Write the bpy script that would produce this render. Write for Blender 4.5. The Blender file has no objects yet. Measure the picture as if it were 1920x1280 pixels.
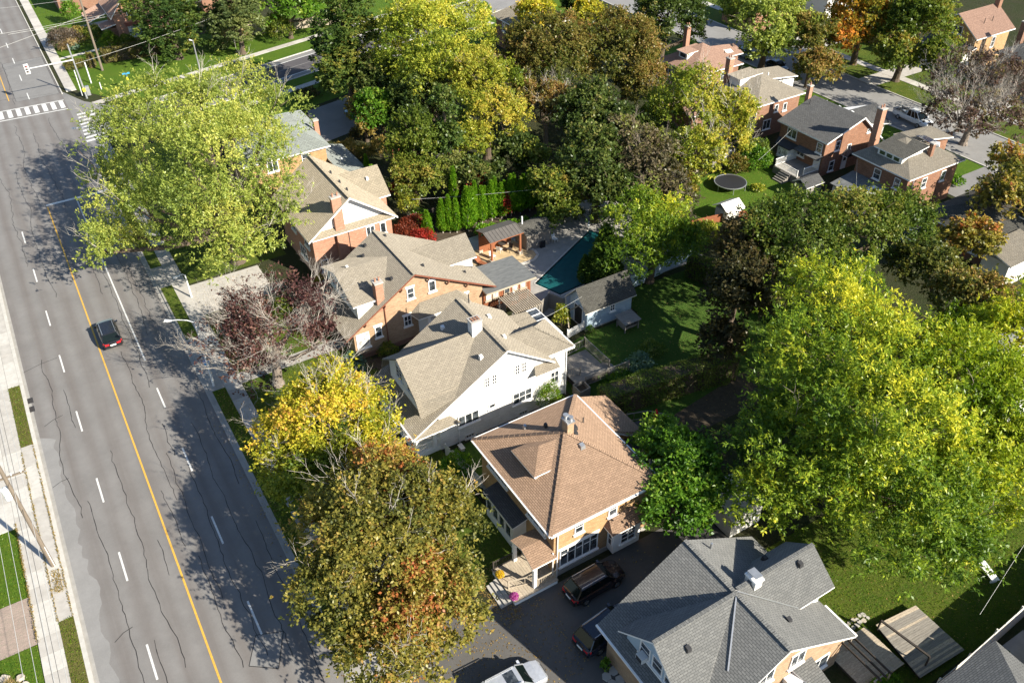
import bpy, math, random
import numpy as np
from math import sin, cos, pi, radians, sqrt
from mathutils import Vector, Matrix

scene = bpy.context.scene
COL = scene.collection

# ------------------------------------------------------------------ camera
PITCH, ROLL, YAW, CAM_H = 0.667814912, -0.0183006488, 0.533955651, 51.4
_fh = Vector((sin(YAW), cos(YAW), 0)); _rt = Vector((cos(YAW), -sin(YAW), 0)); _up = Vector((0, 0, 1))
_f = _fh * cos(PITCH) - _up * sin(PITCH); _u = _fh * sin(PITCH) + _up * cos(PITCH)
_r = _rt * cos(ROLL) + _u * sin(ROLL); _u2 = -_rt * sin(ROLL) + _u * cos(ROLL)
cam_data = bpy.data.cameras.new('camera')
cam = bpy.data.objects.new('camera', cam_data)
COL.objects.link(cam)
cam.matrix_world = Matrix(((_r.x, _u2.x, -_f.x, 0), (_r.y, _u2.y, -_f.y, 0), (_r.z, _u2.z, -_f.z, CAM_H), (0, 0, 0, 1)))
cam_data.sensor_width = 36.0
cam_data.lens = 36.0 * 1607.93 / 1920.0
cam_data.clip_start = 0.5
cam_data.clip_end = 3000
scene.camera = cam

# ------------------------------------------------------------------ sky and sun
SUN_EL, SUN_AZ = radians(31.4), radians(-66.9)       # azimuth from +X
sd = Vector((cos(SUN_EL) * cos(SUN_AZ), cos(SUN_EL) * sin(SUN_AZ), sin(SUN_EL)))
world = bpy.data.worlds.new('World'); scene.world = world
world.use_nodes = True
wn = world.node_tree
for n in list(wn.nodes): wn.nodes.remove(n)
sky = wn.nodes.new('ShaderNodeTexSky'); sky.sky_type = 'NISHITA'; sky.sun_disc = False
sky.sun_elevation = SUN_EL; sky.sun_rotation = math.atan2(sd.x, sd.y)
sky.altitude = 100; sky.air_density = 1.0; sky.dust_density = 0.5; sky.ozone_density = 2.0
bg = wn.nodes.new('ShaderNodeBackground'); bg.inputs['Strength'].default_value = 0.075
wo = wn.nodes.new('ShaderNodeOutputWorld')
wn.links.new(sky.outputs[0], bg.inputs['Color']); wn.links.new(bg.outputs[0], wo.inputs['Surface'])
sun_d = bpy.data.lights.new('sun', 'SUN'); sun_d.energy = 4.8; sun_d.angle = radians(0.53); sun_d.color = (1.0, 0.925, 0.79)
sun = bpy.data.objects.new('sun', sun_d); COL.objects.link(sun)
sun.rotation_euler = sd.to_track_quat('Z', 'Y').to_euler(); sun.location = (0, 0, 80)
scene.view_settings.view_transform = 'Standard'
scene.view_settings.look = 'None'
scene.view_settings.exposure = 1.3
scene.view_settings.gamma = 1
scene.view_settings.use_curve_mapping = False
scene.render.engine = 'CYCLES'
scene.cycles.max_bounces = 6
scene.cycles.diffuse_bounces = 3
scene.cycles.transparent_max_bounces = 4

# ------------------------------------------------------------------ materials
def _nt(name):
    m = bpy.data.materials.new(name); m.use_nodes = True
    nt = m.node_tree
    for n in list(nt.nodes): nt.nodes.remove(n)
    o = nt.nodes.new('ShaderNodeOutputMaterial')
    return m, nt, o

def N(nt, t, **kw):
    n = nt.nodes.new(t)
    for k, v in kw.items():
        if k in n.inputs: n.inputs[k].default_value = v
        else: setattr(n, k, v)
    return n

def rgba(c): return (c[0], c[1], c[2], 1)

def mixc(nt, a, b, fac, mode='MIX'):
    m = nt.nodes.new('ShaderNodeMix'); m.data_type = 'RGBA'; m.blend_type = mode
    for s, v in ((m.inputs[0], fac), (m.inputs[6], a), (m.inputs[7], b)):
        if isinstance(v, (tuple, list)): s.default_value = rgba(v)
        elif isinstance(v, (int, float)): s.default_value = v
        else: nt.links.new(v, s)
    return m.outputs[2]

def noise(nt, vec, scale, detail=3, rough=.6, lo=.3, hi=.7):
    n = N(nt, 'ShaderNodeTexNoise', Scale=scale, Detail=detail, Roughness=rough)
    nt.links.new(vec, n.inputs['Vector'])
    r = nt.nodes.new('ShaderNodeMapRange'); r.inputs[1].default_value = lo; r.inputs[2].default_value = hi
    nt.links.new(n.outputs[0], r.inputs[0])
    return r.outputs[0]

def math_(nt, op, a, b=0.0, c=0.0):
    m = nt.nodes.new('ShaderNodeMath'); m.operation = op
    for i, v in enumerate((a, b, c)):
        if isinstance(v, (int, float)): m.inputs[i].default_value = v
        else: nt.links.new(v, m.inputs[i])
    return m.outputs[0]

def bump(nt, h, strength, dist):
    b = N(nt, 'ShaderNodeBump', Strength=strength, Distance=dist)
    nt.links.new(h, b.inputs['Height']); return b.outputs[0]

def finish(nt, o, col, rough=.85, spec=.3, normal=None, metal=0.0):
    p = nt.nodes.new('ShaderNodeBsdfPrincipled')
    if isinstance(col, (tuple, list)): p.inputs['Base Color'].default_value = rgba(col)
    else: nt.links.new(col, p.inputs['Base Color'])
    if isinstance(rough, (int, float)): p.inputs['Roughness'].default_value = rough
    else: nt.links.new(rough, p.inputs['Roughness'])
    p.inputs['Specular IOR Level'].default_value = spec
    p.inputs['Metallic'].default_value = metal
    if normal: nt.links.new(normal, p.inputs['Normal'])
    nt.links.new(p.outputs[0], o.inputs['Surface'])
    return p

def vec(nt, which='Object', scale=None):
    if which == 'world':
        g = nt.nodes.new('ShaderNodeNewGeometry'); out = g.outputs['Position']
    else:
        t = nt.nodes.new('ShaderNodeTexCoord'); out = t.outputs[which]
    if scale:
        m = nt.nodes.new('ShaderNodeMapping'); m.inputs['Scale'].default_value = scale
        nt.links.new(out, m.inputs[0]); out = m.outputs[0]
    return out

def simple(name, c, c2=None, sc=3.0, rough=.8, spec=.3, bmp=0.0, metal=0.0, stretch=None):
    m, nt, o = _nt(name)
    v = vec(nt, 'world', stretch)
    f = noise(nt, v, sc, 5, .65)
    col = mixc(nt, c, c2 or tuple(x * .78 for x in c), f)
    nrm = bump(nt, f, .5, bmp) if bmp else None
    finish(nt, o, col, rough, spec, nrm, metal)
    return m

def shingle(name, c, c2, row=.15, width=.33, stain=None):
    m, nt, o = _nt(name); c0 = c; c = tuple(x * 1.06 for x in c); c2 = tuple(x * .93 for x in c2)
    uv = vec(nt, 'UV')
    b = N(nt, 'ShaderNodeTexBrick', Scale=1.0)
    b.inputs['Color1'].default_value = rgba(c); b.inputs['Color2'].default_value = rgba(c2)
    b.inputs['Mortar'].default_value = rgba(tuple(x * .3 for x in c2))  # tab joints, plus the shadow under each shingle course painted into the colour
    b.inputs['Mortar Size'].default_value = .016; b.inputs['Mortar Smooth'].default_value = .2
    b.inputs['Brick Width'].default_value = width; b.inputs['Row Height'].default_value = row
    nt.links.new(uv, b.inputs['Vector'])
    f = noise(nt, uv, 1.1, 5, .7, .35, .7)
    col = mixc(nt, b.outputs['Color'], tuple(x * .62 for x in c2), math_(nt, 'MULTIPLY', f, .38))
    st = N(nt, 'ShaderNodeMapping'); st.inputs['Scale'].default_value = (2.6, .35, 1); nt.links.new(uv, st.inputs[0])
    f3 = noise(nt, st.outputs[0], 1.0, 4, .7, .5, .8)
    col = mixc(nt, col, stain or tuple(x * .6 for x in c), math_(nt, 'MULTIPLY', f3, .35))
    g = noise(nt, uv, 34, 2, .6)
    col = mixc(nt, col, tuple(min(1, x * 1.5) for x in c), math_(nt, 'MULTIPLY', g, .3))
    sx = nt.nodes.new('ShaderNodeSeparateXYZ'); nt.links.new(uv, sx.inputs[0])
    saw = math_(nt, 'SUBTRACT', 1.0, math_(nt, 'FRACT', math_(nt, 'DIVIDE', sx.outputs[1], row)))
    h = math_(nt, 'ADD', saw, math_(nt, 'MULTIPLY', b.outputs['Fac'], -.5))
    p = finish(nt, o, col, .95, .1, bump(nt, h, .8, .026)); p.inputs['Diffuse Roughness'].default_value = 1.0
    return m

def brick(name, c, c2, mortar, row=.077, width=.23):
    m, nt, o = _nt(name)
    uv = vec(nt, 'UV')
    b = N(nt, 'ShaderNodeTexBrick', Scale=1.0)
    b.inputs['Color1'].default_value = rgba(c); b.inputs['Color2'].default_value = rgba(c2); b.inputs['Mortar'].default_value = rgba(mortar)
    b.inputs['Mortar Size'].default_value = .009; b.inputs['Brick Width'].default_value = width; b.inputs['Row Height'].default_value = row
    nt.links.new(uv, b.inputs['Vector'])
    f = noise(nt, uv, .9, 5, .7, .4, .75)
    col = mixc(nt, b.outputs['Color'], tuple(x * .6 for x in c2), math_(nt, 'MULTIPLY', f, .5))
    g = noise(nt, uv, 9, 3, .7, .4, .7)
    col = mixc(nt, col, tuple(min(1, x * 1.35) for x in c), math_(nt, 'MULTIPLY', g, .4))
    st = N(nt, 'ShaderNodeMapping'); st.inputs['Scale'].default_value = (1.6, 7.5, 1); nt.links.new(uv, st.inputs[0])
    f4 = noise(nt, st.outputs[0], 1.0, 4, .75, .42, .62)
    col = mixc(nt, col, tuple(x * .62 for x in c2), math_(nt, 'MULTIPLY', f4, .45))
    finish(nt, o, col, .9, .2, bump(nt, math_(nt, 'SUBTRACT', 1.0, b.outputs['Fac']), .6, .008))
    return m

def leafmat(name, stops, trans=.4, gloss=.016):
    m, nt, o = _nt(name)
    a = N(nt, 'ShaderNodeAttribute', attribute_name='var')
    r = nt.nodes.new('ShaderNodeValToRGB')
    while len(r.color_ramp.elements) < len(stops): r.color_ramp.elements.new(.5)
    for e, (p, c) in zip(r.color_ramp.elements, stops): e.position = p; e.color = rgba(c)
    nt.links.new(a.outputs['Fac'], r.inputs[0])
    d = nt.nodes.new('ShaderNodeBsdfDiffuse'); t = nt.nodes.new('ShaderNodeBsdfTranslucent')
    g = N(nt, 'ShaderNodeBsdfGlossy', Roughness=.38)
    nt.links.new(r.outputs[0], d.inputs[0])
    br = mixc(nt, r.outputs[0], (1.25, 1.3, .6), 1.0, 'MULTIPLY')
    nt.links.new(br, t.inputs[0]); g.inputs[0].default_value = (.8, .85, .8, 1)
    m1 = N(nt, 'ShaderNodeMixShader', Fac=trans); nt.links.new(d.outputs[0], m1.inputs[1]); nt.links.new(t.outputs[0], m1.inputs[2])
    m2 = N(nt, 'ShaderNodeMixShader', Fac=gloss); nt.links.new(m1.outputs[0], m2.inputs[1]); nt.links.new(g.outputs[0], m2.inputs[2])
    nt.links.new(m2.outputs[0], o.inputs['Surface'])
    return m

def grassmat(name, c, c2, c3, sc=.5):
    m, nt, o = _nt(name)
    v = vec(nt, 'world')
    f1 = noise(nt, v, sc, 5, .65, .35, .65); f2 = noise(nt, v, 5.0, 4, .7, .4, .62); f3 = noise(nt, v, 34.0, 2, .6, .3, .7)
    col = mixc(nt, c, c2, f1); col = mixc(nt, col, c3, math_(nt, 'MULTIPLY', f2, .55))
    col = mixc(nt, col, tuple(x * .45 for x in c), math_(nt, 'MULTIPLY', f3, .55))
    finish(nt, o, col, .95, .1, bump(nt, math_(nt, 'ADD', f3, f2), .8, .06))
    return m

def asphaltmat(name, c, lanes=False):
    m, nt, o = _nt(name)
    v = vec(nt, 'world')
    g = noise(nt, v, 22, 3, .7, .3, .7); b = noise(nt, v, .35, 4, .6, .35, .7); b2 = noise(nt, v, 1.6, 5, .75, .42, .75)
    col = mixc(nt, c, tuple(x * .78 for x in c), g)
    col = mixc(nt, col, tuple(x * 1.22 for x in c), math_(nt, 'MULTIPLY', b, .5))
    col = mixc(nt, col, tuple(x * .7 for x in c), math_(nt, 'MULTIPLY', b2, .35))
    if lanes:
        sx = nt.nodes.new('ShaderNodeSeparateXYZ'); nt.links.new(v, sx.inputs[0])
        # worn wheel tracks: bands along the road, wandering slightly
        st = N(nt, 'ShaderNodeMapping'); st.inputs['Scale'].default_value = (.55, .02, 1); nt.links.new(v, st.inputs[0])
        wob = noise(nt, st.outputs[0], 1.0, 3, .6, .3, .7)
        ph = math_(nt, 'ADD', math_(nt, 'MULTIPLY', math_(nt, 'ADD', sx.outputs[0], 1.22), 2 * pi / 1.72), math_(nt, 'MULTIPLY', wob, 1.2))
        s = math_(nt, 'MULTIPLY_ADD', math_(nt, 'SINE', ph), .5, .5)
        st2 = N(nt, 'ShaderNodeMapping'); st2.inputs['Scale'].default_value = (1.4, .06, 1); nt.links.new(v, st2.inputs[0])
        w2 = noise(nt, st2.outputs[0], 1.0, 4, .6, .35, .7)
        col = mixc(nt, col, (c[0] * .62, c[1] * .55, c[2] * .52), math_(nt, 'MULTIPLY', math_(nt, 'MULTIPLY', s, math_(nt, 'MULTIPLY_ADD', w2, .6, .4)), .6))
    finish(nt, o, col, .9, .25, bump(nt, g, .35, .01))
    return m

def glassmat(name, c, rough=.06):
    m, nt, o = _nt(name)
    v = vec(nt, 'world'); f = noise(nt, v, 2.2, 3, .6, .42, .62)
    col = mixc(nt, c, tuple(min(1, x * 3 + .03) for x in c), f)
    finish(nt, o, col, rough, .8)
    return m

def paint(name, c, rough=.22, coat=.6, metal=.2):
    m, nt, o = _nt(name)
    v = vec(nt, 'world'); f = noise(nt, v, 5, 4, .6, .4, .8)
    p = finish(nt, o, mixc(nt, c, tuple(x * .8 + .012 for x in c), f), rough, .5, None, metal)
    p.inputs['Coat Weight'].default_value = coat; p.inputs['Coat Roughness'].default_value = .05
    return m

M = {}
M['asphalt_main'] = asphaltmat('asphalt_main', (.19, .182, .174), True)
M['asphalt_old'] = asphaltmat('asphalt_old', (.235, .23, .222))
M['asphalt_grey'] = asphaltmat('asphalt_grey', (.2, .196, .19))
M['asphalt_drive'] = asphaltmat('asphalt_drive', (.105, .1, .094))
M['asphalt_new'] = asphaltmat('asphalt_new', (.085, .08, .085))
M['crack'] = simple('crack_sealant', (.03, .028, .027), rough=.6)
M['paint_white'] = simple('road_paint_white', (.72, .72, .7), (.42, .42, .4), 9, .7)
M['paint_yellow'] = simple('road_paint_yellow', (.66, .38, .05), (.45, .27, .06), 7, .7)
M['concrete'] = simple('concrete', (.43, .41, .375), (.34, .32, .29), 1.6, .92, .15, .004)
M['concrete2'] = simple('concrete_clean', (.5, .48, .44), (.4, .385, .35), 2.2, .92, .15, .004)
M['concrete3'] = simple('concrete_grey', (.34, .325, .3), (.26, .25, .23), 1.2, .92, .15, .004)
M['paver'] = brick('pink_paver', (.36, .27, .23), (.30, .25, .2), (.2, .17, .13), .11, .22)
M['ground'] = grassmat('garden_ground', (.035, .055, .014), (.06, .055, .03), (.085, .075, .05), .3)
M['lawn'] = grassmat('lawn_green', (.075, .17, .014), (.11, .19, .018), (.14, .17, .03))
M['lawn_dry'] = grassmat('lawn_dry', (.13, .145, .03), (.17, .15, .045), (.2, .17, .07), 1.2)
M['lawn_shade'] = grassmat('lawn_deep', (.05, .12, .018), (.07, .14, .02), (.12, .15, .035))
M['lawn_mixed'] = grassmat('lawn_leafy', (.06, .125, .012), (.12, .16, .02), (.17, .16, .045), .5)
M['soil'] = simple('soil', (.09, .07, .05), (.05, .04, .028), 2.5, .95, .1, .02)
M['sh_brown'] = shingle('shingle_brown', (.33, .225, .155), (.27, .182, .125))
M['sh_tan'] = shingle('shingle_tan', (.3, .265, .21), (.25, .22, .175))
M['sh_tan2'] = shingle('shingle_taupe', (.27, .24, .192), (.225, .2, .16))
M['sh_gold'] = shingle('shingle_fawn', (.32, .275, .205), (.265, .23, .17), .18)
M['sh_slate'] = shingle('shingle_slate', (.205, .205, .195), (.16, .162, .157))
M['sh_char'] = shingle('shingle_charcoal', (.11, .11, .108), (.085, .085, .084))
M['sh_red'] = shingle('shingle_reddish', (.34, .22, .165), (.29, .185, .14))
M['sh_greentile'] = shingle('shingle_greygreen', (.2, .22, .21), (.165, .18, .172), .22, .4)
M['sh_grey'] = shingle('shingle_weathered', (.1, .097, .085), (.07, .068, .06))
M['rolled'] = simple('roll_roofing', (.17, .175, .172), (.1, .105, .105), 1.3, .9, .2, .01, 0, (1, 3, 1))
M['metal_roof'] = simple('pavilion_roofing', (.13, .118, .105), (.095, .087, .08), 2, .6)
M['br_orange'] = brick('brick_orange', (.45, .28, .13), (.34, .19, .085), (.42, .35, .24))
M['br_buff'] = brick('brick_buff', (.42, .28, .17), (.31, .19, .11), (.4, .34, .26))
M['br_red'] = brick('brick_red', (.3, .145, .085), (.19, .09, .055), (.28, .22, .17))
M['br_pink'] = brick('brick_pink', (.44, .22, .14), (.34, .16, .1), (.42, .33, .26))
M['br_brown'] = brick('brick_brown', (.28, .14, .085), (.22, .11, .07), (.26, .22, .18))
M['br_white'] = brick('brick_painted_white', (.78, .77, .74), (.74, .73, .7), (.66, .65, .62))
M['white'] = simple('white_trim', (.8, .79, .77), (.72, .71, .69), 2, .5)
M['stucco'] = simple('white_stucco', (.8, .79, .76), (.74, .73, .7), 1.5, .9, .2, .003)
M['offwhite'] = simple('offwhite_panel', (.62, .6, .55), (.54, .52, .47), 2, .7)
M['blue_siding'] = simple('pale_blue_siding', (.4, .5, .58), (.33, .42, .5), 4, .8, .2, .004, 0, (1, 1, 8))
M['brown_trim'] = simple('brown_trim', (.2, .07, .04), (.15, .05, .03), 3, .6)
M['wood_red'] = simple('red_cedar', (.27, .1, .045), (.19, .065, .03), 3, .7, .3, .004, 0, (6, 6, .6))
M['wood_grey'] = simple('weathered_wood', (.27, .25, .22), (.16, .145, .125), 4, .9, .2, .006, 0, (.5, 4, 4))
M['wood_pale'] = simple('pale_wood', (.42, .36, .28), (.3, .25, .185), 4, .85, .2, .004, 0, (3, .6, 3))
M['wood_bleached'] = simple('bleached_decking', (.56, .48, .36), (.24, .19, .15), 5, .9, .2, .006, 0, (.8, 4, 4))
M['wood_dark'] = simple('dark_wood', (.055, .045, .038), (.035, .03, .025), 4, .8)
M['pole_wood'] = simple('pole_wood', (.2, .165, .13), (.13, .105, .08), 5, .9, .2, .006, 0, (5, 5, .5))
M['metal'] = simple('galvanised', (.5, .51, .52), (.4, .41, .42), 3, .4, .5, 0, .7)
M['metal_light'] = simple('painted_metal', (.66, .67, .66), (.56, .57, .56), 3, .45, .5)
M['metal_dark'] = simple('dark_metal', (.04, .04, .042), rough=.5)
M['steel_blue'] = simple('bluish_steel', (.32, .42, .5), (.26, .35, .43), 3, .5, .5)
M['wire'] = simple('wire', (.5, .5, .48), rough=.5)
M['wire_dark'] = simple('wire_dark', (.08, .08, .08), rough=.5)
M['glass'] = glassmat('window_glass', (.018, .022, .026))
M['glass_curtain'] = glassmat('window_curtain', (.3, .3, .29), .2)
M['glass_green'] = simple('car_glass', (.006, .011, .01), (.004, .007, .007), 4, .06, .22)
M['rubber'] = simple('rubber', (.02, .02, .02), rough=.8)
M['chrome'] = simple('alloy', (.6, .6, .6), rough=.25, metal=.9)
M['red_lens'] = paint('red_lens', (.5, .01, .015), .15, .8, 0)
M['amber_lens'] = paint('amber_lens', (.7, .3, .05), .15, .8, 0)
M['clear_lens'] = paint('clear_lens', (.6, .6, .6), .1, .9, .3)
M['black_plastic'] = simple('black_plastic', (.025, .025, .027), rough=.5)
M['bark'] = simple('bark', (.13, .1, .075), (.07, .055, .04), 6, .95, .1, .02, 0, (3, 3, .6))
M['bark_pale'] = simple('pale_bark', (.46, .42, .37), (.32, .29, .25), 6, .9, .1, .01)
M['bark_mid'] = simple('grey_bark', (.24, .2, .17), (.15, .125, .1), 6, .9, .1, .01)
M['pool_cover'] = simple('pool_cover_green', (.008, .085, .09), (.004, .06, .065), 1.5, .55, .3, .004)
M['sandstone'] = simple('sandy_patio', (.5, .38, .22), (.38, .28, .16), 1.2, .9)
M['stone'] = simple('boulder_stone', (.45, .4, .33), (.33, .29, .24), 2, .9, .2, .02)
M['flag_navy'] = simple('navy_cloth', (.02, .035, .12), rough=.8)
M['red_cloth'] = simple('red_cloth', (.6, .02, .03), rough=.7)
M['blue_sign'] = simple('blue_sign', (.05, .3, .6), rough=.4)
M['yellow_sign'] = simple('yellow_sign', (.8, .6, .05), rough=.4)
M['pink_flower'] = leafmat('pink_flowers', [(0, (.3, .04, .25)), (1, (.62, .14, .5))])
M['yellow_flower'] = leafmat('yellow_flowers', [(0, (.5, .3, .02)), (1, (.8, .6, .04))])
M['car_black'] = paint('car_paint_black', (.012, .012, .014))
M['car_brown'] = paint('car_paint_dark_bronze', (.022, .015, .018))
M['car_navy'] = paint('car_paint_navy', (.012, .018, .035))
M['car_silver'] = paint('car_paint_silver', (.55, .57, .6), .3, .7, .5)
M['car_lightblue'] = paint('car_paint_pale_blue', (.3, .45, .6), .3)
M['car_greyblue'] = paint('car_paint_grey_blue', (.25, .33, .38), .3)
M['car_white'] = paint('car_paint_white', (.75, .76, .76), .3)
M['solar'] = paint('solar_cell', (.02, .05, .12), .2, .8, .2)
M['shadow_gap'] = simple('joint_dirt', (.13, .12, .09), (.09, .1, .04), 4)

LEAF = {
 'locust': [(0, (.05, .1, .012)), (.35, (.12, .2, .018)), (.7, (.29, .36, .03)), (1, (.6, .56, .045))],
 'locust_yellow': [(0, (.09, .16, .008)), (.35, (.2, .28, .016)), (.7, (.38, .42, .028)), (1, (.62, .54, .04))],
 'lime': [(0, (.12, .17, .035)), (.4, (.25, .31, .06)), (.75, (.4, .43, .09)), (1, (.54, .52, .12))],
 'maple': [(0, (.07, .085, .018)), (.35, (.17, .165, .035)), (.65, (.31, .26, .05)), (.88, (.4, .25, .07)), (1, (.36, .12, .04))],
 'gold': [(0, (.16, .2, .02)), (.4, (.44, .42, .035)), (.75, (.66, .48, .06)), (1, (.72, .34, .11))],
 'gold_brown': [(0, (.15, .14, .03)), (.5, (.3, .22, .06)), (1, (.4, .26, .09))],
 'yellow': [(0, (.11, .17, .02)), (.35, (.26, .31, .035)), (.7, (.46, .46, .06)), (1, (.66, .54, .08))],
 'yellowgreen': [(0, (.08, .13, .014)), (.4, (.22, .26, .03)), (.75, (.4, .38, .05)), (1, (.52, .4, .07))],
 'purple': [(0, (.05, .024, .024)), (.5, (.1, .046, .044)), (.8, (.17, .085, .07)), (1, (.27, .15, .1))],
 'purple_grey': [(0, (.05, .035, .03)), (.5, (.1, .062, .055)), (.8, (.15, .1, .08)), (1, (.2, .17, .08))],
 'dusk_purple': [(0, (.05, .055, .025)), (.4, (.1, .09, .05)), (.75, (.17, .13, .08)), (1, (.22, .24, .06))],
 'olive': [(0, (.035, .065, .01)), (.4, (.08, .125, .018)), (.75, (.17, .2, .035)), (1, (.28, .24, .06))],
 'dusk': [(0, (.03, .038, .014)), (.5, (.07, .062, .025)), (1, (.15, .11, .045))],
 'olive_rust': [(0, (.05, .075, .016)), (.4, (.13, .14, .03)), (.7, (.24, .2, .05)), (1, (.34, .2, .07))],
 'rust': [(0, (.06, .085, .016)), (.35, (.14, .14, .03)), (.7, (.24, .18, .05)), (1, (.34, .19, .07))],
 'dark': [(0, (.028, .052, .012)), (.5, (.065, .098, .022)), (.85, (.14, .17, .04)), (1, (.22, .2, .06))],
 'moss': [(0, (.055, .09, .012)), (.45, (.12, .165, .024)), (.8, (.23, .24, .04)), (1, (.36, .26, .06))],
 'ivy': [(0, (.04, .08, .02)), (.5, (.1, .15, .03)), (1, (.2, .2, .06))],
 'green': [(0, (.035, .1, .01)), (.5, (.1, .21, .018)), (.85, (.2, .31, .035)), (1, (.36, .4, .07))],
 'spruce': [(0, (.03, .065, .018)), (.5, (.08, .13, .028)), (.85, (.16, .2, .04)), (1, (.28, .25, .05))],
 'spruce_light': [(0, (.06, .09, .035)), (.5, (.14, .18, .06)), (1, (.27, .29, .1))],
 'cedar': [(0, (.06, .16, .01)), (.5, (.14, .29, .016)), (1, (.3, .42, .03))],
 'orange': [(0, (.1, .14, .02)), (.35, (.26, .22, .03)), (.6, (.52, .26, .04)), (1, (.7, .28, .06))],
 'red': [(0, (.12, .02, .012)), (.5, (.32, .03, .02)), (1, (.6, .06, .05))],
 'darkred': [(0, (.08, .02, .012)), (.5, (.18, .04, .02)), (1, (.3, .07, .03))],
 'hedge': [(0, (.06, .11, .018)), (.5, (.14, .2, .035)), (1, (.27, .28, .07))],
 'juniper': [(0, (.03, .07, .016)), (.5, (.07, .13, .026)), (1, (.18, .24, .04))],
 'hedge_brown': [(0, (.08, .08, .022)), (.5, (.17, .14, .045)), (1, (.2, .22, .03))],
 'boxwood': [(0, (.05, .12, .008)), (.5, (.12, .21, .012)), (1, (.24, .27, .03))],
 'straw': [(0, (.3, .2, .08)), (1, (.55, .42, .22))],
 'grey_bush': [(0, (.07, .055, .04)), (1, (.17, .13, .1))],
 'bluegreen': [(0, (.1, .18, .12)), (1, (.22, .32, .24))],
 'fallen': [(0, (.14, .09, .04)), (.5, (.3, .2, .07)), (1, (.46, .32, .13))],
}
for k, s in LEAF.items(): M['leaf_' + k] = leafmat('leaf_' + k, s)

# ------------------------------------------------------------------ mesh builder
ORG = {}
class MB:
    def __init__(s): s.v = []; s.f = []; s.m = []; s.uv = []
    def poly(s, pts, m=0):
        pts = [Vector(p) for p in pts]; i = len(s.v); s.v += pts
        s.f.append(tuple(range(i, i + len(pts)))); s.m.append(m)
        n = Vector((0, 0, 0))
        for a in range(len(pts)):
            p, q = pts[a], pts[(a + 1) % len(pts)]
            n += Vector(((p.y - q.y) * (p.z + q.z), (p.z - q.z) * (p.x + q.x), (p.x - q.x) * (p.y + q.y)))
        if n.length < 1e-9: n = Vector((0, 0, 1))
        n.normalize()
        h = Vector((0, 0, 1)).cross(n)
        h = h.normalized() if h.length > .02 else Vector((1, 0, 0))
        w = n.cross(h)
        s.uv += [(p.dot(h), p.dot(w)) for p in pts]
    def box(s, x0, y0, z0, x1, y1, z1, m=0):
        s.hexa([(x0, y0, z0), (x1, y0, z0), (x1, y1, z0), (x0, y1, z0)], [(x0, y0, z1), (x1, y0, z1), (x1, y1, z1), (x0, y1, z1)], m)
    def hexa(s, b, t, m=0):
        s.poly([b[3], b[2], b[1], b[0]], m); s.poly(t, m)
        n = len(b)
        for i in range(n):
            j = (i + 1) % n
            s.poly([b[i], b[j], t[j], t[i]], m)
    def slab(s, pts, t, mt=0, ms=1):
        """roof plane or deck: top polygon pts, thickness t straight down"""
        lo = [(p[0], p[1], p[2] - t) for p in pts]
        s.poly(pts, mt); s.poly(lo[::-1], ms)
        for i in range(len(pts)):
            j = (i + 1) % len(pts)
            s.poly([lo[i], lo[j], pts[j], pts[i]], ms)
    def prism(s, pts2, z0, z1, m=0, cap=True):
        b = [(p[0], p[1], z0) for p in pts2]; t = [(p[0], p[1], z1) for p in pts2]
        for i in range(len(b)):
            j = (i + 1) % len(b); s.poly([b[i], b[j], t[j], t[i]], m)
        if cap: s.poly(t, m)
    def bar(s, p, q, w, h=None, m=0):
        p = Vector(p); q = Vector(q); h = h or w; d = (q - p)
        if d.length < 1e-6: return
        d.normalize(); a = d.cross(Vector((0, 0, 1)))
        a = a.normalized() if a.length > .01 else Vector((1, 0, 0))
        b = a.cross(d).normalized(); a *= w / 2; b *= h / 2
        s.hexa([p - a - b, p + a - b, p + a + b, p - a + b], [q - a - b, q + a - b, q + a + b, q - a + b], m)
    def cyl(s, p, q, r0, r1=None, n=8, m=0, cap=True):
        p = Vector(p); q = Vector(q); r1 = r0 if r1 is None else r1; d = (q - p).normalized()
        a = d.cross(Vector((0, 0, 1))); a = a.normalized() if a.length > .01 else Vector((1, 0, 0)); b = d.cross(a)
        A = [p + (a * cos(2 * pi * i / n) + b * sin(2 * pi * i / n)) * r0 for i in range(n)]
        B = [q + (a * cos(2 * pi * i / n) + b * sin(2 * pi * i / n)) * r1 for i in range(n)]
        for i in range(n):
            j = (i + 1) % n; s.poly([A[j], A[i], B[i], B[j]], m)
        if cap: s.poly(B[::-1], m); s.poly(A, m)
    def build(s, name, mats, parent=None, smooth=False, local=False):
        me = bpy.data.meshes.new(name)
        o_ = Vector((0, 0, 0)) if (local or parent is None) else ORG.get(parent.name, Vector((0, 0, 0)))
        me.from_pydata([tuple(Vector(p) - o_) for p in s.v], [], s.f)
        for k in (mats if isinstance(mats, (list, tuple)) else [mats]): me.materials.append(M[k] if isinstance(k, str) else k)
        me.polygons.foreach_set('material_index', s.m)
        if s.uv and len(me.loops) == len(s.uv):
            l = me.uv_layers.new(name='UVMap'); l.data.foreach_set('uv', np.array(s.uv, dtype=np.float32).ravel())
        if smooth: me.polygons.foreach_set('use_smooth', [True] * len(me.polygons))
        me.update()
        ob = bpy.data.objects.new(name, me); COL.objects.link(ob)
        if parent is not None: ob.parent = parent; ORG[ob.name] = o_
        return ob

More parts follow.
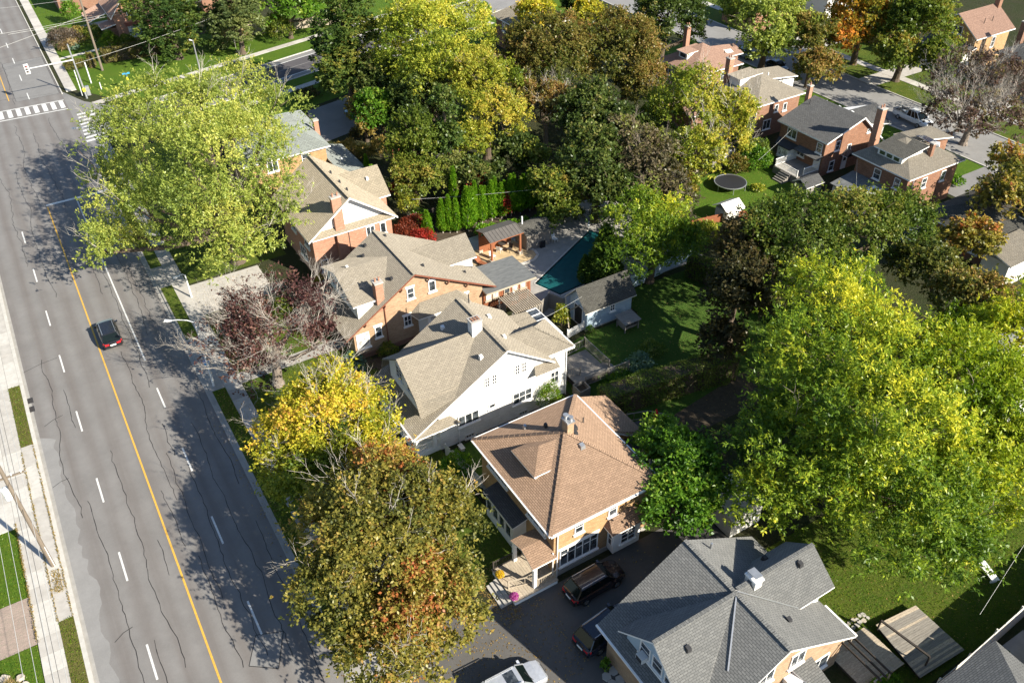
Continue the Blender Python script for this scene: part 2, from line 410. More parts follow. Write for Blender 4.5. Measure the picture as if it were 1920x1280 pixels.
def thing(name, label, cat, loc=(0, 0, 0), rot=0.0, group=None):
    e = bpy.data.objects.new(name, None); COL.objects.link(e)
    e.location = loc; e.rotation_euler = (0, 0, rot); e.empty_display_size = .3
    ORG[e.name] = Vector(loc)
    e['label'] = label; e['category'] = cat
    if group: e['group'] = group
    return e
def tag(o, label, cat, group=None, kind=None):
    if label: o['label'] = label
    if cat: o['category'] = cat
    if group: o['group'] = group
    if kind: o['kind'] = kind
    return o
def struct(name, mb, mats, parent=None):
    o = mb.build(name, mats, parent)
    if parent is None: o['kind'] = 'structure'
    return o
def copy_tree(o, parent=None, **kw):
    c = o.copy(); COL.objects.link(c)
    if parent is not None: c.parent = parent
    for ch in list(o.children): copy_tree(ch, c)
    for k, v in kw.items(): c[k] = v
    return c

# ================================================================== SETTING
rng = random.Random(7)
def sheet(name, pts, mat, z, parent=None):
    b = MB(); b.poly([(p[0], p[1], z) for p in pts]); return struct(name, b, mat, parent)
def rect(x0, y0, x1, y1): return [(x0, y0), (x1, y0), (x1, y1), (x0, y1)]
def setting(name):
    e = bpy.data.objects.new(name, None); COL.objects.link(e); e['kind'] = 'structure'; ORG[e.name] = Vector((0, 0, 0)); return e

b = MB(); b.poly([(-700, -300, 0), (900, -300, 0), (900, 1300, 0), (-700, 1300, 0)]); struct('ground', b, 'ground')

road = setting('main_road')
sheet('roadway', rect(-8.35, -60, 6.15, 520), 'asphalt_main', .012, road)
# old paler asphalt beside the left kerb, ragged edge
b = MB(); ed = []
y = 20.0
while y < 66.5:
    ed.append((-6.95 + rng.uniform(-.22, .22) + (.5 * math.exp(-((y - 47) / 1.6) ** 2)), y)); y += rng.uniform(.35, .9)
b.poly([(p[0], p[1], .016) for p in [(-8.34, 20)] + ed + [(-8.34, 66.5)]]); b.build('asphalt_patch', 'asphalt_old', road)
for pts in ([(.7, 35.9), (2.3, 34.7), (3.5, 37.2), (1.8, 37.9)], rect(-.3, 147, 5.9, 166), rect(-7.6, 128, -4.8, 138)):
    b = MB(); b.poly([(p[0], p[1], .016) for p in pts]); b.build('asphalt_patch', 'asphalt_grey', road)
    b = MB()
    for i in range(4): b.bar((pts[i][0], pts[i][1], .018), (pts[(i + 1) % 4][0], pts[(i + 1) % 4][1], .018), .05, .006)
    b.build('patch_joint', 'crack', road)
# cracks
def crackline(x, y0, y1, amp, w=.05):
    b = MB(); y = y0; dx = 0; pts = []
    drift = rng.uniform(-.02, .02)
    while y < y1:
        pts.append((x + dx, y)); y += rng.uniform(.35, .8); dx = dx * .93 + rng.uniform(-amp, amp) + drift
    for p, q in zip(pts[:-1], pts[1:]):
        d = Vector((q[0] - p[0], q[1] - p[1])); n = Vector((-d.y, d.x)).normalized() * (w / 2) * rng.uniform(.6, 1.1)
        b.poly([(p[0] - n.x, p[1] - n.y, .0205), (p[0] + n.x, p[1] + n.y, .0205), (q[0] + n.x, q[1] + n.y, .0205), (q[0] - n.x, q[1] - n.y, .0205)][::-1])
    return b.build('road_crack', 'crack', road)
for x, y0, y1, a in [(-5.6, 26, 57, .1), (-4.2, 33, 41.5, .07), (-6.4, 55, 78, .14), (-2.9, 38, 62, .13), (-2.6, 28, 36.5, .1), (-1.9, 28, 35.5, .12),
                     (-2.0, 46, 50, .08), (-5.1, 66, 72, .07), (.35, 36, 47, .11), (.75, 42, 59, .1), (.3, 53, 75, .12), (1.4, 58, 63, .12), (2.0, 36, 57, .12),
                     (3.4, 35, 62, .1), (4.6, 31, 48, .12), (5.0, 52, 66, .1), (1.6, 68, 92, .12), (.9, 86, 92, .12), (3.3, 76, 96, .14), (4.4, 78, 90, .15),
                     (-.3, 48, 55, .1), (-3.4, 88, 122, .14), (-1.8, 110, 138, .16), (-5.2, 96, 136, .15), (.7, 108, 134, .15), (3.2, 120, 138, .14),
                     (-3.0, 146, 190, .15), (-.6, 146, 182, .15), (3.6, 24, 33, .1), (-1.0, 20, 27, .1), (-6.2, 18, 30, .08)]:
    crackline(x, y0, y1, a)
for x0, y0, x1, y1 in [(-7.4, 67.6, -5.8, 68.3), (.7, 29.8, 2.4, 31.2), (-8, 76.5, -4.9, 77.2), (-7.9, 59.6, -6.6, 60.0), (-6.5, 42.4, -5.2, 43.0), (-8, 150, 5, 147.5)]:
    b = MB(); b.bar((x0, y0, .019), ((x0 + x1) / 2, (y0 + y1) / 2 + .15, .019), .045, .004); b.bar(((x0 + x1) / 2, (y0 + y1) / 2 + .15, .019), (x1, y1, .019), .045, .004)
    b.build('road_crack', 'crack', road)
# markings
def mark(name, pts, mat='paint_white', z=.0245, parent=None):
    b = MB(); b.poly([(p[0], p[1], z) for p in pts]); return b.build(name, mat, parent or road)
mark('centre_line', rect(-1.29, -20, -1.15, 109.2), 'paint_yellow'); mark('centre_line', rect(-1.29, 148, -1.15, 420), 'paint_yellow')
yy = [103.0, 93.7, 84.5, 76, 66.7, 57.3, 48.6, 39.6, 30.6, 21.6]
for y in yy: mark('lane_dash', rect(-4.76, y - 1.5, -4.62, y + 1.5))
for k in range(9): mark('lane_dash', rect(-4.76, 150 + k * 9, -4.62, 153 + k * 9))
mark('lane_line', rect(2.1, 72.2, 2.24, 109.4))
for y in (66.0, 57, 48.3, 39.3, 30.2, 21.3): mark('lane_dash', rect(2.1, y - 1.55, 2.24, y + 1.55))
for k in range(14): mark('lane_dash', rect(1.5, 147 + k * 9, 1.64, 150 + k * 9))

mark('stop_line', rect(-1.3, 109.5, 6.0, 110.0))
def cw(x): return -.055 * (x - 0)
mark('crosswalk_edge', [(-8.3, 140.6), (6.0, 139.8), (6.0, 140.05), (-8.3, 140.85)]); mark('crosswalk_edge', [(-8.3, 144.5), (6.0, 143.7), (6.0, 143.95), (-8.3, 144.75)])
for k in range(12):
    x = -8 + k * 1.2; d = cw(x); mark('crosswalk_bar', [(x, 140.9 + d), (x + .62, 140.87 + d), (x + .62, 143.9 + d), (x, 143.93 + d)])
for k in range(9):
    y = 126 + k * 1.3; mark('crosswalk_bar', [(6.3 + k * .06, y), (8.9 + k * .1, y + .35), (8.9 + k * .1, y + .95), (6.3 + k * .06, y + .6)], z=.03)
for x, y in ((-8.05, 70.6), (-8.0, 71.9)):
    b = MB(); b.box(x - .25, y - .4, .014, x + .25, y + .4, .03, 0)
    for k in range(4): b.box(x - .2, y - .32 + k * .18, .03, x + .2, y - .24 + k * .18, .036, 1)
    b.build('storm_drain', ['metal_dark', 'wood_dark'], road)

# kerbs
kerb = setting('kerb')
def kerbline(x, y0, y1, w=.17, mat='concrete2'):
    y = y0
    while y < y1 - .1:
        e = min(y + 3.0, y1); b = MB(); b.box(x, y + .012, -.02, x + w, e - .012, .13 + rng.uniform(-.006, .006)); b.build('kerb_stone', mat, kerb); y = e
kerbline(-8.52, 18, 132, .3); kerbline(6.15, 18, 31.5); kerbline(6.15, 31.5, 120, .17, 'concrete3')
kerbline(6.15, 146.5, 230)
b = MB(); b.box(-8.34, 18, .0, -7.95, 132, .02); b.build('gutter_strip', 'concrete3', kerb)
b = MB(); b.box(5.8, 18, .0, 6.15, 120, .02); b.build('gutter_strip', 'concrete3', kerb)

# pavements made of single slabs
def slabs(pave, x0, x1, y0, y1, step=1.5, mats=('concrete', 'concrete2', 'concrete'), z=.13, X=None):
    y = y0
    while y < y1 - .2:
        e = min(y + step, y1); b = MB(); zz = z + rng.uniform(-.004, .004)
        q = [(x0 + .01, y + .01), (x1 - .01, y + .01), (x1 - .01, e - .01), (x0 + .01, e - .01)]
        if X: q = [X(v, u) for u, v in q]
        b.prism(q if not X else q[::-1], -.02, zz)
        b.build('paving_slab', rng.choice(mats), pave); y = e
pv = setting('pavement_right')
slabs(pv, 7.5, 8.95, 20, 124, 1.5, ('concrete', 'concrete', 'concrete3'))
slabs(pv, 6.9, 8.4, 147, 205, 1.6)
pl_ = setting('pavement_left')
slabs(pl_, -10.95, -9.5, 22, 128, 1.55, ('concrete2', 'concrete'))
for y0, y1 in ((46, 53), (53, 57), (57, 61), (61, 65.7), (74.6, 80), (80, 88), (88, 96), (96, 104), (104, 112)):
    slabs(pl_, -9.5, -8.52, y0, y1, 2.0, ('concrete2', 'concrete'))
# wide concrete forecourt on the far left
for i in range(7):
    slabs(pl_, -10.95 - (i + 1) * 3, -10.95 - i * 3, 56.6, 128, 3.0, ('concrete2', 'concrete2', 'concrete'), .125)
# boulevards and lawns
b = MB()
for x0, y0, x1, y1 in ((-9.5, 26, -8.52, 46), (-9.5, 65.7, -8.52, 74.6)): b.box(x0, y0, 0, x1, y1, .125)
struct('grass_strip_left', b, 'lawn_dry')
b = MB()
for y0, y1 in ((32.5, 64.2), (73.2, 83.6), (88, 121)): b.box(6.32, y0, 0, 7.5, y1, .12)
struct('grass_strip_right', b, 'lawn_mixed')
b = MB(); b.box(6.32, 64.2, 0, 7.5, 73.2, .118); b.box(6.32, 83.6, 0, 7.5, 88, .118); b.box(6.32, 20, 0, 7.5, 32.5, .03); struct('crossover_right', b, 'concrete3')
for nm, pts, mt in (
    ('lawn_left_north', rect(-30, 49.4, -10.95, 56.6), 'lawn'), ('lawn_left_south', rect(-30, 22, -10.95, 45.0), 'lawn'),
    ('lawn_front', [(8.95, 33), (20.6, 33), (20.6, 64), (8.95, 64)], 'lawn_mixed'),
    ('lawn_front_north', [(8.95, 64.6), (18.5, 64.6), (18.5, 76.5), (8.95, 76.5)], 'lawn_mixed'),
    ('lawn_front_far', [(8.95, 83), (20, 83), (20, 122), (8.95, 119.5)], 'lawn_mixed'),
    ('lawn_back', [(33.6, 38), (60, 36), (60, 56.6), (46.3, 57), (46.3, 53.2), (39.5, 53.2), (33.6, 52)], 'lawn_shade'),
    ('lawn_south', [(33.6, 11.7), (60, 11.9), (60, 25), (34.4, 25)], 'lawn_mixed'),
    ('lawn_far_yard', [(64, 60), (80, 60), (80, 72), (64, 72)], 'lawn'),
    ('lawn_far_front', [(93.2, 44), (103.1, 44), (103.1, 112), (93.2, 112)], 'lawn'),
    ('lawn_far_verge', [(112.7, 20), (117.8, 20), (117.8, 130), (112.7, 130)], 'lawn_mixed'),
    ('lawn_far_east', [(119.4, 20), (127.5, 20), (127.5, 135), (119.4, 135)], 'lawn_mixed'),
    ('lawn_top_left', [(8.4, 147), (30, 150), (30, 215), (8.4, 215)], 'lawn'),
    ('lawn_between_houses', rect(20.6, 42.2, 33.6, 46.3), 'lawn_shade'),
    ):
    sheet(nm, pts, mt, .02 if 'between' not in nm else .016)
sheet('paver_driveway', rect(-30, 45.02, -10.95, 49.38), 'paver', .024)
sheet('driveway_dark', [(6.32, 21.5), (22, 21.5), (34.5, 22.5), (34.5, 30.6), (20, 30.6), (13.6, 32.4), (6.32, 32.4)], 'asphalt_drive', .028)
sheet('driveway_pale', [(8.95, 76.5), (16.5, 76.5), (16.5, 82.6), (8.95, 82.6)], 'concrete', .026)
sheet('front_path', [(8.95, 64.05), (19.6, 64.05), (19.6, 65.6), (8.95, 65.6)], 'concrete3', .03)
sheet('pool_terrace', [(36.5, 57.6), (58.8, 57.6), (58.8, 75), (36.5, 75)], 'concrete3', .03)
sheet('planting_bed', [(16.8, 47), (20.5, 47), (20.5, 62), (16.8, 62)], 'soil', .03)
sheet('hedge_bed', [(33.5, 37), (50, 37), (50, 41), (33.5, 39)], 'soil', .024)
sheet('side_passage', [(19.5, 54.6), (34, 54.6), (34, 60.8), (19.5, 60.8)], 'soil', .022)
sheet('cedar_bed', [(33, 75.2), (52, 75.2), (52, 80), (33, 80)], 'soil', .02)
sheet('garden_drive_left', [(8.4, 174), (24, 177), (24, 181), (8.4, 178.5)], 'concrete3', .03)
sheet('garden_path_left', [(8.4, 162.6), (17, 164.2), (17, 165.1), (8.4, 163.6)], 'concrete2', .03)

# cross street, turned 14 degrees
CO, CD, CN = Vector((38.3, 136.7)), Vector((.970, .242)), Vector((-.242, .970))
def XC(u, v):
    p = CO + CD * u + CN * v; return (p.x, p.y)
cs = setting('cross_street')
sheet('roadway', [(6.15, 120.5), (9.5, 125.2), XC(-22, -4.1), XC(110, -4.1), XC(110, 4.6), XC(-24, 4.6), (8.6, 141.5), (6.15, 148)], 'asphalt_grey', .014, cs)
sheet('resurfaced_lane', [XC(-22, -2.7), XC(30, -2.7), XC(30, 3.1), XC(-22, 3.1)], 'asphalt_new', .02, cs)
mark('edge_line', [XC(-20, -2.75), XC(40, -2.75), XC(40, -2.55), XC(-20, -2.55)], parent=cs, z=.026)
mark('edge_line', [XC(-20, 2.95), XC(40, 2.95), XC(40, 3.15), XC(-20, 3.15)], parent=cs, z=.026)
mark('centre_seam', [XC(-20, .2), XC(40, .2), XC(40, .32), XC(-20, .32)], 'asphalt_old', parent=cs, z=.026)
for v, nm in ((4.6, 'kerb_stone'), (-4.3, 'kerb_stone')):
    for k in range(30):
        u0, u1 = -20 + k * 3, -20 + (k + 1) * 3 - .03
        b = MB(); b.prism([XC(u0, v), XC(u1, v), XC(u1, v + .18), XC(u0, v + .18)], 0, .13); b.build(nm, 'concrete2', cs)
sheet('lawn_cross_north', [XC(-22.5, 4.8), XC(90, 4.8), XC(90, 26), XC(-12, 26), (8.4, 156), (8.4, 147)], 'lawn', .024)
sheet('lawn_cross_south', [XC(-22, -4.35), XC(60, -4.35), XC(60, -15.5), XC(-20, -15.5)], 'lawn', .028)
p2 = setting('pavement_cross_north'); slabs(p2, 9.2, 10.6, -27, 70, 1.8, ('concrete2', 'concrete'), .06, XC)
p3 = setting('pavement_cross_south'); slabs(p3, -8.6, -7.2, -24, 40, 1.8, ('concrete2', 'concrete'), .06, XC)
sheet('driveway_shaded', [(33.5, 107.5), (43, 110), (44.5, 121.2), (36, 119.2)], 'asphalt_grey', .034)
fs = setting('far_street')
sheet('roadway', [(103.3, 10), (112.6, 10), (112.6, 150), (103.3, 147.8)], 'asphalt_old', .018, fs)
sheet('roadway', [(70, 139.5), (103.3, 147.8), (112.6, 150), (112.6, 170), (70, 160)], 'asphalt_old', .022, fs)
for x in (103.1, 112.6):
    b = MB(); b.box(x, 10, 0, x + .18, 138, .13); b.build('kerb_stone', 'concrete2', fs)
fp = setting('pavement_far'); slabs(fp, 117.8, 119.4, 24, 134, 1.8, ('concrete2', 'concrete'), .06)
for y in (53, 74, 86.5, 100):
    sheet('driveway_far', rect(93.2, y - 1.6, 103.2, y + 1.6), 'asphalt_grey', .03)
for y in (66, 82, 98):
    sheet('driveway_far', rect(112.7, y - 1.7, 127.5, y + 1.7), 'concrete', .034)

# ================================================================== BUILDING HELPERS
def fp(face, c, a, o, z):
    if face == 'S': return (a, c - o, z)
    if face == 'N': return (a, c + o, z)
    if face == 'W': return (c - o, a, z)
    return (c + o, a, z)
def fbox(b, face, c, a0, a1, o0, o1, z0, z1, m=0):
    p = fp(face, c, a0, o0, z0); q = fp(face, c, a1, o1, z1)
    b.box(min(p[0], q[0]), min(p[1], q[1]), min(p[2], q[2]), max(p[0], q[0]), max(p[1], q[1]), max(p[2], q[2]), m)
def window(root, face, c, a0, a1, z0, z1, cols=1, rows=1, frame='white', glass='glass', sill=True, fw=.08, lintel=None):
    b = MB(); o = .075
    fbox(b, face, c, a0, a0 + fw, .0, o, z0, z1); fbox(b, face, c, a1 - fw, a1, .0, o, z0, z1)
    fbox(b, face, c, a0 + fw, a1 - fw, .0, o, z0, z0 + fw); fbox(b, face, c, a0 + fw, a1 - fw, .0, o, z1 - fw, z1)
    w = (a1 - a0 - fw) / cols
    for i in range(1, cols): fbox(b, face, c, a0 + fw / 2 + i * w - .03, a0 + fw / 2 + i * w + .03, .0, o - .012, z0 + fw, z1 - fw)
    h = (z1 - z0 - fw) / rows
    for j in range(1, rows):
        for i in range(cols):
            fbox(b, face, c, a0 + fw / 2 + i * w + (.04 if i == 0 else .03), a0 + fw / 2 + (i + 1) * w - (.04 if i == cols - 1 else .03), .0, o - .02, z0 + fw / 2 + j * h - .022, z0 + fw / 2 + j * h + .022)
    f = b.build('window', frame, root)
    p = MB(); fbox(p, face, c, a0 + fw * .5, a1 - fw * .5, .004, .03, z0 + fw * .5, z1 - fw * .5); p.build('pane', glass, f)
    if sill:
        s = MB(); fbox(s, face, c, a0 - .1, a1 + .1, .004, .16, z0 - .13, z0 - .005); s.build('sill', frame if sill is True else sill, f)
    if lintel:
        s = MB(); fbox(s, face, c, a0 - .12, a1 + .12, .003, .05, z1 + .005, z1 + .2); s.build('lintel', lintel, f)
    return f
def roof(root, planes, mat, t=.16, trim='white', name='roof'):
    b = MB()
    for p in planes: b.slab(p, t, 0, 1)
    return b.build(name, [mat, trim], root)
def caps(root, lines, mat, w=.3):
    b = MB()
    for p, q in lines:
        p = Vector(p); q = Vector(q); n = max(1, int((q - p).length / .45))
        for i in range(n):
            a = p + (q - p) * (i / n); c = p + (q - p) * ((i + .94) / n)
            b.bar(a + Vector((0, 0, .012)), c + Vector((0, 0, .03)), w, .035)
    return b.build('ridge_caps', mat, root)
def wallbox(root, x0, y0, x1, y1, z0, z1, mat, name='wall', gables=()):
    b = MB()
    b.poly([(x0, y0, z0), (x1, y0, z0), (x1, y0, z1), (x0, y0, z1)]); b.poly([(x1, y0, z0), (x1, y1, z0), (x1, y1, z1), (x1, y0, z1)])
    b.poly([(x1, y1, z0), (x0, y1, z0), (x0, y1, z1), (x1, y1, z1)]); b.poly([(x0, y1, z0), (x0, y0, z0), (x0, y0, z1), (x0, y1, z1)])
    b.poly([(x0, y0, z1), (x1, y0, z1), (x1, y1, z1), (x0, y1, z1)])
    for g in gables: b.poly(g)
    return b.build(name, mat, root)
def chimney(root, x, y, w, d, z0, z1, mat, pots=0, cap='concrete'):
    b = MB(); b.box(x - w / 2, y - d / 2, z0, x + w / 2, y + d / 2, z1, 0); c = b.build('chimney', mat, root)
    k = MB(); k.box(x - w / 2 - .06, y - d / 2 - .06, z1 - .1, x + w / 2 + .06, y + d / 2 + .06, z1 + .04); k.build('chimney_cap', cap, c)
    for i in range(pots):
        px = x - w / 2 + (i + .5) * w / pots
        q = MB(); q.cyl((px, y, z1 + .04), (px, y, z1 + .42), .1, .09, 8); q.build('chimney_pot', 'br_pink' if cap != 'metal' else 'metal', c)
    return c
def vent(root, x, y, z, s=.3, mat='metal_dark'):
    b = MB(); b.hexa([(x - s / 2, y - s / 2, z - .1), (x + s / 2, y - s / 2, z - .1), (x + s / 2, y + s / 2, z - .1), (x - s / 2, y + s / 2, z - .1)],
                     [(x - s * .4, y - s * .4, z + .2), (x + s * .4, y - s * .4, z + .2), (x + s * .4, y + s * .4, z + .26), (x - s * .4, y + s * .4, z + .26)])
    b.build('roof_vent', mat, root)
def pipe(root, x, y, z, h=.5, r=.05, mat='metal_dark', name='vent_pipe'):
    b = MB(); b.cyl((x, y, z - .1), (x, y, z + h), r, r, 8); b.build(name, mat, root)
def downspout(root, x, y, z0, z1, mat='white'):
    b = MB(); b.cyl((x, y, z0), (x, y, z1), .05, .05, 6); b.build('downspout', mat, root)
def gutter(root, p, q, mat='white'):
    b = MB(); b.bar(p, q, .13, .12); b.build('gutter', mat, root)
def door(root, face, c, a0, a1, z0, z1, mat='white'):
    b = MB(); fbox(b, face, c, a0, a1, .0, .06, z0, z1, 0)
    d = b.build('door', mat, root)
    w = MB(); fbox(w, face, c, a0 + .2, a1 - .2, .062, .075, z0 + 1.15, z1 - .2); w.build('pane', 'glass', d)
    k = MB(); k.cyl(fp(face, c, a1 - .14, .06, z0 + 1.0), fp(face, c, a1 - .14, .14, z0 + 1.0), .03, n=6); k.build('handle', 'metal', d)
def hiproof(x0, y0, x1, y1, ze, apexes):
    """apexes: one point, or two ridge end points along the longer side"""
    if len(apexes) == 1:
        a = b_ = apexes[0]
        return [[(x0, y0, ze), (x1, y0, ze), a], [(x1, y0, ze), (x1, y1, ze), a], [(x1, y1, ze), (x0, y1, ze), a], [(x0, y1, ze), (x0, y0, ze), a]]
    a, b_ = apexes
    if abs(a[0] - b_[0]) > abs(a[1] - b_[1]):      # ridge along x, a west
        return [[(x0, y0, ze), (x1, y0, ze), b_, a], [(x1, y0, ze), (x1, y1, ze), b_], [(x1, y1, ze), (x0, y1, ze), a, b_], [(x0, y1, ze), (x0, y0, ze), a]]
    return [[(x0, y0, ze), (x1, y0, ze), a], [(x1, y0, ze), (x1, y1, ze), b_, a], [(x1, y1, ze), (x0, y1, ze), b_], [(x0, y1, ze), (x0, y0, ze), a, b_]]
def railing(root, p, q, z, h=.9, mat='white', step=.14, name='railing'):
    p = Vector((p[0], p[1], z)); q = Vector((q[0], q[1], z)); b = MB(); up = Vector((0, 0, h))
    b.bar(p + up, q + up, .07, .06); b.bar(p + Vector((0, 0, .1)), q + Vector((0, 0, .1)), .05, .05)
    n = max(1, int((q - p).length / step))
    for i in range(n + 1):
        c = p + (q - p) * (i / n); w = .09 if i in (0, n) else .03
        b.bar(c + Vector((0, 0, .0 if i in (0, n) else .12)), c + Vector((0, 0, h + (.08 if i in (0, n) else -.03))), w)
    return b.build(name, mat, root)
def boards(root, x0, y0, x1, y1, z, along='x', w=.14, mats=('wood_grey',), name='deck_board', t=.04):
    if along == 'x':
        y = y0
        while y < y1 - .05:
            b = MB(); b.box(x0 + rng.uniform(-.01, .01), y + .006, z - t, x1 + rng.uniform(-.01, .01), min(y + w, y1) - .006, z + rng.uniform(-.004, .004)); b.build(name, rng.choice(mats), root); y += w
    else:
        x = x0
        while x < x1 - .05:
            b = MB(); b.box(x + .006, y0, z - t, min(x + w, x1) - .006, y1, z + rng.uniform(-.004, .004)); b.build(name, rng.choice(mats), root); x += w
def fence(label, pts, h, mat, w=.15, posts=2.4, cat='fence', name='board_fence', gap=.012, group=None, rail=True, z0=0.0):
    root = thing(name, label, cat, (pts[0][0], pts[0][1], 0), 0, group)
    pm = {}
    for p, q in zip(pts[:-1], pts[1:]):
        P = Vector((p[0], p[1], z0)); Q = Vector((q[0], q[1], z0)); L = (Q - P).length; d = (Q - P).normalized(); ang = math.atan2(d.y, d.x)
        n = max(1, int(L / w))
        key = round(h, 2)
        if key not in pm:
            b = MB(); b.box(-w / 2 + gap / 2, -.012, 0, w / 2 - gap / 2, .012, h); o = b.build('fence_board', mat, root, local=True); pm[key] = o.data; o.hide_render = False
            bpy.data.objects.remove(o)
        for i in range(n):
            c = P + d * ((i + .5) * L / n)
            o = bpy.data.objects.new('fence_board', pm[key]); COL.objects.link(o); o.parent = root
            o.location = c - Vector((pts[0][0], pts[0][1], 0)) + Vector((0, 0, rng.uniform(.02, .06))); o.rotation_euler = (0, 0, ang)
        nrm = Vector((-d.y, d.x, 0))
        if rail:
            for z in (.35, h - .3):
                b = MB(); b.bar(P + nrm * .045 + Vector((0, 0, z)), Q + nrm * .045 + Vector((0, 0, z)), .05, .09); b.build('fence_rail', mat, root)
        k = max(1, int(L / posts))
        for i in range(k + 1):
            c = P + d * (i * L / k) + nrm * .07
            b = MB(); b.box(c.x - .05, c.y - .05, 0, c.x + .05, c.y + .05, z0 + h + .08); b.build('fence_post', mat, root)
    return root

# ================================================================== HOUSES
# ---- brown-roofed brick house
A = thing('brick_house', 'orange brick two-storey house with a brown pyramid roof and small hipped dormer', 'house', (25.7, 36.3, 0))
wallbox(A, 21.5, 31.2, 29.9, 41.3, 0, 5.22, 'br_orange')
b = MB(); b.box(21.42, 31.12, 0, 29.98, 41.38, .42); b.build('foundation', 'concrete3', A)
ap = (25.8, 36.3, 8.0)
roof(A, hiproof(20.95, 30.8, 30.5, 41.7, 5.3, [ap]), 'sh_brown')
caps(A, [((20.95, 30.8, 5.3), ap), ((30.5, 30.8, 5.3), ap), ((30.5, 41.7, 5.3), ap), ((20.95, 41.7, 5.3), ap)], 'sh_brown')
for p, q in (((20.9, 30.8), (20.9, 41.7)), ((20.95, 30.75), (30.5, 30.75)), ((30.55, 30.8), (30.55, 41.7)), ((20.95, 41.75), (30.5, 41.75))):
    gutter(A, (p[0], p[1], 5.22), (q[0], q[1], 5.22))
# dormer
dr = [(22.15, 37.9, 6.75), (22.15, 34.75, 6.75), (24.1, 34.75, 6.75), (24.1, 37.9, 6.75)]
r0, r1 = (23.7, 36.6, 7.5), (25.3, 36.4, 7.6)
D = roof(A, [[dr[1], r0, dr[0]][::-1], [dr[1], (24.3, 34.75, 6.75), r1, r0], [(24.3, 37.9, 6.75), dr[0], r0, r1]], 'sh_brown', .1, 'white', 'dormer')
b = MB(); b.box(22.45, 35.05, 5.7, 24.2, 37.6, 6.66); b.build('dormer_wall', 'white', D)
b = MB(); b.box(22.41, 35.5, 6.12, 22.46, 37.2, 6.55); b.build('dormer_pane', 'glass', D)
chimney(A, 26.1, 36.45, .55, .7, 7.0, 9.0, 'br_buff', 0, 'metal')
b = MB(); b.cyl((25.98, 36.6, 9.0), (25.98, 36.6, 9.35), .14, .14, 10); b.cyl((25.98, 36.6, 9.3), (25.98, 36.6, 9.42), .2, .2, 10)
b.cyl((26.22, 36.3, 9.0), (26.22, 36.3, 9.25), .12, .12, 10); b.cyl((26.22, 36.3, 9.22), (26.22, 36.3, 9.32), .18, .18, 10); b.build('chimney_cowl', 'metal', A)
for x, y in ((26.9, 36.7), (26.6, 36.2)): vent(A, x, y, 7.5, .35, 'metal_dark')
vent(A, 26.35, 35.0, 7.35, .42, 'metal'); pipe(A, 28.3, 37.6, 6.75, .4); vent(A, 24.4, 39.6, 6.5, .25, 'metal'); vent(A, 25.4, 38.3, 7.2, .25, 'metal_dark')
window(A, 'S', 31.2, 23.2, 23.95, 3.65, 4.85, 1, 2, lintel='white'); window(A, 'S', 31.2, 26.1, 26.85, 3.7, 4.9, 1, 2, lintel='white')
window(A, 'S', 31.2, 22.0, 25.3, .85, 2.65, 5, 1, lintel='white')
b = MB()
for i in range(5): fbox(b, 'S', 31.2, 22.14 + i * .64, 22.66 + i * .64, .07, .09, 2.08, 2.14)
b.build('transom_bars', 'white', A)
b = MB(); fbox(b, 'S', 31.2, 26.2, 28.6, 0, .75, .3, 2.75); bay = b.build('bay_window', 'white', A)
window(A, 'S', 30.45, 26.8, 28.15, 1.0, 2.45, 2, 3)
window(A, 'W', 26.2, 30.55, 31.05, 1.0, 2.4, 1, 2, sill=False)
roof(A, [[(25.8, 30.1, 2.85), (29.0, 30.1, 2.85), (28.6, 31.2, 3.5), (26.2, 31.2, 3.5)], [(25.8, 31.2, 2.85), (25.8, 30.1, 2.85), (26.2, 31.2, 3.5)], [(29.0, 30.1, 2.85), (29.0, 31.2, 2.85), (28.6, 31.2, 3.5)]], 'sh_brown', .1, 'white', 'bay_roof')
downspout(A, 21.75, 31.1, 0, 5.1); downspout(A, 21.35, 31.05, 0, 3.0)
for y0, y1 in ((32.2, 34.6), (37.4, 40.2)): window(A, 'W', 21.5, y0, y1, 3.5, 4.75, 3, 1, lintel='white')
# enclosed sunroom on the street side
S = wallbox(A, 20.35, 34.8, 21.5, 38.7, 0, 2.6, 'offwhite', 'sunroom')
roof(A, [[(20.2, 34.6, 2.65), (21.5, 34.6, 2.95), (21.5, 38.9, 2.95), (20.2, 38.9, 2.65)]], 'sh_char', .1, 'white', 'sunroom_roof')
for k in range(4): window(A, 'W', 20.35, 34.95 + k * .93, 35.8 + k * .93, 1.0, 2.3, 1, 1, frame='offwhite', sill=False)
# porch
PR = roof(A, [[(19.5, 30.75, 2.75), (21.5, 30.75, 2.75), (21.5, 32.25, 3.35), (19.5, 32.25, 3.35)], [(21.5, 33.75, 2.75), (19.5, 33.75, 2.75), (19.5, 32.25, 3.35), (21.5, 32.25, 3.35)]], 'sh_brown', .12, 'white', 'porch_roof')
b = MB(); b.box(17.95, 30.6, 0, 21.5, 33.7, .48); b.build('porch_base', 'stucco', A)
boards(A, 17.9, 30.5, 21.5, 33.8, .53, 'y', .2, ('wood_bleached', 'wood_pale'), 'porch_board')
for x, y in ((19.75, 30.9), (19.75, 33.6)):
    b = MB(); b.box(x - .13, y - .13, .53, x + .13, y + .13, 2.66); b.build('porch_post', 'white', A)
railing(A, (18.0, 33.65), (21.4, 33.65), .53, .85, 'wood_dark'); railing(A, (19.9, 30.75), (21.4, 30.75), .53, .85, 'wood_pale')
railing(A, (18.1, 31.7), (19.8, 31.2), .53, .85, 'wood_pale', .5)
door(A, 'W', 21.5, 31.9, 32.8, .55, 2.6, 'offwhite')
for k in range(3):
    b = MB(); b.box(17.9 - .3 * (k + 1), 30.9, 0, 17.9 - .3 * k - .01, 33.0, .4 - .13 * k); b.build('porch_step', 'concrete', A)
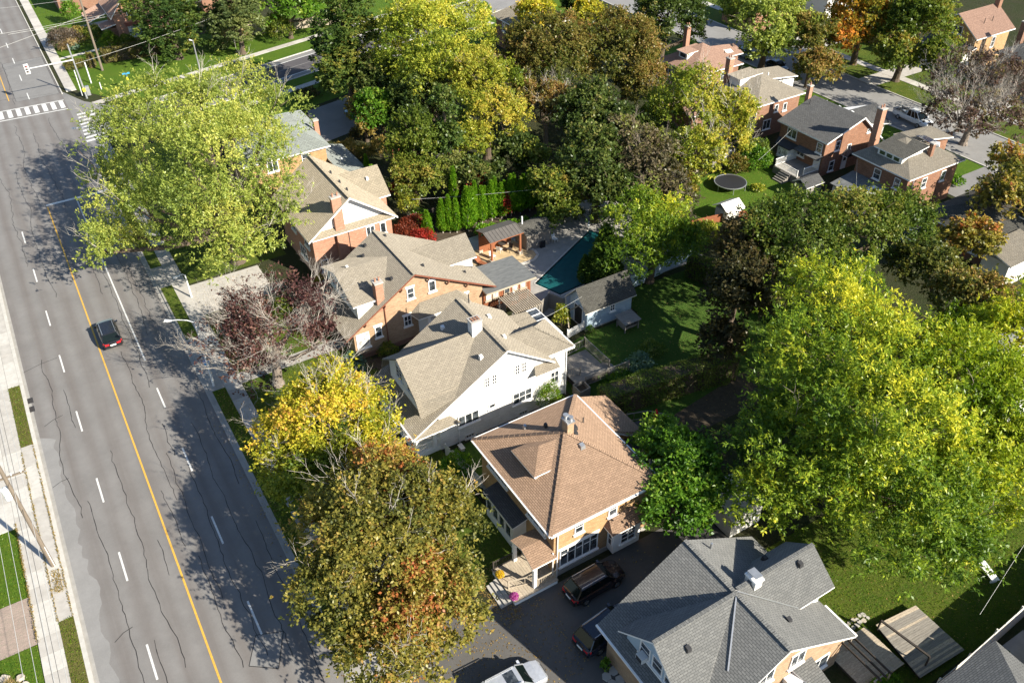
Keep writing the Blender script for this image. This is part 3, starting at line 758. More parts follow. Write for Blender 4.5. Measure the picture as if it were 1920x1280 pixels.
# rear lean-to
wallbox(A, 29.9, 37.2, 33.6, 41.2, 0, 3.1, 'br_orange', 'rear_wing')
roof(A, [[(30.3, 41.7, 5.1), (30.3, 37.2, 5.1), (32.1, 36.9, 3.95), (33.9, 36.9, 3.3), (33.9, 42.1, 3.3)][::-1]], 'sh_brown', .14, 'white', 'rear_roof')
roof(A, [[(31.6, 35.7, 3.1), (34.2, 35.7, 3.1), (34.2, 37.3, 3.1), (31.6, 37.3, 3.1)]], 'sh_char', .12, 'white', 'flat_roof')
wallbox(A, 29.9, 35.9, 34.0, 37.2, 0, 2.95, 'offwhite', 'rear_porch')
pipe(A, 33.1, 35.4, 0, 5.3, .13, 'metal_dark', 'stove_flue')
b = MB(); b.cyl((33.1, 35.4, 5.3), (33.1, 35.4, 5.5), .24, .24, 10); b.build('flue_cap', 'metal_light', A)

# ---- white brick house
B = thing('white_house', 'white-painted brick house with steep taupe gable roofs and a large street-side dormer', 'house', (26, 50.5, 0))
zr, ze = 8.35, 3.0
def mz(x): return zr - (zr - ze) / 8.9 * (26.9 - x)
def me_(x): return zr - .69 * (x - 26.9)
wallbox(B, 20.6, 46.75, 31.4, 54.4, 0, 3.9, 'br_white', gables=[[(20.6, 46.75, 3.9), (31.4, 46.75, 3.9), (31.4, 46.75, 5.1), (26.9, 46.75, 8.2), (20.6, 46.75, 4.35)], [(31.4, 54.4, 3.9), (20.6, 54.4, 3.9), (20.6, 54.4, 4.35), (26.9, 54.4, 8.2), (31.4, 54.4, 5.1)]])
roof(B, [[(18.0, 46.15, ze), (26.9, 46.15, zr), (26.9, 54.8, zr), (18.0, 54.8, ze)], [(31.5, 46.15, me_(31.5)), (31.5, 54.8, me_(31.5)), (26.9, 54.8, zr), (26.9, 46.15, zr)][::-1][::-1]], 'sh_tan', .16)
caps(B, [((26.9, 46.15, zr), (26.9, 54.8, zr))], 'sh_tan2')
gutter(B, (17.93, 46.15, 2.93), (17.93, 54.8, 2.93)); downspout(B, 22.3, 46.65, 0, 3)
# dormer
dz, dy, dx = 8.05, 50.3, 18.95
zs = 5.9
xs = 26.9 - (zr - zs) * 8.9 / (zr - ze)
DB = roof(B, [[(dx, 47.1, zs), (xs, 47.1, zs), (26.4, dy, dz), (dx, dy, dz)], [(xs, 53.5, zs), (dx, 53.5, zs), (dx, dy, dz), (26.4, dy, dz)],
              [(dx, 46.5, 4.6), (22.0, 46.45, mz(22.0) + .05), (xs, 47.1, zs), (dx, 47.1, zs)], [(dx, 54.0, 4.6), (dx, 53.5, zs), (xs, 53.5, zs), (22.0, 54.0, mz(22.0) + .05)]], 'sh_tan', .14, 'sh_tan2', 'dormer')
b = MB(); b.poly([(19.5, 47.2, mz(19.5)), (19.5, 47.2, 5.9), (19.5, dy, 7.85), (19.5, 53.4, 5.9), (19.5, 53.4, mz(19.5))][::-1])
b.poly([(19.5, 47.2, 3.4), (23, 47.2, 5.6), (23, 47.2, 5.9), (19.5, 47.2, 5.85)]); b.poly([(19.5, 53.4, 3.4), (23, 53.4, 5.6), (23, 53.4, 5.9), (19.5, 53.4, 5.85)][::-1])
b.build('dormer_wall', 'stucco', DB)
window(B, 'W', 19.5, 48.6, 49.8, 5.0, 6.3, 2, 3); window(B, 'W', 19.5, 50.7, 51.9, 5.0, 6.3, 2, 3)
# east wing
wallbox(B, 28.8, 47.2, 33.4, 51.2, 0, 5.25, 'br_white', 'east_wing')
W0, W1 = (28.9, 49.25, 6.95), (31.3, 49.25, 6.95)
roof(B, [[(29.6, 46.95, 5.3), (33.95, 46.95, 5.3), W1, W0], [(33.95, 46.95, 5.3), (33.95, 51.6, 5.3), W1], [(33.95, 51.6, 5.3), (29.6, 51.6, 5.3), W0, W1]], 'sh_tan', .14, 'white', 'wing_roof')
caps(B, [(W0, W1), (W1, (33.95, 46.95, 5.3))], 'sh_tan2', .22)
gutter(B, (29.6, 46.88, 5.22), (33.95, 46.88, 5.22)); gutter(B, (34.02, 46.95, 5.22), (34.02, 51.6, 5.22)); downspout(B, 33.3, 47.1, 0, 5.2)
roof(B, [[(29.4, 45.95, 4.55), (31.9, 45.95, 4.55), (31.9, 46.75, 5.0), (29.8, 46.75, 5.0)]], 'sh_tan', .1, 'white', 'eaves_return')
roof(B, [[(18.0, 46.1, 2.86), (22.3, 46.1, 2.86), (21.6, 46.74, 3.45), (19.3, 46.74, 3.45)]], 'sh_tan', .1, 'white', 'porch_pent')
# porch
b = MB(); b.box(18.5, 46.8, 0, 20.6, 54.2, .5); b.build('porch_base', 'stucco', B)
for y in (46.95, 49.3, 51.7, 54.1):
    b = MB(); b.box(18.45, y - .14, .5, 18.73, y + .14, 2.8); b.build('porch_column', 'white', B)
b = MB(); b.box(20.05, 46.8, .5, 20.3, 47.05, 2.8); b.build('porch_column', 'white', B)
railing(B, (18.6, 46.9), (20.6, 46.9), .5, .8); railing(B, (18.6, 47.1), (18.6, 49.2), .5, .8); railing(B, (18.6, 51.8), (18.6, 54), .5, .8)
door(B, 'W', 20.6, 50, 51, .5, 2.7, 'brown_trim')
c = chimney(B, 26.15, 50.2, .95, .75, 7.2, 9.2, 'br_white', 0, 'concrete')
for i in range(3):
    for j in range(2):
        q = MB(); q.box(25.8 + i * .26, 49.95 + j * .28, 9.24, 25.98 + i * .26, 50.13 + j * .28, 9.32); q.build('flue', 'br_brown', c)
vent(B, 24.6, 53.2, mz(24.6) + .02, .35, 'metal_light'); vent(B, 25.2, 47.6, mz(25.2) + .02, .35, 'metal_light'); vent(B, 28.0, 48.6, 7.6, .3, 'offwhite'); vent(B, 28.6, 52.2, 7.2, .35, 'offwhite'); pipe(B, 27.8, 54.3, 7.7, 1.0)
for a in (24.95, 25.65): window(B, 'S', 46.75, a, a + .45, 4.85, 5.9, 2, 3, sill=False, fw=.05)
for a in (27.85, 28.5): window(B, 'S', 46.75, a, a + .45, 4.9, 5.95, 2, 3, sill=False, fw=.05)
window(B, 'S', 46.75, 22.3, 24.3, 1.7, 2.9, 3, 1); window(B, 'S', 46.75, 27.6, 29.5, 1.6, 2.9, 3, 2); window(B, 'S', 46.75, 25.25, 25.9, 2.35, 2.85, 1, 1)
window(B, 'S', 47.2, 31.3, 32.6, 1.85, 3.1, 3, 2); window(B, 'S', 47.2, 31.4, 32.2, 4.3, 4.8, 2, 1)
for a in (22.9, 28.2): window(B, 'S', 46.75, a, a + .85, .1, .5, 3, 1, frame='offwhite')
window(B, 'E', 33.4, 48, 49.2, 3.2, 4.4, 2, 2); door(B, 'E', 33.4, 49.8, 50.7, .8, 2.9)

# ---- long buff brick house
Cc = thing('brick_house', 'buff brick house with grey-brown gable roof, twin dormers and brown eaves brackets', 'house', (26, 65.5, 0))
cz = 7.75
def cw_(x): return cz - .635 * (25.8 - x)
def ce_(x): return cz - .52 * (x - 25.8)
wallbox(Cc, 19.3, 61.4, 33.0, 69.7, 0, 3.4, 'br_buff', gables=[[(19.3, 61.4, 3.4), (33.0, 61.4, 3.4), (33.0, 61.4, 3.85), (25.8, 61.4, 7.6), (19.3, 61.4, 3.45)], [(33.0, 69.7, 3.4), (19.3, 69.7, 3.4), (25.8, 69.7, 7.6)]])
b = MB(); b.box(19.22, 61.32, 0, 33.08, 69.78, .5); b.build('foundation', 'br_brown', Cc)
roof(Cc, [[(18.4, 60.85, cw_(18.4)), (25.8, 60.85, cz), (25.8, 70.1, cz), (18.4, 70.1, cw_(18.4))], [(34.3, 60.85, ce_(34.3)), (34.3, 70.1, ce_(34.3)), (25.8, 70.1, cz), (25.8, 60.85, cz)]], 'sh_tan2', .18, 'brown_trim')
caps(Cc, [((25.8, 60.85, cz), (25.8, 70.1, cz))], 'sh_tan')
b = MB()
for x in (20.5, 22.6, 24.4): b.bar((x, 61.38, cw_(x) - .9), (x, 60.9, cw_(x) - .3), .1)
for x in (27.2, 29.2, 31.2): b.bar((x, 61.38, ce_(x) - .9), (x, 60.9, ce_(x) - .3), .1)
b.build('eaves_brackets', 'brown_trim', Cc)
# west dormer
wz = 7.35; we = 5.85; wx = 19.75
xr = 25.8 - (cz - wz) / .635; xe = 25.8 - (cz - we) / .635
DC = roof(Cc, [[(wx, 61.6, we), (xe, 61.6, we), (xr, 65.6, wz), (wx, 65.6, wz)], [(xe, 69.6, we), (wx, 69.6, we), (wx, 65.6, wz), (xr, 65.6, wz)]], 'sh_tan2', .14, 'white', 'dormer')
b = MB(); b.poly([(20.2, 61.9, 4.0), (20.2, 69.3, 4.0), (20.2, 69.3, 5.85), (20.2, 65.6, 7.2), (20.2, 61.9, 5.85)][::-1]); b.poly([(20.2, 61.9, 4), (22.9, 61.9, 5.7), (22.9, 61.9, 5.8), (20.2, 61.9, 5.85)]); b.build('dormer_wall', 'stucco', DC)
for a in (63.0, 65.1, 67.2): window(Cc, 'W', 20.2, a, a + 1.3, 4.75, 5.9, 2, 1)
# east dormer
ez, ee = 6.75, 5.1
xr2 = 25.8 + (cz - ez) / .52; xe2 = 25.8 + (cz - ee) / .52
DE = roof(Cc, [[(xe2, 64.1, ee), (34.0, 64.1, ee), (34.0, 66.3, ez), (xr2, 66.3, ez)], [(34.0, 68.5, ee), (xe2, 68.5, ee), (xr2, 66.3, ez), (34.0, 66.3, ez)]], 'sh_tan2', .14, 'white', 'dormer')
b = MB(); b.poly([(xe2, 64.4, 5.1), (33.6, 64.4, 3.9), (33.6, 64.4, 5.1)]); b.poly([(33.6, 64.4, 3.7), (33.6, 68.2, 3.7), (33.6, 68.2, 5.1), (33.6, 66.3, 6.6), (33.6, 64.4, 5.1)]); b.build('dormer_wall', 'stucco', DE)
chimney(Cc, 22.4, 61.75, .75, .75, 4.6, 7.7, 'br_pink', 2, 'concrete')
for x, y in ((24.4, 69.2), (24.2, 62.7), (23.7, 68.2)): vent(Cc, x, y, cw_(x), .28)
vent(Cc, 26.5, 69.0, 7.35, .25); vent(Cc, 27.6, 63.0, 6.8, .25); vent(Cc, 21.3, 66.3, 7.0, .28, 'metal_light'); pipe(Cc, 20.6, 69.6, cw_(20.6), .9, .04); vent(Cc, 32.0, 63.0, 4.5, .22)
window(Cc, 'S', 61.4, 25.0, 25.75, 4.9, 6.1, 1, 2, lintel='white'); window(Cc, 'S', 61.4, 27.25, 28.0, 4.9, 6.1, 1, 1, lintel='white')
window(Cc, 'S', 61.4, 24.4, 25.2, 1.95, 3.15, 2, 2, lintel='white'); window(Cc, 'S', 61.4, 30.6, 31.4, 2.3, 3.3, 2, 1, lintel='white')
window(Cc, 'S', 61.4, 21.4, 22.1, 1.85, 3.1, 1, 2, lintel='white'); window(Cc, 'S', 61.4, 19.5, 20.8, 1.2, 2.9, 2, 1, glass='glass_curtain')
downspout(Cc, 22.6, 61.3, 0, 5.3, 'brown_trim')
b = MB(); b.prism([(25.9, 61.4), (26.5, 61.35 - .95), (30.0, 60.45), (30.6, 61.4)], .5, 3.2); b.build('bay_window', 'white', Cc)
for k in range(4): window(Cc, 'S', 60.42, 26.65 + k * .82, 27.4 + k * .82, 1.0, 2.9, 1, 1, glass='glass' if k % 2 else 'glass_curtain', sill=False)
roof(Cc, [[(25.4, 60.1, 3.2), (31.0, 60.1, 3.2), (30.2, 61.4, 4.1), (26.2, 61.4, 4.1)], [(25.1, 61.4, 3.2), (25.4, 60.1, 3.2), (26.2, 61.4, 4.1)], [(31.0, 60.1, 3.2), (31.3, 61.4, 3.2), (30.2, 61.4, 4.1)]], 'sh_tan2', .12, 'white', 'bay_roof')
# red cedar rear extension, vertical boards picked out
wallbox(Cc, 33.0, 61.2, 38.5, 64.9, 0, 2.75, 'wood_red', 'rear_extension')
for k in range(27):
    b = MB(); x = 33.05 + k * .2; b.box(x, 61.15, .05, x + .17, 61.195, 2.72); b.build('cladding_board', 'wood_red', Cc)
roof(Cc, [[(33.0, 60.5, 3.0), (38.75, 60.5, 3.0), (38.75, 65.2, 3.0), (33.0, 65.2, 3.1)]], 'rolled', .2, 'wood_pale', 'flat_roof')
for a in (33.2, 34.0, 35.3, 36.25, 37.2): window(Cc, 'S', 61.15, a, a + .7, 1.75, 2.5, 1, 1, frame='wood_pale', glass='glass_curtain' if a != 35.3 else 'glass')

# ---- house with the white gable
Dd = thing('brick_house', 'pink brick house with fawn gable roof and a big white gable triangle facing the camera', 'house', (25.5, 80.5, 0))
gz, ge = 9.2, 5.5
wallbox(Dd, 21.1, 75.7, 30.0, 86.0, 0, 5.4, 'br_pink')
b = MB(); b.poly([(21.2, 75.72, 5.4), (29.9, 75.72, 5.4), (25.5, 75.72, 8.75)]); b.build('gable_wall', 'stucco', Dd)
b = MB(); b.poly([(29.9, 86.0, 5.4), (21.2, 86.0, 5.4), (25.5, 86.0, 8.75)]); b.build('gable_wall', 'stucco', Dd)
gs = (gz - ge) / 5.0
roof(Dd, [[(20.5, 74.95, ge), (25.5, 74.95, gz), (25.5, 86.5, gz), (20.5, 86.5, ge)], [(30.5, 74.95, ge), (30.5, 86.5, ge), (25.5, 86.5, gz), (25.5, 74.95, gz)]], 'sh_gold', .2)
roof(Dd, [[(20.9, 74.95, 5.52), (30.1, 74.95, 5.52), (29.6, 75.7, 5.95), (21.4, 75.7, 5.95)]], 'sh_gold', .12, 'white', 'pent_roof')
caps(Dd, [((25.5, 74.95, gz), (25.5, 86.5, gz))], 'sh_gold')
chimney(Dd, 24.15, 75.5, 1.0, .5, 0, 9.5, 'br_pink', 2, 'concrete')
for y in (77.5, 79.5, 82): vent(Dd, 26.2, y, 8.75, .2)
er, eew = 8.0, 5.6
xv = 25.5 + (gz - er) / gs; xw = 25.5 + (gz - eew) / gs
ED = roof(Dd, [[(xw, 79.6, eew), (31.8, 79.6, eew), (31.8, 82.6, er), (xv, 82.6, er)], [(31.8, 85.6, eew), (xw, 85.6, eew), (xv, 82.6, er), (31.8, 82.6, er)]], 'sh_gold', .15, 'white', 'wing_roof')
wallbox(Dd, 29.9, 80.0, 31.4, 85.2, 0, 5.4, 'br_pink', 'east_wing', gables=[[(31.4, 80, 5.4), (31.4, 85.2, 5.4), (31.4, 82.6, 7.7)]])
vent(Dd, 30.0, 81.4, 7.2, .28, 'white')
window(Dd, 'S', 75.7, 27.0, 28.0, 3.6, 4.9, 2, 1); window(Dd, 'S', 75.7, 28.6, 29.3, 3.6, 4.9, 1, 1); window(Dd, 'S', 75.7, 21.6, 22.4, 1.2, 2.6, 1, 2)
window(Dd, 'S', 75.7, 26.6, 27.8, 1.2, 2.6, 2, 1); downspout(Dd, 24.9, 75.2, 0, 5.4, 'metal_dark')
window(Dd, 'W', 21.1, 77, 78.4, 3.4, 4.7, 2, 1); window(Dd, 'W', 21.1, 81, 82.4, 3.4, 4.7, 2, 1); window(Dd, 'W', 21.1, 78.5, 80.5, 1.2, 2.6, 3, 1)

# ---- grey-green tiled house near the junction
E_ = thing('brick_house', 'brick house with pale grey-green tiled roofs partly hidden by the lime-green tree', 'house', (28, 100, 0))
wallbox(E_, 20.6, 96.2, 30.6, 103.6, 0, 5.1, 'br_orange')
roof(E_, hiproof(20.1, 95.7, 31.1, 104.1, 5.2, [(24.3, 99.9, 7.6), (27.2, 99.9, 7.6)]), 'sh_greentile', .16, 'white')
wallbox(E_, 24, 103.6, 31.5, 108.4, 0, 3.6, 'br_orange', 'north_wing'); roof(E_, hiproof(23.6, 102.5, 32.0, 108.8, 4.9, [(26.6, 105.8, 6.3), (29.2, 105.8, 6.3)]), 'sh_greentile', .16, 'white', 'wing_roof')
wallbox(E_, 30.6, 92.6, 33.6, 99.8, 0, 2.7, 'br_orange', 'east_lean_to')
roof(E_, [[(30.6, 91.6, 3.3), (34.2, 91.6, 2.7), (34.2, 100.5, 2.7), (30.6, 100.5, 3.6)]], 'sh_greentile', .14, 'white', 'lean_to_roof')
chimney(E_, 31.3, 100.9, .6, .6, 3, 6.6, 'br_pink')
window(E_, 'S', 96.2, 27.4, 28.4, 3.5, 4.8, 1, 2); window(E_, 'S', 96.2, 23.0, 24.4, 3.5, 4.8, 2, 1); window(E_, 'S', 96.2, 24.6, 25.9, 1.0, 2.5, 1, 2)

# ---- dark grey cross-gabled house, bottom
X = thing('grey_roof_house', 'house with slate-grey cross-gabled shingle roof and white dormer gable at the bottom of the view', 'house', (27, 19.9, 0))
xz, xe_ = 7.5, 3.6
k1 = .6
def xw_(x): return xz - k1 * (27.05 - x)
def xe2_(x): return xz - k1 * (x - 27.05)
P0 = (27.05, 19.9, xz)
wallbox(X, 21.0, 15.9, 33.3, 24.1, 0, 3.5, 'br_buff', gables=[[(21, 15.9, 3.5), (33.3, 15.9, 3.5), (27.05, 15.9, 7.3)], [(33.3, 24.1, 3.5), (21, 24.1, 3.5), (27.05, 24.1, 7.3)]])
roof(X, [[(20.45, 15.4, xw_(20.45)), (27.05, 15.4, xz), (27.05, 24.6, xz), (20.45, 24.6, xw_(20.45))], [(33.65, 15.4, xe2_(33.65)), (33.65, 24.6, xe2_(33.65)), (27.05, 24.6, xz), (27.05, 15.4, xz)]], 'sh_slate', .16)
# west gable
kw = 2.75 / 3.05
GW = roof(X, [[(20.75, 16.85, xz - 2.75), (22.3, 16.85, xz - 2.75), (27.05, 19.9, xz + .03), (20.75, 19.9, xz)], [(22.3, 22.95, xz - 2.75), (20.75, 22.95, xz - 2.75), (20.75, 19.9, xz), (27.05, 19.9, xz + .03)]], 'sh_slate', .14, 'white', 'west_gable_roof')
b = MB(); b.poly([(21.25, 17.2, 3.8), (21.25, 22.6, 3.8), (21.25, 22.6, 4.9), (21.25, 19.9, 7.25), (21.25, 17.2, 4.9)][::-1]); b.poly([(21.25, 22.6, 3.8), (23, 22.6, 4.9), (23, 22.6, 5.0), (21.25, 22.6, 4.9)]); b.build('gable_wall', 'blue_siding', GW)
for a in (18.1, 19.25, 20.4): window(X, 'W', 21.25, a, a + .95, 4.35, 5.6, 1, 2)
b = MB(); b.box(20.75, 20.55, 4.3, 21.3, 21.15, 4.72); ac = b.build('air_conditioner', 'metal_light', X)
b = MB()
for k in range(6): b.box(20.73, 20.6, 4.34 + k * .06, 20.748, 21.1, 4.365 + k * .06)
b.build('grille', 'metal_dark', ac)
# east gable
GE = roof(X, [[(31.1, 18.05, 5.08), (34.2, 18.05, 5.08), (33.8, 20.1, xz - .1), (27.2, 20.1, xz)], [(34.2, 22.3, 5.05), (31.1, 22.3, 5.05), (27.2, 20.1, xz), (33.8, 20.1, xz - .1)]], 'sh_slate', .14, 'white', 'east_gable_roof')
b = MB(); b.poly([(33.4, 18.4, 3.6), (33.4, 22.0, 3.6), (33.4, 22.0, 5.0), (33.4, 20.1, 7.2), (33.4, 18.4, 5.0)]); b.poly([(31.1, 18.4, 4.95), (33.4, 18.4, 3.7), (33.4, 18.4, 5.0)]); b.build('gable_wall', 'stucco', GE)
# silver valley flashings
b = MB(); b.bar((27.0, 19.8, xz + .03), (24.1, 17.0, 5.75), .09, .03); b.bar((27.2, 19.95, xz + .04), (31.0, 18.1, 5.2), .09, .03); b.build('valley_flashing', 'metal', X)
caps(X, [((27.05, 15.4, xz), (27.05, 24.6, xz)), ((20.75, 19.9, xz), (27.05, 19.9, xz + .03)), ((27.3, 20.1, xz), (33.8, 20.1, xz - .1))], 'sh_slate', .26)
gutter(X, (20.38, 15.4, 3.5), (20.38, 24.6, 3.5)); gutter(X, (33.72, 15.4, 3.5), (33.72, 18.0, 3.5))
c = chimney(X, 28.7, 20.1, .6, .85, 6.2, 7.75, 'offwhite', 0, 'white')
b = MB(); b.slab([(28.42, 19.75, 8.05), (29.0, 19.75, 8.0), (29.0, 20.5, 8.0), (28.42, 20.5, 8.05)], .03, 0, 0)
for x in (28.46, 28.95):
    for y in (19.8, 20.45): b.bar((x, y, 7.75), (x, y, 8.0), .025)
b.build('rain_hood', 'metal', c)
for x, y, z in ((32.2, 19.6, 7.0), (22.6, 18.9, 6.65), (29.2, 17.4, 6.2), (31.4, 21.6, 5.9)): vent(X, x, y, z, .34, 'metal_dark')
pipe(X, 28.6, 23.7, 6.6, .5, .08, 'metal')
window(X, 'S', 15.9, 30.6, 32.2, 1.0, 2.4, 2, 1); window(X, 'S', 15.9, 28.2, 29.4, 3.9, 5.2, 2, 1); window(X, 'S', 15.9, 25.6, 26.8, 4.2, 5.6, 2, 1)
roof(X, [[(29.2, 14.1, 2.9), (30.3, 14.1, 2.9), (30.3, 15.9, 3.5), (28.6, 15.9, 3.5)]], 'sh_slate', .1, 'white', 'porch_roof')
b = MB(); b.box(28.0, 15.1, 2.75, 29.2, 15.88, 3.15); b.build('awning_box', 'white', X)

# ---- far brick houses along the second street
def vwin(H, face, c, lst, **kw):
    for a0, a1, z0, z1, nx, nz in lst: window(H, face, c, a0, a1, z0, z1, nx, nz, **kw)
F = thing('brick_house', 'far brick house with reddish hip roof, small white dormer and tall chimney', 'house', (88, 92.5, 0))
wallbox(F, 83.8, 88.9, 92.0, 96.3, 0, 5.1, 'br_brown'); roof(F, hiproof(83.3, 88.4, 92.5, 96.8, 5.2, [(87.9, 92.6, 7.9)]), 'sh_red')
wallbox(F, 92.0, 91.8, 94.6, 95.4, 0, 4.8, 'br_brown', 'east_wing'); roof(F, [[(91.5, 91.4, 5.3), (95.2, 91.4, 5.3), (95.2, 93.5, 6.1), (90.4, 93.5, 6.6)], [(95.2, 95.7, 5.3), (91.5, 95.7, 5.3), (90.4, 93.5, 6.6), (95.2, 93.5, 6.1)]], 'sh_red', .15, 'white', 'wing_roof')
b = MB(); b.box(84.8, 92.2, 6.0, 87.4, 94.0, 7.0); dd = b.build('dormer', 'stucco', F)
b = MB(); b.slab([(84.5, 91.9, 7.05), (88.2, 91.9, 7.25), (88.2, 94.3, 7.25), (84.5, 94.3, 7.05)], .1, 0, 1); b.build('dormer_roof', ['sh_red', 'white'], dd)
b = MB(); b.box(84.76, 92.5, 6.25, 84.81, 93.7, 6.8); b.build('dormer_pane', 'glass', dd)
chimney(F, 88.6, 96.9, .7, .7, 0, 9.0, 'br_pink', 2)
wallbox(F, 78.2, 82.6, 82.4, 88.2, 0, 2.7, 'br_brown', 'garage'); roof(F, hiproof(77.6, 82.0, 83.0, 88.8, 2.8, [(80.3, 84.5, 4.0), (80.3, 86.4, 4.0)]), 'sh_red', .14, 'white', 'garage_roof')
vwin(F, 'W', 83.8, [(90, 91.2, 3.2, 4.6, 1, 2), (93.6, 94.8, 3.2, 4.6, 2, 1)]); vwin(F, 'S', 88.9, [(88.6, 89.5, 3.2, 4.5, 1, 2), (86, 86.9, 3.2, 4.5, 1, 2), (87, 88.2, .8, 2.2, 2, 1)])
pipe(F, 90.5, 90.6, 6.3, .6, .05)
G_ = thing('brick_house', 'far brick house with pale tan hip roof between the reddish and charcoal roofs', 'house', (87.5, 80, 0))
wallbox(G_, 83.7, 76.4, 91.6, 83.7, 0, 5.0, 'br_brown'); roof(G_, hiproof(83.2, 75.9, 92.1, 84.2, 5.1, [(87.5, 80.1, 7.15)]), 'sh_tan')
wallbox(G_, 91.6, 81.2, 95.4, 84.8, 0, 4.6, 'stucco', 'east_wing'); roof(G_, [[(88.5, 81.0, 6.0), (95.9, 81.0, 5.0), (96.3, 85.3, 5.0), (89.5, 84.6, 6.0)]], 'sh_tan', .15, 'white', 'wing_roof')
chimney(G_, 85.6, 84.4, .8, .8, 0, 8.6, 'br_pink', 2)
b = MB(); b.box(84.6, 81.0, 5.4, 87.4, 83.0, 6.9); dd = b.build('dormer', 'stucco', G_)
b = MB(); b.slab([(84.3, 80.7, 6.95), (88.4, 80.7, 7.1), (88.4, 83.3, 7.1), (84.3, 83.3, 6.95)], .1, 0, 1); b.build('dormer_roof', ['sh_tan', 'white'], dd)
vwin(G_, 'W', 83.7, [(77.4, 78.6, 3.2, 4.6, 1, 2), (80, 81.2, 3.2, 4.6, 1, 2)]); vwin(G_, 'S', 76.4, [(85.3, 86.7, 1.1, 2.5, 2, 1), (88.6, 89.3, 3.1, 4.2, 1, 1), (87.0, 87.7, 3.3, 4.3, 1, 1)])
downspout(G_, 83.6, 76.3, 0, 5); pipe(G_, 89.8, 78.4, 6.2, .6, .05); pipe(G_, 88.9, 80.2, 6.9, .3, .08, 'white')
Hh = thing('brick_house', 'far red brick house with charcoal gable roof and white back stairs', 'house', (88, 67.8, 0))
wallbox(Hh, 83.3, 64.0, 93.4, 71.5, 0, 2.5, 'br_red'); wallbox(Hh, 83.3, 64.0, 91.2, 71.5, 2.5, 4.75, 'br_red', 'upper_wall')
b = MB(); b.poly([(83.3, 64.0, 4.75), (91.2, 64, 4.75), (89, 64, 6.65)]); b.poly([(91.2, 71.5, 4.75), (83.3, 71.5, 4.75), (89, 71.5, 6.65)]); b.poly([(91.2, 63.99, 2.5), (93.4, 63.99, 2.5), (91.2, 63.99, 4.7)]); b.build('gable_wall', 'br_red', Hh)
roof(Hh, [[(82.9, 63.5, 4.85), (89, 63.5, 6.8), (89, 71.9, 6.8), (82.9, 71.9, 4.85)], [(94, 63.5, 2.5), (94, 71.9, 2.5), (89, 71.9, 6.8), (89, 63.5, 6.8)]], 'sh_char', .2)
wallbox(Hh, 93.4, 66.6, 97.6, 71.6, 0, 2.9, 'stucco', 'front_porch'); roof(Hh, [[(92.0, 66.0, 4.2), (98.2, 66.0, 2.9), (98.2, 69.1, 4.6), (91.0, 69.1, 4.9)], [(98.2, 72.1, 2.9), (92.0, 72.1, 4.2), (91.0, 69.1, 4.9), (98.2, 69.1, 4.6)]], 'sh_char', .15, 'white', 'porch_roof')
chimney(Hh, 88.2, 72.2, .55, .55, 0, 8.2, 'br_pink', 1); pipe(Hh, 87.3, 71, 6.4, .5, .05)
for x, y in ((88.7, 70), (88.8, 68), (88.9, 66.0)): vent(Hh, x + .6, y, 6.35, .4, 'metal_light')
vwin(Hh, 'S', 64.0, [(85.1, 85.9, 3.1, 4.4, 1, 2), (87.4, 88.1, 2.6, 3.4, 1, 1), (84.7, 85.6, .4, 1.8, 1, 2), (90.6, 91.1, 4.2, 4.7, 1, 1)]); vwin(Hh, 'W', 83.3, [(68.7, 70.3, 3.2, 4.4, 2, 1), (64.4, 65.3, 3.0, 4.3, 1, 2), (66.9, 68.3, 1.5, 2.2, 2, 1)])
door(Hh, 'W', 83.3, 64.3, 65.3, .9, 2.6)
b = MB(); b.prism([(83.3, 68.3), (83.3, 71.2), (82.5, 70.7), (82.5, 68.8)][::-1], .4, 2.1); bw = b.build('bay_window', 'white', Hh)
window(Hh, 'W', 82.5, 68.95, 70.55, .8, 1.9, 3, 1, glass='glass_curtain')
roof(Hh, [[(82.2, 68.5, 2.15), (83.3, 68.0, 2.7), (83.3, 71.5, 2.7), (82.2, 71.0, 2.15)][::-1]], 'metal_dark', .08, 'metal_dark', 'bay_roof')
roof(Hh, [[(82.3, 64.0, 2.55), (83.3, 64.0, 2.85), (83.3, 68.0, 2.85), (82.3, 68.0, 2.55)]], 'sh_char', .08, 'metal_dark', 'door_hood')
roof(Hh, [[(86.6, 63.0, 2.3), (88.4, 63.0, 2.3), (87.5, 63.0, 2.9)], [(86.6, 63.0, 2.25), (87.5, 63.0, 2.9), (87.5, 64.0, 2.9), (86.6, 64.0, 2.25)]], 'sh_char', .08, 'white', 'side_door_hood'); door(Hh, 'S', 64.0, 87, 87.9, .1, 2.1)
b = MB(); b.box(79.4, 64.2, 0, 83.3, 68.2, .9); b.build('deck', 'wood_grey', Hh)
railing(Hh, (79.5, 64.3), (79.5, 68.1), .9, .9, 'white', .16); railing(Hh, (79.5, 68.1), (83.2, 68.1), .9, .9, 'white', .16); railing(Hh, (80.6, 64.3), (83.2, 64.3), .9, .9, 'white', .16)
for k in range(5):
    b = MB(); b.box(78.0 + .28 * k, 65.2, 0, 78.26 + .28 * k, 66.8, .18 * (k + 1)); b.build('step', 'wood_grey', Hh)
I_ = thing('brick_house', 'far red brick house with grey-brown hip roof, wide dormer, solar panels and satellite dish', 'house', (88, 55.5, 0))
wallbox(I_, 83.4, 52.0, 92.2, 59.3, 0, 5.05, 'br_red'); roof(I_, hiproof(82.9, 51.5, 92.7, 59.8, 5.15, [(87.1, 56.2, 7.5)]), 'sh_tan2')
wallbox(I_, 92.2, 56.6, 96.4, 59.4, 0, 4.8, 'br_red', 'east_wing'); roof(I_, [[(88.5, 56.2, 6.6), (96.8, 56.2, 5.1), (97.2, 59.9, 5.1), (89.8, 59.7, 5.9)]], 'sh_tan2', .15, 'white', 'wing_roof')
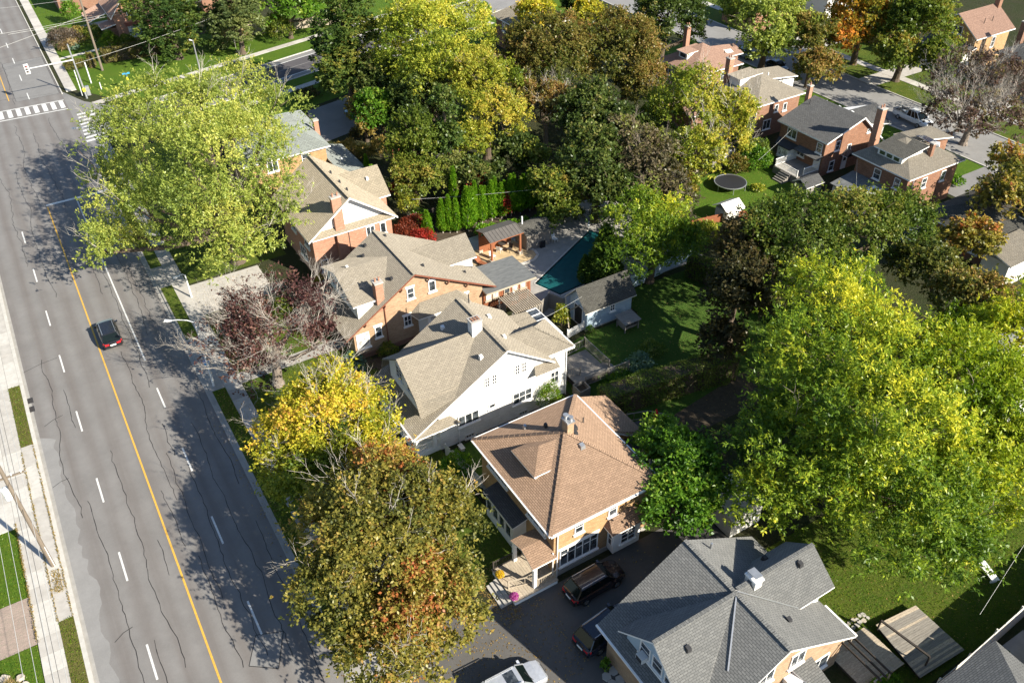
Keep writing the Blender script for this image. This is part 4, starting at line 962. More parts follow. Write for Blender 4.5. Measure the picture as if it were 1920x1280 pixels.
b = MB(); b.box(84.1, 53.9, 5.5, 87.5, 57.3, 6.75); dd = b.build('dormer', 'stucco', I_)
b = MB(); b.slab([(83.7, 53.5, 6.7), (87.9, 53.5, 7.25), (87.9, 57.7, 7.35), (83.7, 57.7, 6.7)], .12, 0, 1); b.build('dormer_roof', ['sh_grey', 'white'], dd)
for a in (54.3, 55.3, 56.3):
    b = MB(); b.box(84.05, a, 5.95, 84.11, a + .7, 6.5); b.build('dormer_pane', 'glass', dd)
chimney(I_, 87.2, 60.3, .8, .8, 0, 9.6, 'br_pink', 2); chimney(I_, 88.3, 53.4, .5, .5, 5.6, 7.6, 'br_brown', 0)
for k in range(4):
    b = MB(); b.slab([(90.0 + k * .52, 55.0, 6.62 - k * .13), (90.45 + k * .52, 55.0, 6.5 - k * .13), (90.45 + k * .52, 57.0, 6.6 - k * .13), (90.0 + k * .52, 57.0, 6.75 - k * .13)], .04, 0, 0); b.build('solar_panel', 'solar', I_)
b = MB(); b.cyl((88.9, 53.6, 6.4), (88.9, 53.6, 7.2), .03, n=6); b.cyl((88.9, 53.5, 7.2), (89.1, 53.1, 7.3), .36, .3, 14); b.build('satellite_dish', 'metal_light', I_)
vwin(I_, 'W', 83.4, [(55.6, 56.6, 3.2, 4.5, 1, 2), (52.9, 53.7, 3.2, 4.5, 1, 2)]); vwin(I_, 'S', 52.0, [(86, 86.9, 3, 4.3, 1, 2), (89.4, 90.2, 3, 4.3, 1, 2)])
downspout(I_, 84.3, 51.9, 0, 5.1)
b = MB(); b.slab([(79.6, 54.0, 2.3), (83.4, 54.0, 2.9), (83.4, 59.4, 2.9), (79.6, 59.4, 2.3)], .12, 0, 1); b.build('conservatory_roof', ['rolled', 'metal_dark'], I_)
wallbox(I_, 79.9, 54.3, 83.4, 59.1, 0, 2.3, 'offwhite', 'conservatory')
b = MB(); b.slab([(81.0, 54.4, 2.62), (82.6, 54.4, 2.87), (82.6, 55.8, 2.87), (81.0, 55.8, 2.62)], .03, 0, 0); b.build('skylight', 'glass_curtain', I_)
J_ = thing('bungalow', 'low house with weathered dark shingle roof at the far right edge', 'house', (86, 43.5, 0))
wallbox(J_, 82.2, 39.5, 93.5, 47.6, 0, 2.9, 'br_brown'); roof(J_, hiproof(81.4, 38.6, 94.5, 48.4, 3.1, [(86.4, 43.6, 5.6), (89.6, 43.6, 5.6)]), 'sh_grey', .16)
roof(J_, [[(80.0, 36.2, 3.0), (86.0, 36.2, 3.0), (86.0, 39.6, 3.9), (80.0, 39.6, 3.9)]], 'sh_tan2', .14, 'white', 'rear_roof'); wallbox(J_, 80.4, 36.6, 85.6, 39.5, 0, 2.85, 'offwhite', 'rear_wing')
roof(J_, [[(87.5, 38.5, 4.4), (93, 38.5, 4.4), (90.2, 38.5, 5.6)], [(87.5, 38.4, 4.3), (90.2, 38.4, 5.8), (90.2, 43.5, 5.8), (87.5, 43.5, 4.3)]], 'sh_grey', .14, 'white', 'gable_roof')
chimney(J_, 92.0, 46.5, .8, .8, 2.5, 6.6, 'br_buff', 1); vwin(J_, 'W', 82.2, [(41, 42.4, 1.1, 2.3, 2, 1), (44, 45.4, 1.1, 2.3, 2, 1)])
K_ = thing('brick_house', 'brick house with reddish brown gable roof at the top right corner', 'house', (133.5, 78.5, 0))
wallbox(K_, 129.4, 76.6, 137.8, 84.0, 0, 5.1, 'br_orange', gables=[[(129.4, 76.6, 5.1), (129.4, 84, 5.1), (129.4, 80.3, 7.9)][::-1], [(137.8, 76.6, 5.1), (137.8, 84, 5.1), (137.8, 80.3, 7.9)]])
roof(K_, [[(128.8, 76.1, 5.2), (138.4, 76.1, 5.2), (138.4, 80.3, 8.1), (128.8, 80.3, 8.1)], [(138.4, 84.5, 5.2), (128.8, 84.5, 5.2), (128.8, 80.3, 8.1), (138.4, 80.3, 8.1)]], 'sh_red')
chimney(K_, 137.9, 79.9, .8, .8, 3, 9.4, 'br_brown', 1); pipe(K_, 132.5, 78, 6.4, .9, .05); pipe(K_, 134.5, 78, 6.4, .9, .05)
roof(K_, [[(126.6, 76.0, 3.3), (129.4, 76.0, 3.9), (129.4, 84.4, 3.9), (126.6, 84.4, 3.3)]], 'sh_char', .14, 'white', 'porch_roof'); wallbox(K_, 127.2, 76.6, 129.4, 84, 0, 3.2, 'offwhite', 'porch')
vwin(K_, 'S', 76.6, [(133.6, 134.5, 3, 4.6, 1, 2)]); vwin(K_, 'W', 129.4, [(79.2, 81.2, 5.0, 6.2, 2, 1)])
L_ = thing('brick_house', 'dark-roofed house below the reddish gable roof at the top right edge', 'house', (132, 68, 0))
wallbox(L_, 127.9, 64.2, 136.5, 71.4, 0, 4.8, 'br_buff'); roof(L_, hiproof(127.2, 63.6, 137.2, 72.0, 4.9, [(132.2, 67.8, 7.1)]), 'sh_char'); vwin(L_, 'S', 64.2, [(129, 130, 3, 4.3, 1, 1), (130.6, 131.6, 3, 4.3, 1, 1)])
chimney(L_, 133.5, 72.2, .8, .8, 0, 8.2, 'br_brown'); roof(L_, [[(125.2, 61.5, 2.9), (132, 61.5, 2.9), (132, 64.2, 3.6), (125.2, 64.2, 3.6)]], 'sh_char', .14, 'white', 'porch_roof'); wallbox(L_, 125.8, 62, 131.6, 64.2, 0, 2.8, 'br_buff', 'porch')
M_ = thing('brick_house', 'pink brick gabled house among shrubs at the top left', 'house', (22, 170, 0))
wallbox(M_, 18.9, 164.5, 27.5, 175, 0, 5.2, 'br_pink', gables=[[(18.9, 164.5, 5.2), (27.5, 164.5, 5.2), (22.6, 164.5, 9.6)], [(27.5, 175, 5.2), (18.9, 175, 5.2), (22.6, 175, 9.6)]])
roof(M_, [[(18.2, 164.0, 4.7), (22.6, 164.0, 9.8), (22.6, 175.4, 9.8), (18.2, 175.4, 4.7)], [(28.2, 164.0, 4.7), (28.2, 175.4, 4.7), (22.6, 175.4, 9.8), (22.6, 164.0, 9.8)]], 'sh_red', .18)
roof(M_, [[(15.0, 170.0, 3.0), (18.9, 170.0, 4.4), (18.9, 176.5, 4.4), (15.0, 176.5, 3.0)], [(16.4, 165.2, 2.9), (18.9, 165.2, 3.4), (18.9, 168.4, 3.4), (16.4, 168.4, 2.9)]], 'sh_red', .16, 'white', 'porch_roof'); wallbox(M_, 16.9, 165.6, 18.9, 168, 0, 2.7, 'br_brown', 'porch')
vwin(M_, 'S', 164.5, [(21.0, 22.2, 4.4, 6.0, 2, 1)]); window(M_, 'S', 164.5, 20.6, 23.8, 1.0, 2.9, 4, 1, glass='glass_curtain'); roof(M_, [[(20.2, 163.6, 3.2), (24.2, 163.6, 3.2), (24.2, 164.5, 3.5), (20.2, 164.5, 3.5)]], 'brown_trim', .1, 'brown_trim', 'window_hood')
Nn = thing('white_porch_house', 'house with white gabled porch cut by the top edge, behind the leaning pole', 'house', (14, 192, 0))
wallbox(Nn, 12.6, 189, 20, 198, 0, 5, 'br_brown'); roof(Nn, [[(12, 188.4, 5), (16.3, 188.4, 8.5), (16.3, 199, 8.5), (12, 199, 5)], [(20.6, 188.4, 5), (20.6, 199, 5), (16.3, 199, 8.5), (16.3, 188.4, 8.5)]], 'sh_char', .18)
b = MB(); b.poly([(12.8, 188.7, 5.1), (19.8, 188.7, 5.1), (16.3, 188.7, 8.1)]); b.build('gable_wall', 'white', Nn)
Pp = thing('brick_house', 'brick house with brown hip roof beside the yellow-topped maple at the top', 'house', (79, 124, 0))
wallbox(Pp, 73.8, 119.8, 82.6, 128.2, 0, 4.9, 'br_red'); roof(Pp, hiproof(73.2, 119.2, 83.2, 128.8, 5.0, [(78.2, 124, 8.3)]), 'sh_tan2'); vwin(Pp, 'W', 73.8, [(121, 122, 3, 4.4, 1, 2), (125, 126, 3, 4.4, 1, 2)])
Pq = thing('red_garage', 'low red brick outbuilding glimpsed between the yellow tree and the rusty dome maple', 'garage', (64, 112, 0))
wallbox(Pq, 62.5, 109.5, 67.5, 115.5, 0, 2.8, 'br_red'); roof(Pq, hiproof(62, 109, 68, 116, 2.9, [(65, 111.5, 4.6), (65, 113.5, 4.6)]), 'sh_red', .15, 'white')
R_ = thing('grey_roof_house', 'corner of a dark grey hip-roofed house at the bottom right', 'house', (39, 8, 0))
wallbox(R_, 33.6, 4, 38.8, 9.9, 0, 5.0, 'br_buff')
roof(R_, [[(33.2, 10.35, 5.1), (33.2, 2.5, 5.1), (36.3, 7.25, 6.9)][::-1], [(39.4, 10.35, 5.1), (33.2, 10.35, 5.1), (36.3, 7.25, 6.9)][::-1][::-1], [(39.4, 2.5, 5.1), (39.4, 10.35, 5.1), (36.3, 7.25, 6.9)]], 'sh_slate', .16)
Q_ = thing('shed', 'small shed end with pale panel wall behind the dark roof, under the magnolia', 'shed', (35.5, 28.5, 0))
wallbox(Q_, 34.6, 27.2, 37.6, 30.0, 0, 2.3, 'offwhite'); roof(Q_, [[(34.3, 26.9, 2.3), (36.1, 26.9, 3.1), (36.1, 30.3, 3.1), (34.3, 30.3, 2.3)], [(37.9, 26.9, 2.3), (37.9, 30.3, 2.3), (36.1, 30.3, 3.1), (36.1, 26.9, 3.1)]], 'offwhite', .1, 'offwhite')
U_ = thing('white_shed', 'pale building roof showing through the gap in the huge locust crowns', 'building', (66, 27, 0))
wallbox(U_, 63, 24, 74, 31, 0, 2.6, 'stucco'); roof(U_, hiproof(62.6, 23.6, 74.4, 31.4, 2.7, [(66, 27.5, 4.2), (71, 27.5, 4.2)]), 'offwhite', .12)
# neighbour whose roof, just outside the frame, shades the bottom right lawn
V_ = thing('grey_roof_house', 'neighbouring house beyond the tall pale fence at the bottom right', 'house', (50, 4, 0))
wallbox(V_, 41.6, 0, 60, 8.2, 0, 3.6, 'br_buff'); roof(V_, [[(41.2, -.5, 3.7), (60.5, -.5, 3.7), (60.5, 4.1, 6.2), (41.2, 4.1, 6.2)], [(60.5, 8.7, 3.7), (41.2, 8.7, 3.7), (41.2, 4.1, 6.2), (60.5, 4.1, 6.2)]], 'sh_slate')
# far houses beyond the top edge trees
for i, (x, y, mt, rm, lb) in enumerate([(40, 178, 'br_brown', 'sh_red', 'house hidden behind trees beyond the grey fence'), (118, 112, 'br_red', 'sh_grey', 'house hidden behind the dark tree over the far street'),
        (131, 108, 'stucco', 'sh_tan', 'pale-roofed house top right beyond the broad green street maple'), (131, 94, 'br_brown', 'sh_char', 'house behind the bright orange maple')]):
    H = thing('brick_house', lb, 'house', (x, y, 0)); wallbox(H, x - 4, y - 4, x + 4, y + 4, 0, 4.8, mt); roof(H, hiproof(x - 4.6, y - 4.6, x + 4.6, y + 4.6, 4.9, [(x, y, 7.4)]), rm)
    vwin(H, 'S', y - 4, [(x - 2.5, x - 1.4, 3, 4.3, 1, 1), (x + 1.2, x + 2.3, 3, 4.3, 1, 1)])

# ================================================================== GARDEN BUILDINGS
O = thing('garage', 'pale blue board garage with mossy gable roof beside the dark back lawn', 'garage', (43, 55, 0))
b = MB(); b.box(40.1, 53.6, 0, 45.7, 56.6, .12); b.build('footing', 'concrete', O)
wallbox(O, 40.2, 53.65, 45.6, 56.5, .1, 2.6, 'blue_siding', gables=[[(45.6, 53.65, 2.6), (45.6, 56.5, 2.6), (45.6, 55.1, 4.2)], [(40.2, 56.5, 2.6), (40.2, 53.65, 2.6), (40.2, 55.1, 4.2)]])
for k in range(12):
    b = MB(); b.box(40.2, 53.615, .14 + k * .2, 45.6, 53.648, .14 + k * .2 + .185); b.build('siding_board', 'blue_siding', O)
roof(O, [[(39.75, 53.3, 2.35), (45.95, 53.3, 2.35), (45.95, 55.1, 4.35), (39.75, 55.1, 4.35)], [(45.95, 56.9, 2.35), (39.75, 56.9, 2.35), (39.75, 55.1, 4.35), (45.95, 55.1, 4.35)]], 'sh_grey', .1, 'offwhite')
window(O, 'S', 53.6, 42.9, 43.5, 1.3, 2.1, 2, 2)
b = MB(); b.box(40.14, 54.3, .1, 40.2, 55.6, 2.2); b.build('doorway', 'metal_dark', O)
b = MB(); b.bar((40.12, 54.25, .1), (40.12, 54.25, 2.25), .1); b.bar((40.12, 55.65, .1), (40.12, 55.65, 2.25), .1); b.bar((40.12, 54.2, 2.3), (40.12, 55.7, 2.3), .1); b.build('door_frame', 'white', O)

K = thing('kennel', 'small weathered wooden hutch on the dark lawn beside the blue garage', 'hutch', (43.9, 52, 0))
for x in (43.15, 44.75):
    for y in (51.3, 52.6):
        b = MB(); b.box(x - .05, y - .05, 0, x + .05, y + .05, 1.1); b.build('leg', 'wood_grey', K)
b = MB(); b.box(43.2, 51.5, .25, 44.7, 52.6, .32); b.box(43.2, 52.55, .3, 44.7, 52.6, 1.1); b.box(43.18, 51.4, .3, 43.22, 52.6, 1.1); b.box(44.68, 51.4, .3, 44.72, 52.6, 1.1); b.box(43.2, 51.45, .25, 44.7, 51.5, .5); b.build('body', 'wood_grey', K)
for k in range(8):
    b = MB(); z = 1.15 + k * .02; y = 51.1 + k * .22; b.slab([(42.95, y, z), (44.95, y, z), (44.95, y + .21, z + .02), (42.95, y + .21, z + .02)], .03, 0, 0); b.build('roof_board', 'wood_grey', K)

PV = thing('pavilion', 'open timber patio pavilion with dark shallow gable roof next to the pool', 'pavilion', (40.2, 70.3, 0))
roof(PV, [[(38.1, 68.6, 2.9), (42.3, 68.6, 2.9), (42.3, 70.2, 3.35), (38.1, 70.2, 3.35)], [(42.3, 71.8, 2.9), (38.1, 71.8, 2.9), (38.1, 70.2, 3.35), (42.3, 70.2, 3.35)]], 'metal_roof', .1, 'wood_red')
for k in range(10):
    b = MB(); x = 38.25 + k * .44; b.bar((x, 68.6, 2.92), (x, 70.18, 3.365), .05, .035); b.build('roof_seam', 'metal_roof', PV)
for x, y in ((38.4, 68.9), (42.0, 68.9), (38.4, 71.5), (42.0, 71.5)):
    b = MB(); b.box(x - .1, y - .1, .5, x + .1, y + .1, 2.85, 0); b.box(x - .22, y - .22, .1, x + .22, y + .22, .5, 1); b.build('post', ['wood_red', 'stone'], PV)
b = MB(); b.box(38.2, 71.35, .1, 42.3, 71.45, 2.2); b.build('rear_screen', 'wood_red', PV)
b = MB(); pts = [(36.6, 67.2), (42.6, 67.0), (43.5, 67.6), (43.7, 68.6), (43.2, 69.6), (42.9, 72.2), (36.6, 72.2)]; b.prism(pts, .0, .14); tag(b.build('patio', 'sandstone'), None, None, kind='structure')
b = MB()
for p, q in zip(pts[:-2], pts[1:-1]): b.bar((p[0], p[1], .12), (q[0], q[1], .12), .3, .14)
tag(b.build('patio_kerb', 'concrete2'), None, None, kind='structure')
SH = thing('pool_shed', 'grey board shed with weathered shingle roof at the far end of the pool', 'shed', (44.3, 70, 0))
wallbox(SH, 42.9, 69.0, 46.0, 71.4, 0, 2.1, 'wood_grey')
for k in range(15):
    b = MB(); b.box(42.92 + k * .205, 68.965, .05, 43.1 + k * .205, 68.998, 2.05); b.build('wall_board', 'wood_grey', SH)
roof(SH, [[(42.7, 68.7, 2.15), (46.3, 68.7, 2.15), (46.3, 70.2, 2.8), (42.7, 70.2, 2.8)], [(46.3, 71.7, 2.15), (42.7, 71.7, 2.15), (42.7, 70.2, 2.8), (46.3, 70.2, 2.8)]], 'sh_grey', .1, 'wood_grey')
pipe(SH, 43.3, 70.6, 2.6, 1.0, .1, 'metal_light', 'stove_pipe')
b = MB(); b.box(44.6, 68.7, .03, 45.2, 68.93, .8); b.bar((44.62, 68.68, .1), (45.18, 68.68, .7), .05); tag(b.build('pool_pump_box', 'black_plastic'), 'small dark box against the grey pool shed wall', 'box')
# chairs and table on the patio
def patio_chair(x, y, rot, lab, mt):
    t = thing('patio_chair', lab, 'chair', (x, y, .14), rot, 'patio chairs')
    b = MB(); b.box(-.25, -.25, .38, .25, .25, .43); b.build('seat', mt, t, local=True)
    b = MB(); b.hexa([(-.25, .22, .43), (.25, .22, .43), (.25, .27, .43), (-.25, .27, .43)], [(-.25, .34, .9), (.25, .34, .9), (.25, .38, .9), (-.25, .38, .9)]); b.build('backrest', mt, t, local=True)
    for sx in (-.22, .22):
        for sy in (-.22, .22):
            b = MB(); b.box(sx - .02, sy - .02, 0, sx + .02, sy + .02, .38); b.build('leg', mt, t, local=True)
patio_chair(38.9, 69.6, .4, 'white patio chair under the pavilion nearest the house', 'metal_light'); patio_chair(40.2, 70.4, 2.2, 'white patio chair under the middle of the pavilion', 'metal_light'); patio_chair(41.2, 69.9, -1.2, 'dark patio chair near the shed side of the pavilion', 'wood_dark')
patio_chair(46.6, 68.9, .2, 'white garden chair standing alone by the pool shed corner', 'metal_light')
T_ = thing('patio_table', 'round dark table under the pavilion roof', 'table', (40.9, 70.9, .14)); b = MB(); b.cyl((0, 0, .68), (0, 0, .73), .5, n=16); b.build('tabletop', 'wood_dark', T_, local=True); b = MB(); b.cyl((0, 0, 0), (0, 0, .68), .05, n=8); b.build('leg', 'wood_dark', T_, local=True)
for i, (x, y) in enumerate(((37.2, 70.9), (37.3, 69.2))):
    t = thing('sun_lounger', ['reddish wooden lounger on the sunny patio, far one', 'reddish wooden lounger on the sunny patio, near one'][i], 'lounger', (x, y, .14), .3)
    b = MB(); b.box(-.3, -.7, .25, .3, .4, .3); b.build('seat', 'wood_red', t, local=True); b = MB(); b.bar((0, .4, .28), (0, .9, .65), .6, .05); b.build('backrest', 'wood_red', t, local=True)
    for sx in (-.25, .25):
        for sy in (-.6, .35):
            b = MB(); b.box(sx - .03, sy - .03, 0, sx + .03, sy + .03, .25); b.build('leg', 'wood_red', t, local=True)
# pool
pool = thing('swimming_pool', 'swimming pool closed with a dark teal safety cover', 'pool', (45, 64, 0))
pp = [(40.3, 63.2), (41.4, 60.0), (47.6, 60.6), (52.4, 67.0), (51.4, 69.0), (50.7, 68.6)]
b = MB(); b.poly([(p[0], p[1], .07) for p in pp]); b.build('cover', 'pool_cover', pool)
b = MB()
for p, q in zip(pp, pp[1:] + pp[:1]): b.bar((p[0], p[1], .045), (q[0], q[1], .045), .35, .05)
b.build('coping', 'concrete2', pool)
b = MB()
for k in range(9):
    t_ = k / 8; a0 = Vector((40.3, 63.2)).lerp(Vector((50.7, 68.6)), t_); a1 = Vector((41.4, 60.0)).lerp(Vector((52.4, 67.0)), t_); b.bar((a0.x, a0.y, .078), (a1.x, a1.y, .078), .07, .01)
for k in range(1, 4):
    t_ = k / 4; a0 = Vector((40.3, 63.2)).lerp(Vector((41.4, 60.0)), t_); a1 = Vector((50.7, 68.6)).lerp(Vector((52.4, 67.0)), t_); b.bar((a0.x, a0.y, .079), (a1.x, a1.y, .079), .06, .01)
b.build('cover_straps', 'pool_cover', pool)
b = MB(); b.cyl((51.6, 69.4, .04), (51.6, 69.4, .9), .05); b.cyl((51.6, 69.4, .9), (51.2, 68.9, .7), .09, .16); tag(b.build('pool_ladder', 'metal_light'), 'white pool fitting at the far tip of the teal cover', 'ladder')

# lattice pergola and lean-to behind the white house
PG = thing('pergola', 'slatted pale pergola between the red extension and the pool fence', 'pergola', (36, 59, 0))
for k in range(15):
    b = MB(); x = 34.2 + k * .22; b.box(x, 57.2, 2.2, x + .1, 60.2, 2.32); b.build('slat', 'wood_pale', PG)
for y in (57.4, 60.0):
    b = MB(); b.box(34.0, y - .05, 2.05, 37.6, y + .05, 2.2); b.build('beam', 'wood_grey', PG)
for x, y in ((34.1, 57.4), (37.4, 57.4), (34.1, 60), (37.4, 60)):
    b = MB(); b.box(x - .06, y - .06, 0, x + .06, y + .06, 2.05); b.build('post', 'wood_grey', PG)
LT = thing('lean_to', 'brown lean-to roof with glazed edge behind the white house', 'lean-to', (34.6, 53.5, 0))
roof(LT, [[(32.4, 51.8, 3.0), (35.0, 51.8, 2.7), (35.0, 56.4, 2.7), (32.4, 56.4, 3.0)]], 'sh_tan', .08, 'white')
for k in range(6):
    b = MB(); y = 51.8 + k * .92; b.box(35.02, y, 2.6, 36.1, y + .06, 2.7); b.build('glazing_bar', 'white', LT)
b = MB(); b.box(36.05, 51.8, 2.55, 36.13, 56.4, 2.68); b.build('edge_beam', 'white', LT)
b = MB(); b.box(35.02, 51.8, 2.58, 36.05, 56.4, 2.6); b.build('glazing', 'glass', LT)
for y in (51.9, 54.1, 56.3):
    b = MB(); b.box(36.0, y - .05, 0, 36.1, y + .05, 2.55); b.build('post', 'white', LT)
for i, (x0, y0, x1, y1, z1) in enumerate([(38.4, 53.9, 39.4, 56.2, 2.8), (38.8, 57.0, 40.0, 54.6, 2.6)]):
    b = MB(); b.bar((x0, y0, .1), (x1, y1, z1), .1); tag(b.build('timber_prop', 'wood_pale'), ['long pale timber leaning in front of the blue garage door', 'second timber prop crossing behind the leaning one'][i], 'timber')
u = thing('parasol', 'small folded white parasol beside the red cedar extension', 'parasol', (36.0, 60.4, 0)); b = MB(); b.cyl((0, 0, 0), (0, 0, 2.2), .03, n=6); b.build('pole', 'metal', u, local=True); b = MB(); b.cyl((0, 0, 1.5), (0, 0, 2.3), .6, .03, 6); b.build('canopy', 'white', u, local=True)
b = MB(); b.box(34.2, 60.2, 0, 35.0, 60.7, 1.0, 0); b.box(34.15, 60.15, 1.0, 35.05, 60.75, 1.06, 0); tag(b.build('barbecue', 'metal_dark'), 'covered dark barbecue beside the red cedar extension', 'barbecue')

fence('grey board fence between the pergola and the blue garage', [(36.9, 57.6), (39.2, 58.8), (39.9, 57.2)], 1.8, 'wood_grey')
fence('short white picket fence joining the blue garage', [(38.0, 53.6), (40.1, 53.9)], 1.0, 'white', .1, 2.0, name='picket_fence', gap=.05)
fence('long white-blue board fence behind the dark back lawn', [(45.9, 56.9), (49.5, 57.1), (57.5, 58.2)], 1.7, 'blue_siding')
fence('pale panel fence between the brown-roofed house and the white house', [(20.6, 46.0), (21.0, 44.6), (21.3, 41.4)], 1.2, 'offwhite', .5, 2.0, gap=.005)
fence('pale grey board fence by the lawn at the top', [(33.0, 157.9), (40, 156.6), (46, 155.4), (55, 153.6)], 1.9, 'wood_pale', .3)
fence('tall pale fence along the bottom right garden', [(33.6, 10.95), (39.7, 11.15), (48.5, 11.7), (60, 12.3)], 2.2, 'offwhite', 1.2, 2.4, gap=.0)
fence('grey fence behind the trampoline', [(72.8, 72.2), (77.6, 73.4)], 1.5, 'wood_grey')
fence('brick-coloured low fence between the golden locust and the far yard', [(58.5, 63.5), (66, 62.2), (69, 61.0)], 1.1, 'wood_red')
fence('dark fence behind the cedar row', [(34, 80.6), (44, 80.2), (54, 78.4)], 1.8, 'wood_dark')

# weathered deck behind the white house
DK = thing('deck', 'weathered grey timber deck with lattice rails behind the white house', 'deck', (36.3, 49, 0))
boards(DK, 34.3, 46.9, 37.9, 50.5, .8, 'y', .15, ('wood_grey',))
b = MB(); b.box(34.4, 46.95, .1, 37.8, 50.4, .74); b.build('deck_frame', 'wood_dark', DK)
railing(DK, (34.3, 50.5), (38.0, 50.9), .8, .9, 'wood_grey', .2); railing(DK, (38.0, 50.9), (38.0, 47.0), .8, 1.1, 'wood_grey', .12); railing(DK, (35.2, 46.7), (39.8, 46.4), .3, 1.1, 'wood_grey', .13); railing(DK, (34.2, 48.2), (35.3, 47.7), .8, .9, 'wood_grey', .2)
for k in range(4):
    b = MB(); b.box(38.0 + k * .3, 46.7, 0, 38.28 + k * .3, 48.2, .7 - k * .18); b.build('step', 'wood_grey', DK)
PB = thing('planter_box', 'grey timber planter box against the rear corner of the white house', 'planter', (34.4, 46.3, 0)); b = MB()
for a, c in (((33.9, 45.6), (35.0, 45.7)), ((35.0, 45.7), (35.0, 46.8)), ((35.0, 46.8), (33.9, 46.8)), ((33.9, 46.8), (33.9, 45.6))): b.bar((a[0], a[1], .5), (c[0], c[1], .5), .08, 1.0)
b.build('box_sides', 'wood_grey', PB); b = MB(); b.box(33.95, 45.7, .1, 34.95, 46.75, .6); b.build('soil_fill', 'soil', PB)
# small railed yard behind the brown-roofed house
RY = thing('deck_railing', 'thin wire-mesh rail around the terrace behind the brown-roofed house', 'railing', (37, 39, 0))
pts = [(35.5, 41.0), (37.3, 40.4), (38.3, 39.2), (38.2, 37.6)]
for p, q in zip(pts[:-1], pts[1:]): railing(RY, p, q, .3, .9, 'wood_grey', .5)
sheet('rear_terrace', [(33.6, 35.0), (38.2, 35.5), (38.3, 39.4), (37.3, 40.6), (34, 41.5)], 'asphalt_new', .05)
u = thing('closed_parasol', 'bright red folded parasol on the terrace rail', 'parasol', (37.1, 39.2, .05)); b = MB(); b.cyl((0, 0, 0), (0, 0, 2.3), .03, n=6); b.build('pole', 'metal', u, local=True); b = MB(); b.cyl((0, 0, 1.2), (0, 0, 2.1), .26, .14, 8); b.cyl((0, 0, 2.1), (0, 0, 2.4), .14, .02, 8); b.build('canopy', 'red_cloth', u, local=True)
u = thing('patio_lounger', 'patterned grey lounger on the terrace behind the brown-roofed house', 'lounger', (35.8, 36.6, .05), .5)
b = MB()
for k in range(7): b.box(-.3, -.8 + k * .23, .3, .3, -.62 + k * .23, .34)
b.build('slats', 'metal_light', u, local=True)
for sx in (-.25, .25):
    for sy in (-.7, .6):
        b = MB(); b.box(sx - .03, sy - .03, 0, sx + .03, sy + .03, .3); b.build('leg', 'metal', u, local=True)
b = MB(); b.box(21.9, 45.6, .02, 22.2, 46.2, .35); b.box(21.85, 45.55, .33, 22.25, 46.25, .38); tag(b.build('storage_box', 'offwhite'), 'small white box on the grass strip beside the white house wall', 'box')

# decks bottom right
D2 = thing('deck', 'pale bleached timber deck beside the dark grey roofed house', 'deck', (35, 15.5, 0))
boards(D2, 33.3, 13.4, 36.9, 16.6, .45, 'x', .16, ('wood_bleached', 'wood_bleached', 'wood_pale'))
b = MB(); b.box(33.4, 13.5, .05, 36.8, 16.5, .4); b.build('deck_frame', 'wood_dark', D2)
D3 = thing('deck', 'large dark weathered timber platform at the edge of the back lawn', 'deck', (39, 14, 0))
for k in range(26):
    b = MB(); t0, t1 = k / 26, (k + .93) / 26
    A0, A1, B0, B1 = Vector((36.9, 12.2)), Vector((37.6, 16.3)), Vector((41.0, 12.0)), Vector((41.1, 15.9))
    p = [A0.lerp(A1, t0), B0.lerp(B1, t0), B0.lerp(B1, t1), A0.lerp(A1, t1)]
    b.slab([(v.x, v.y, .5 + rng.uniform(-.01, .01)) for v in p], .05, 0, 0); b.build('deck_board', rng.choice(('wood_grey', 'wood_grey', 'wood_bleached')), D3)
b = MB(); b.prism([(37.1, 12.3), (40.9, 12.1), (41.0, 15.8), (37.7, 16.2)], .05, .44); b.build('deck_frame', 'wood_dark', D3)
PGb = thing('pergola', 'thin open pergola rafters over the bleached deck', 'pergola', (34.5, 14.5, 0))
for k in range(3):
    b = MB(); x = 33.2 + k * .45; b.box(x, 12.8, 2.5, x + .07, 16.6, 2.66); b.build('rafter', 'wood_dark', PGb)
for y in (13.0, 15.9):
    b = MB(); b.box(32.9, y, 2.4, 34.6, y + .07, 2.5); b.build('beam', 'wood_pale', PGb)
for x, y in ((34.5, 13.0), (34.5, 16.0), (33.0, 13.0)):
    b = MB(); b.box(x - .04, y - .04, 0, x + .04, y + .04, 2.45); b.build('post', 'wood_pale', PGb)
b = MB(); b.bar((37.4, 16.0, 1.5), (37.9, 12.6, 1.5), .14, .1); b.bar((37.4, 16.0, .5), (37.4, 16.0, 1.5), .1); b.bar((37.9, 12.6, .5), (37.9, 12.6, 1.5), .1); tag(b.build('handrail', 'wood_dark'), 'single dark handrail standing on the weathered platform', 'rail')
b = MB(); b.cyl((34.9, 18.3, 1.1), (34.95, 18.33, 1.1), .01); b.box(34.6, 17.6, .05, 34.75, 19.2, 1.2); tag(b.build('leaning_table', 'metal_dark'), 'dark tabletop standing on edge between the grey roof and the lawn', 'table')
BN = thing('garden_bench', 'white slatted bench lying in the shade at the right edge of the lawn', 'bench', (47.9, 15.1, 0), -.35)
for k in range(4):
    b = MB(); b.box(-.28 + k * .15, -.85, .38, -.16 + k * .15, .85, .43); b.build('slat', 'white', BN, local=True)
for y in (-.7, .7):
    b = MB(); b.box(-.25, y - .04, 0, .25, y + .04, .38); b.build('leg', 'white', BN, local=True)
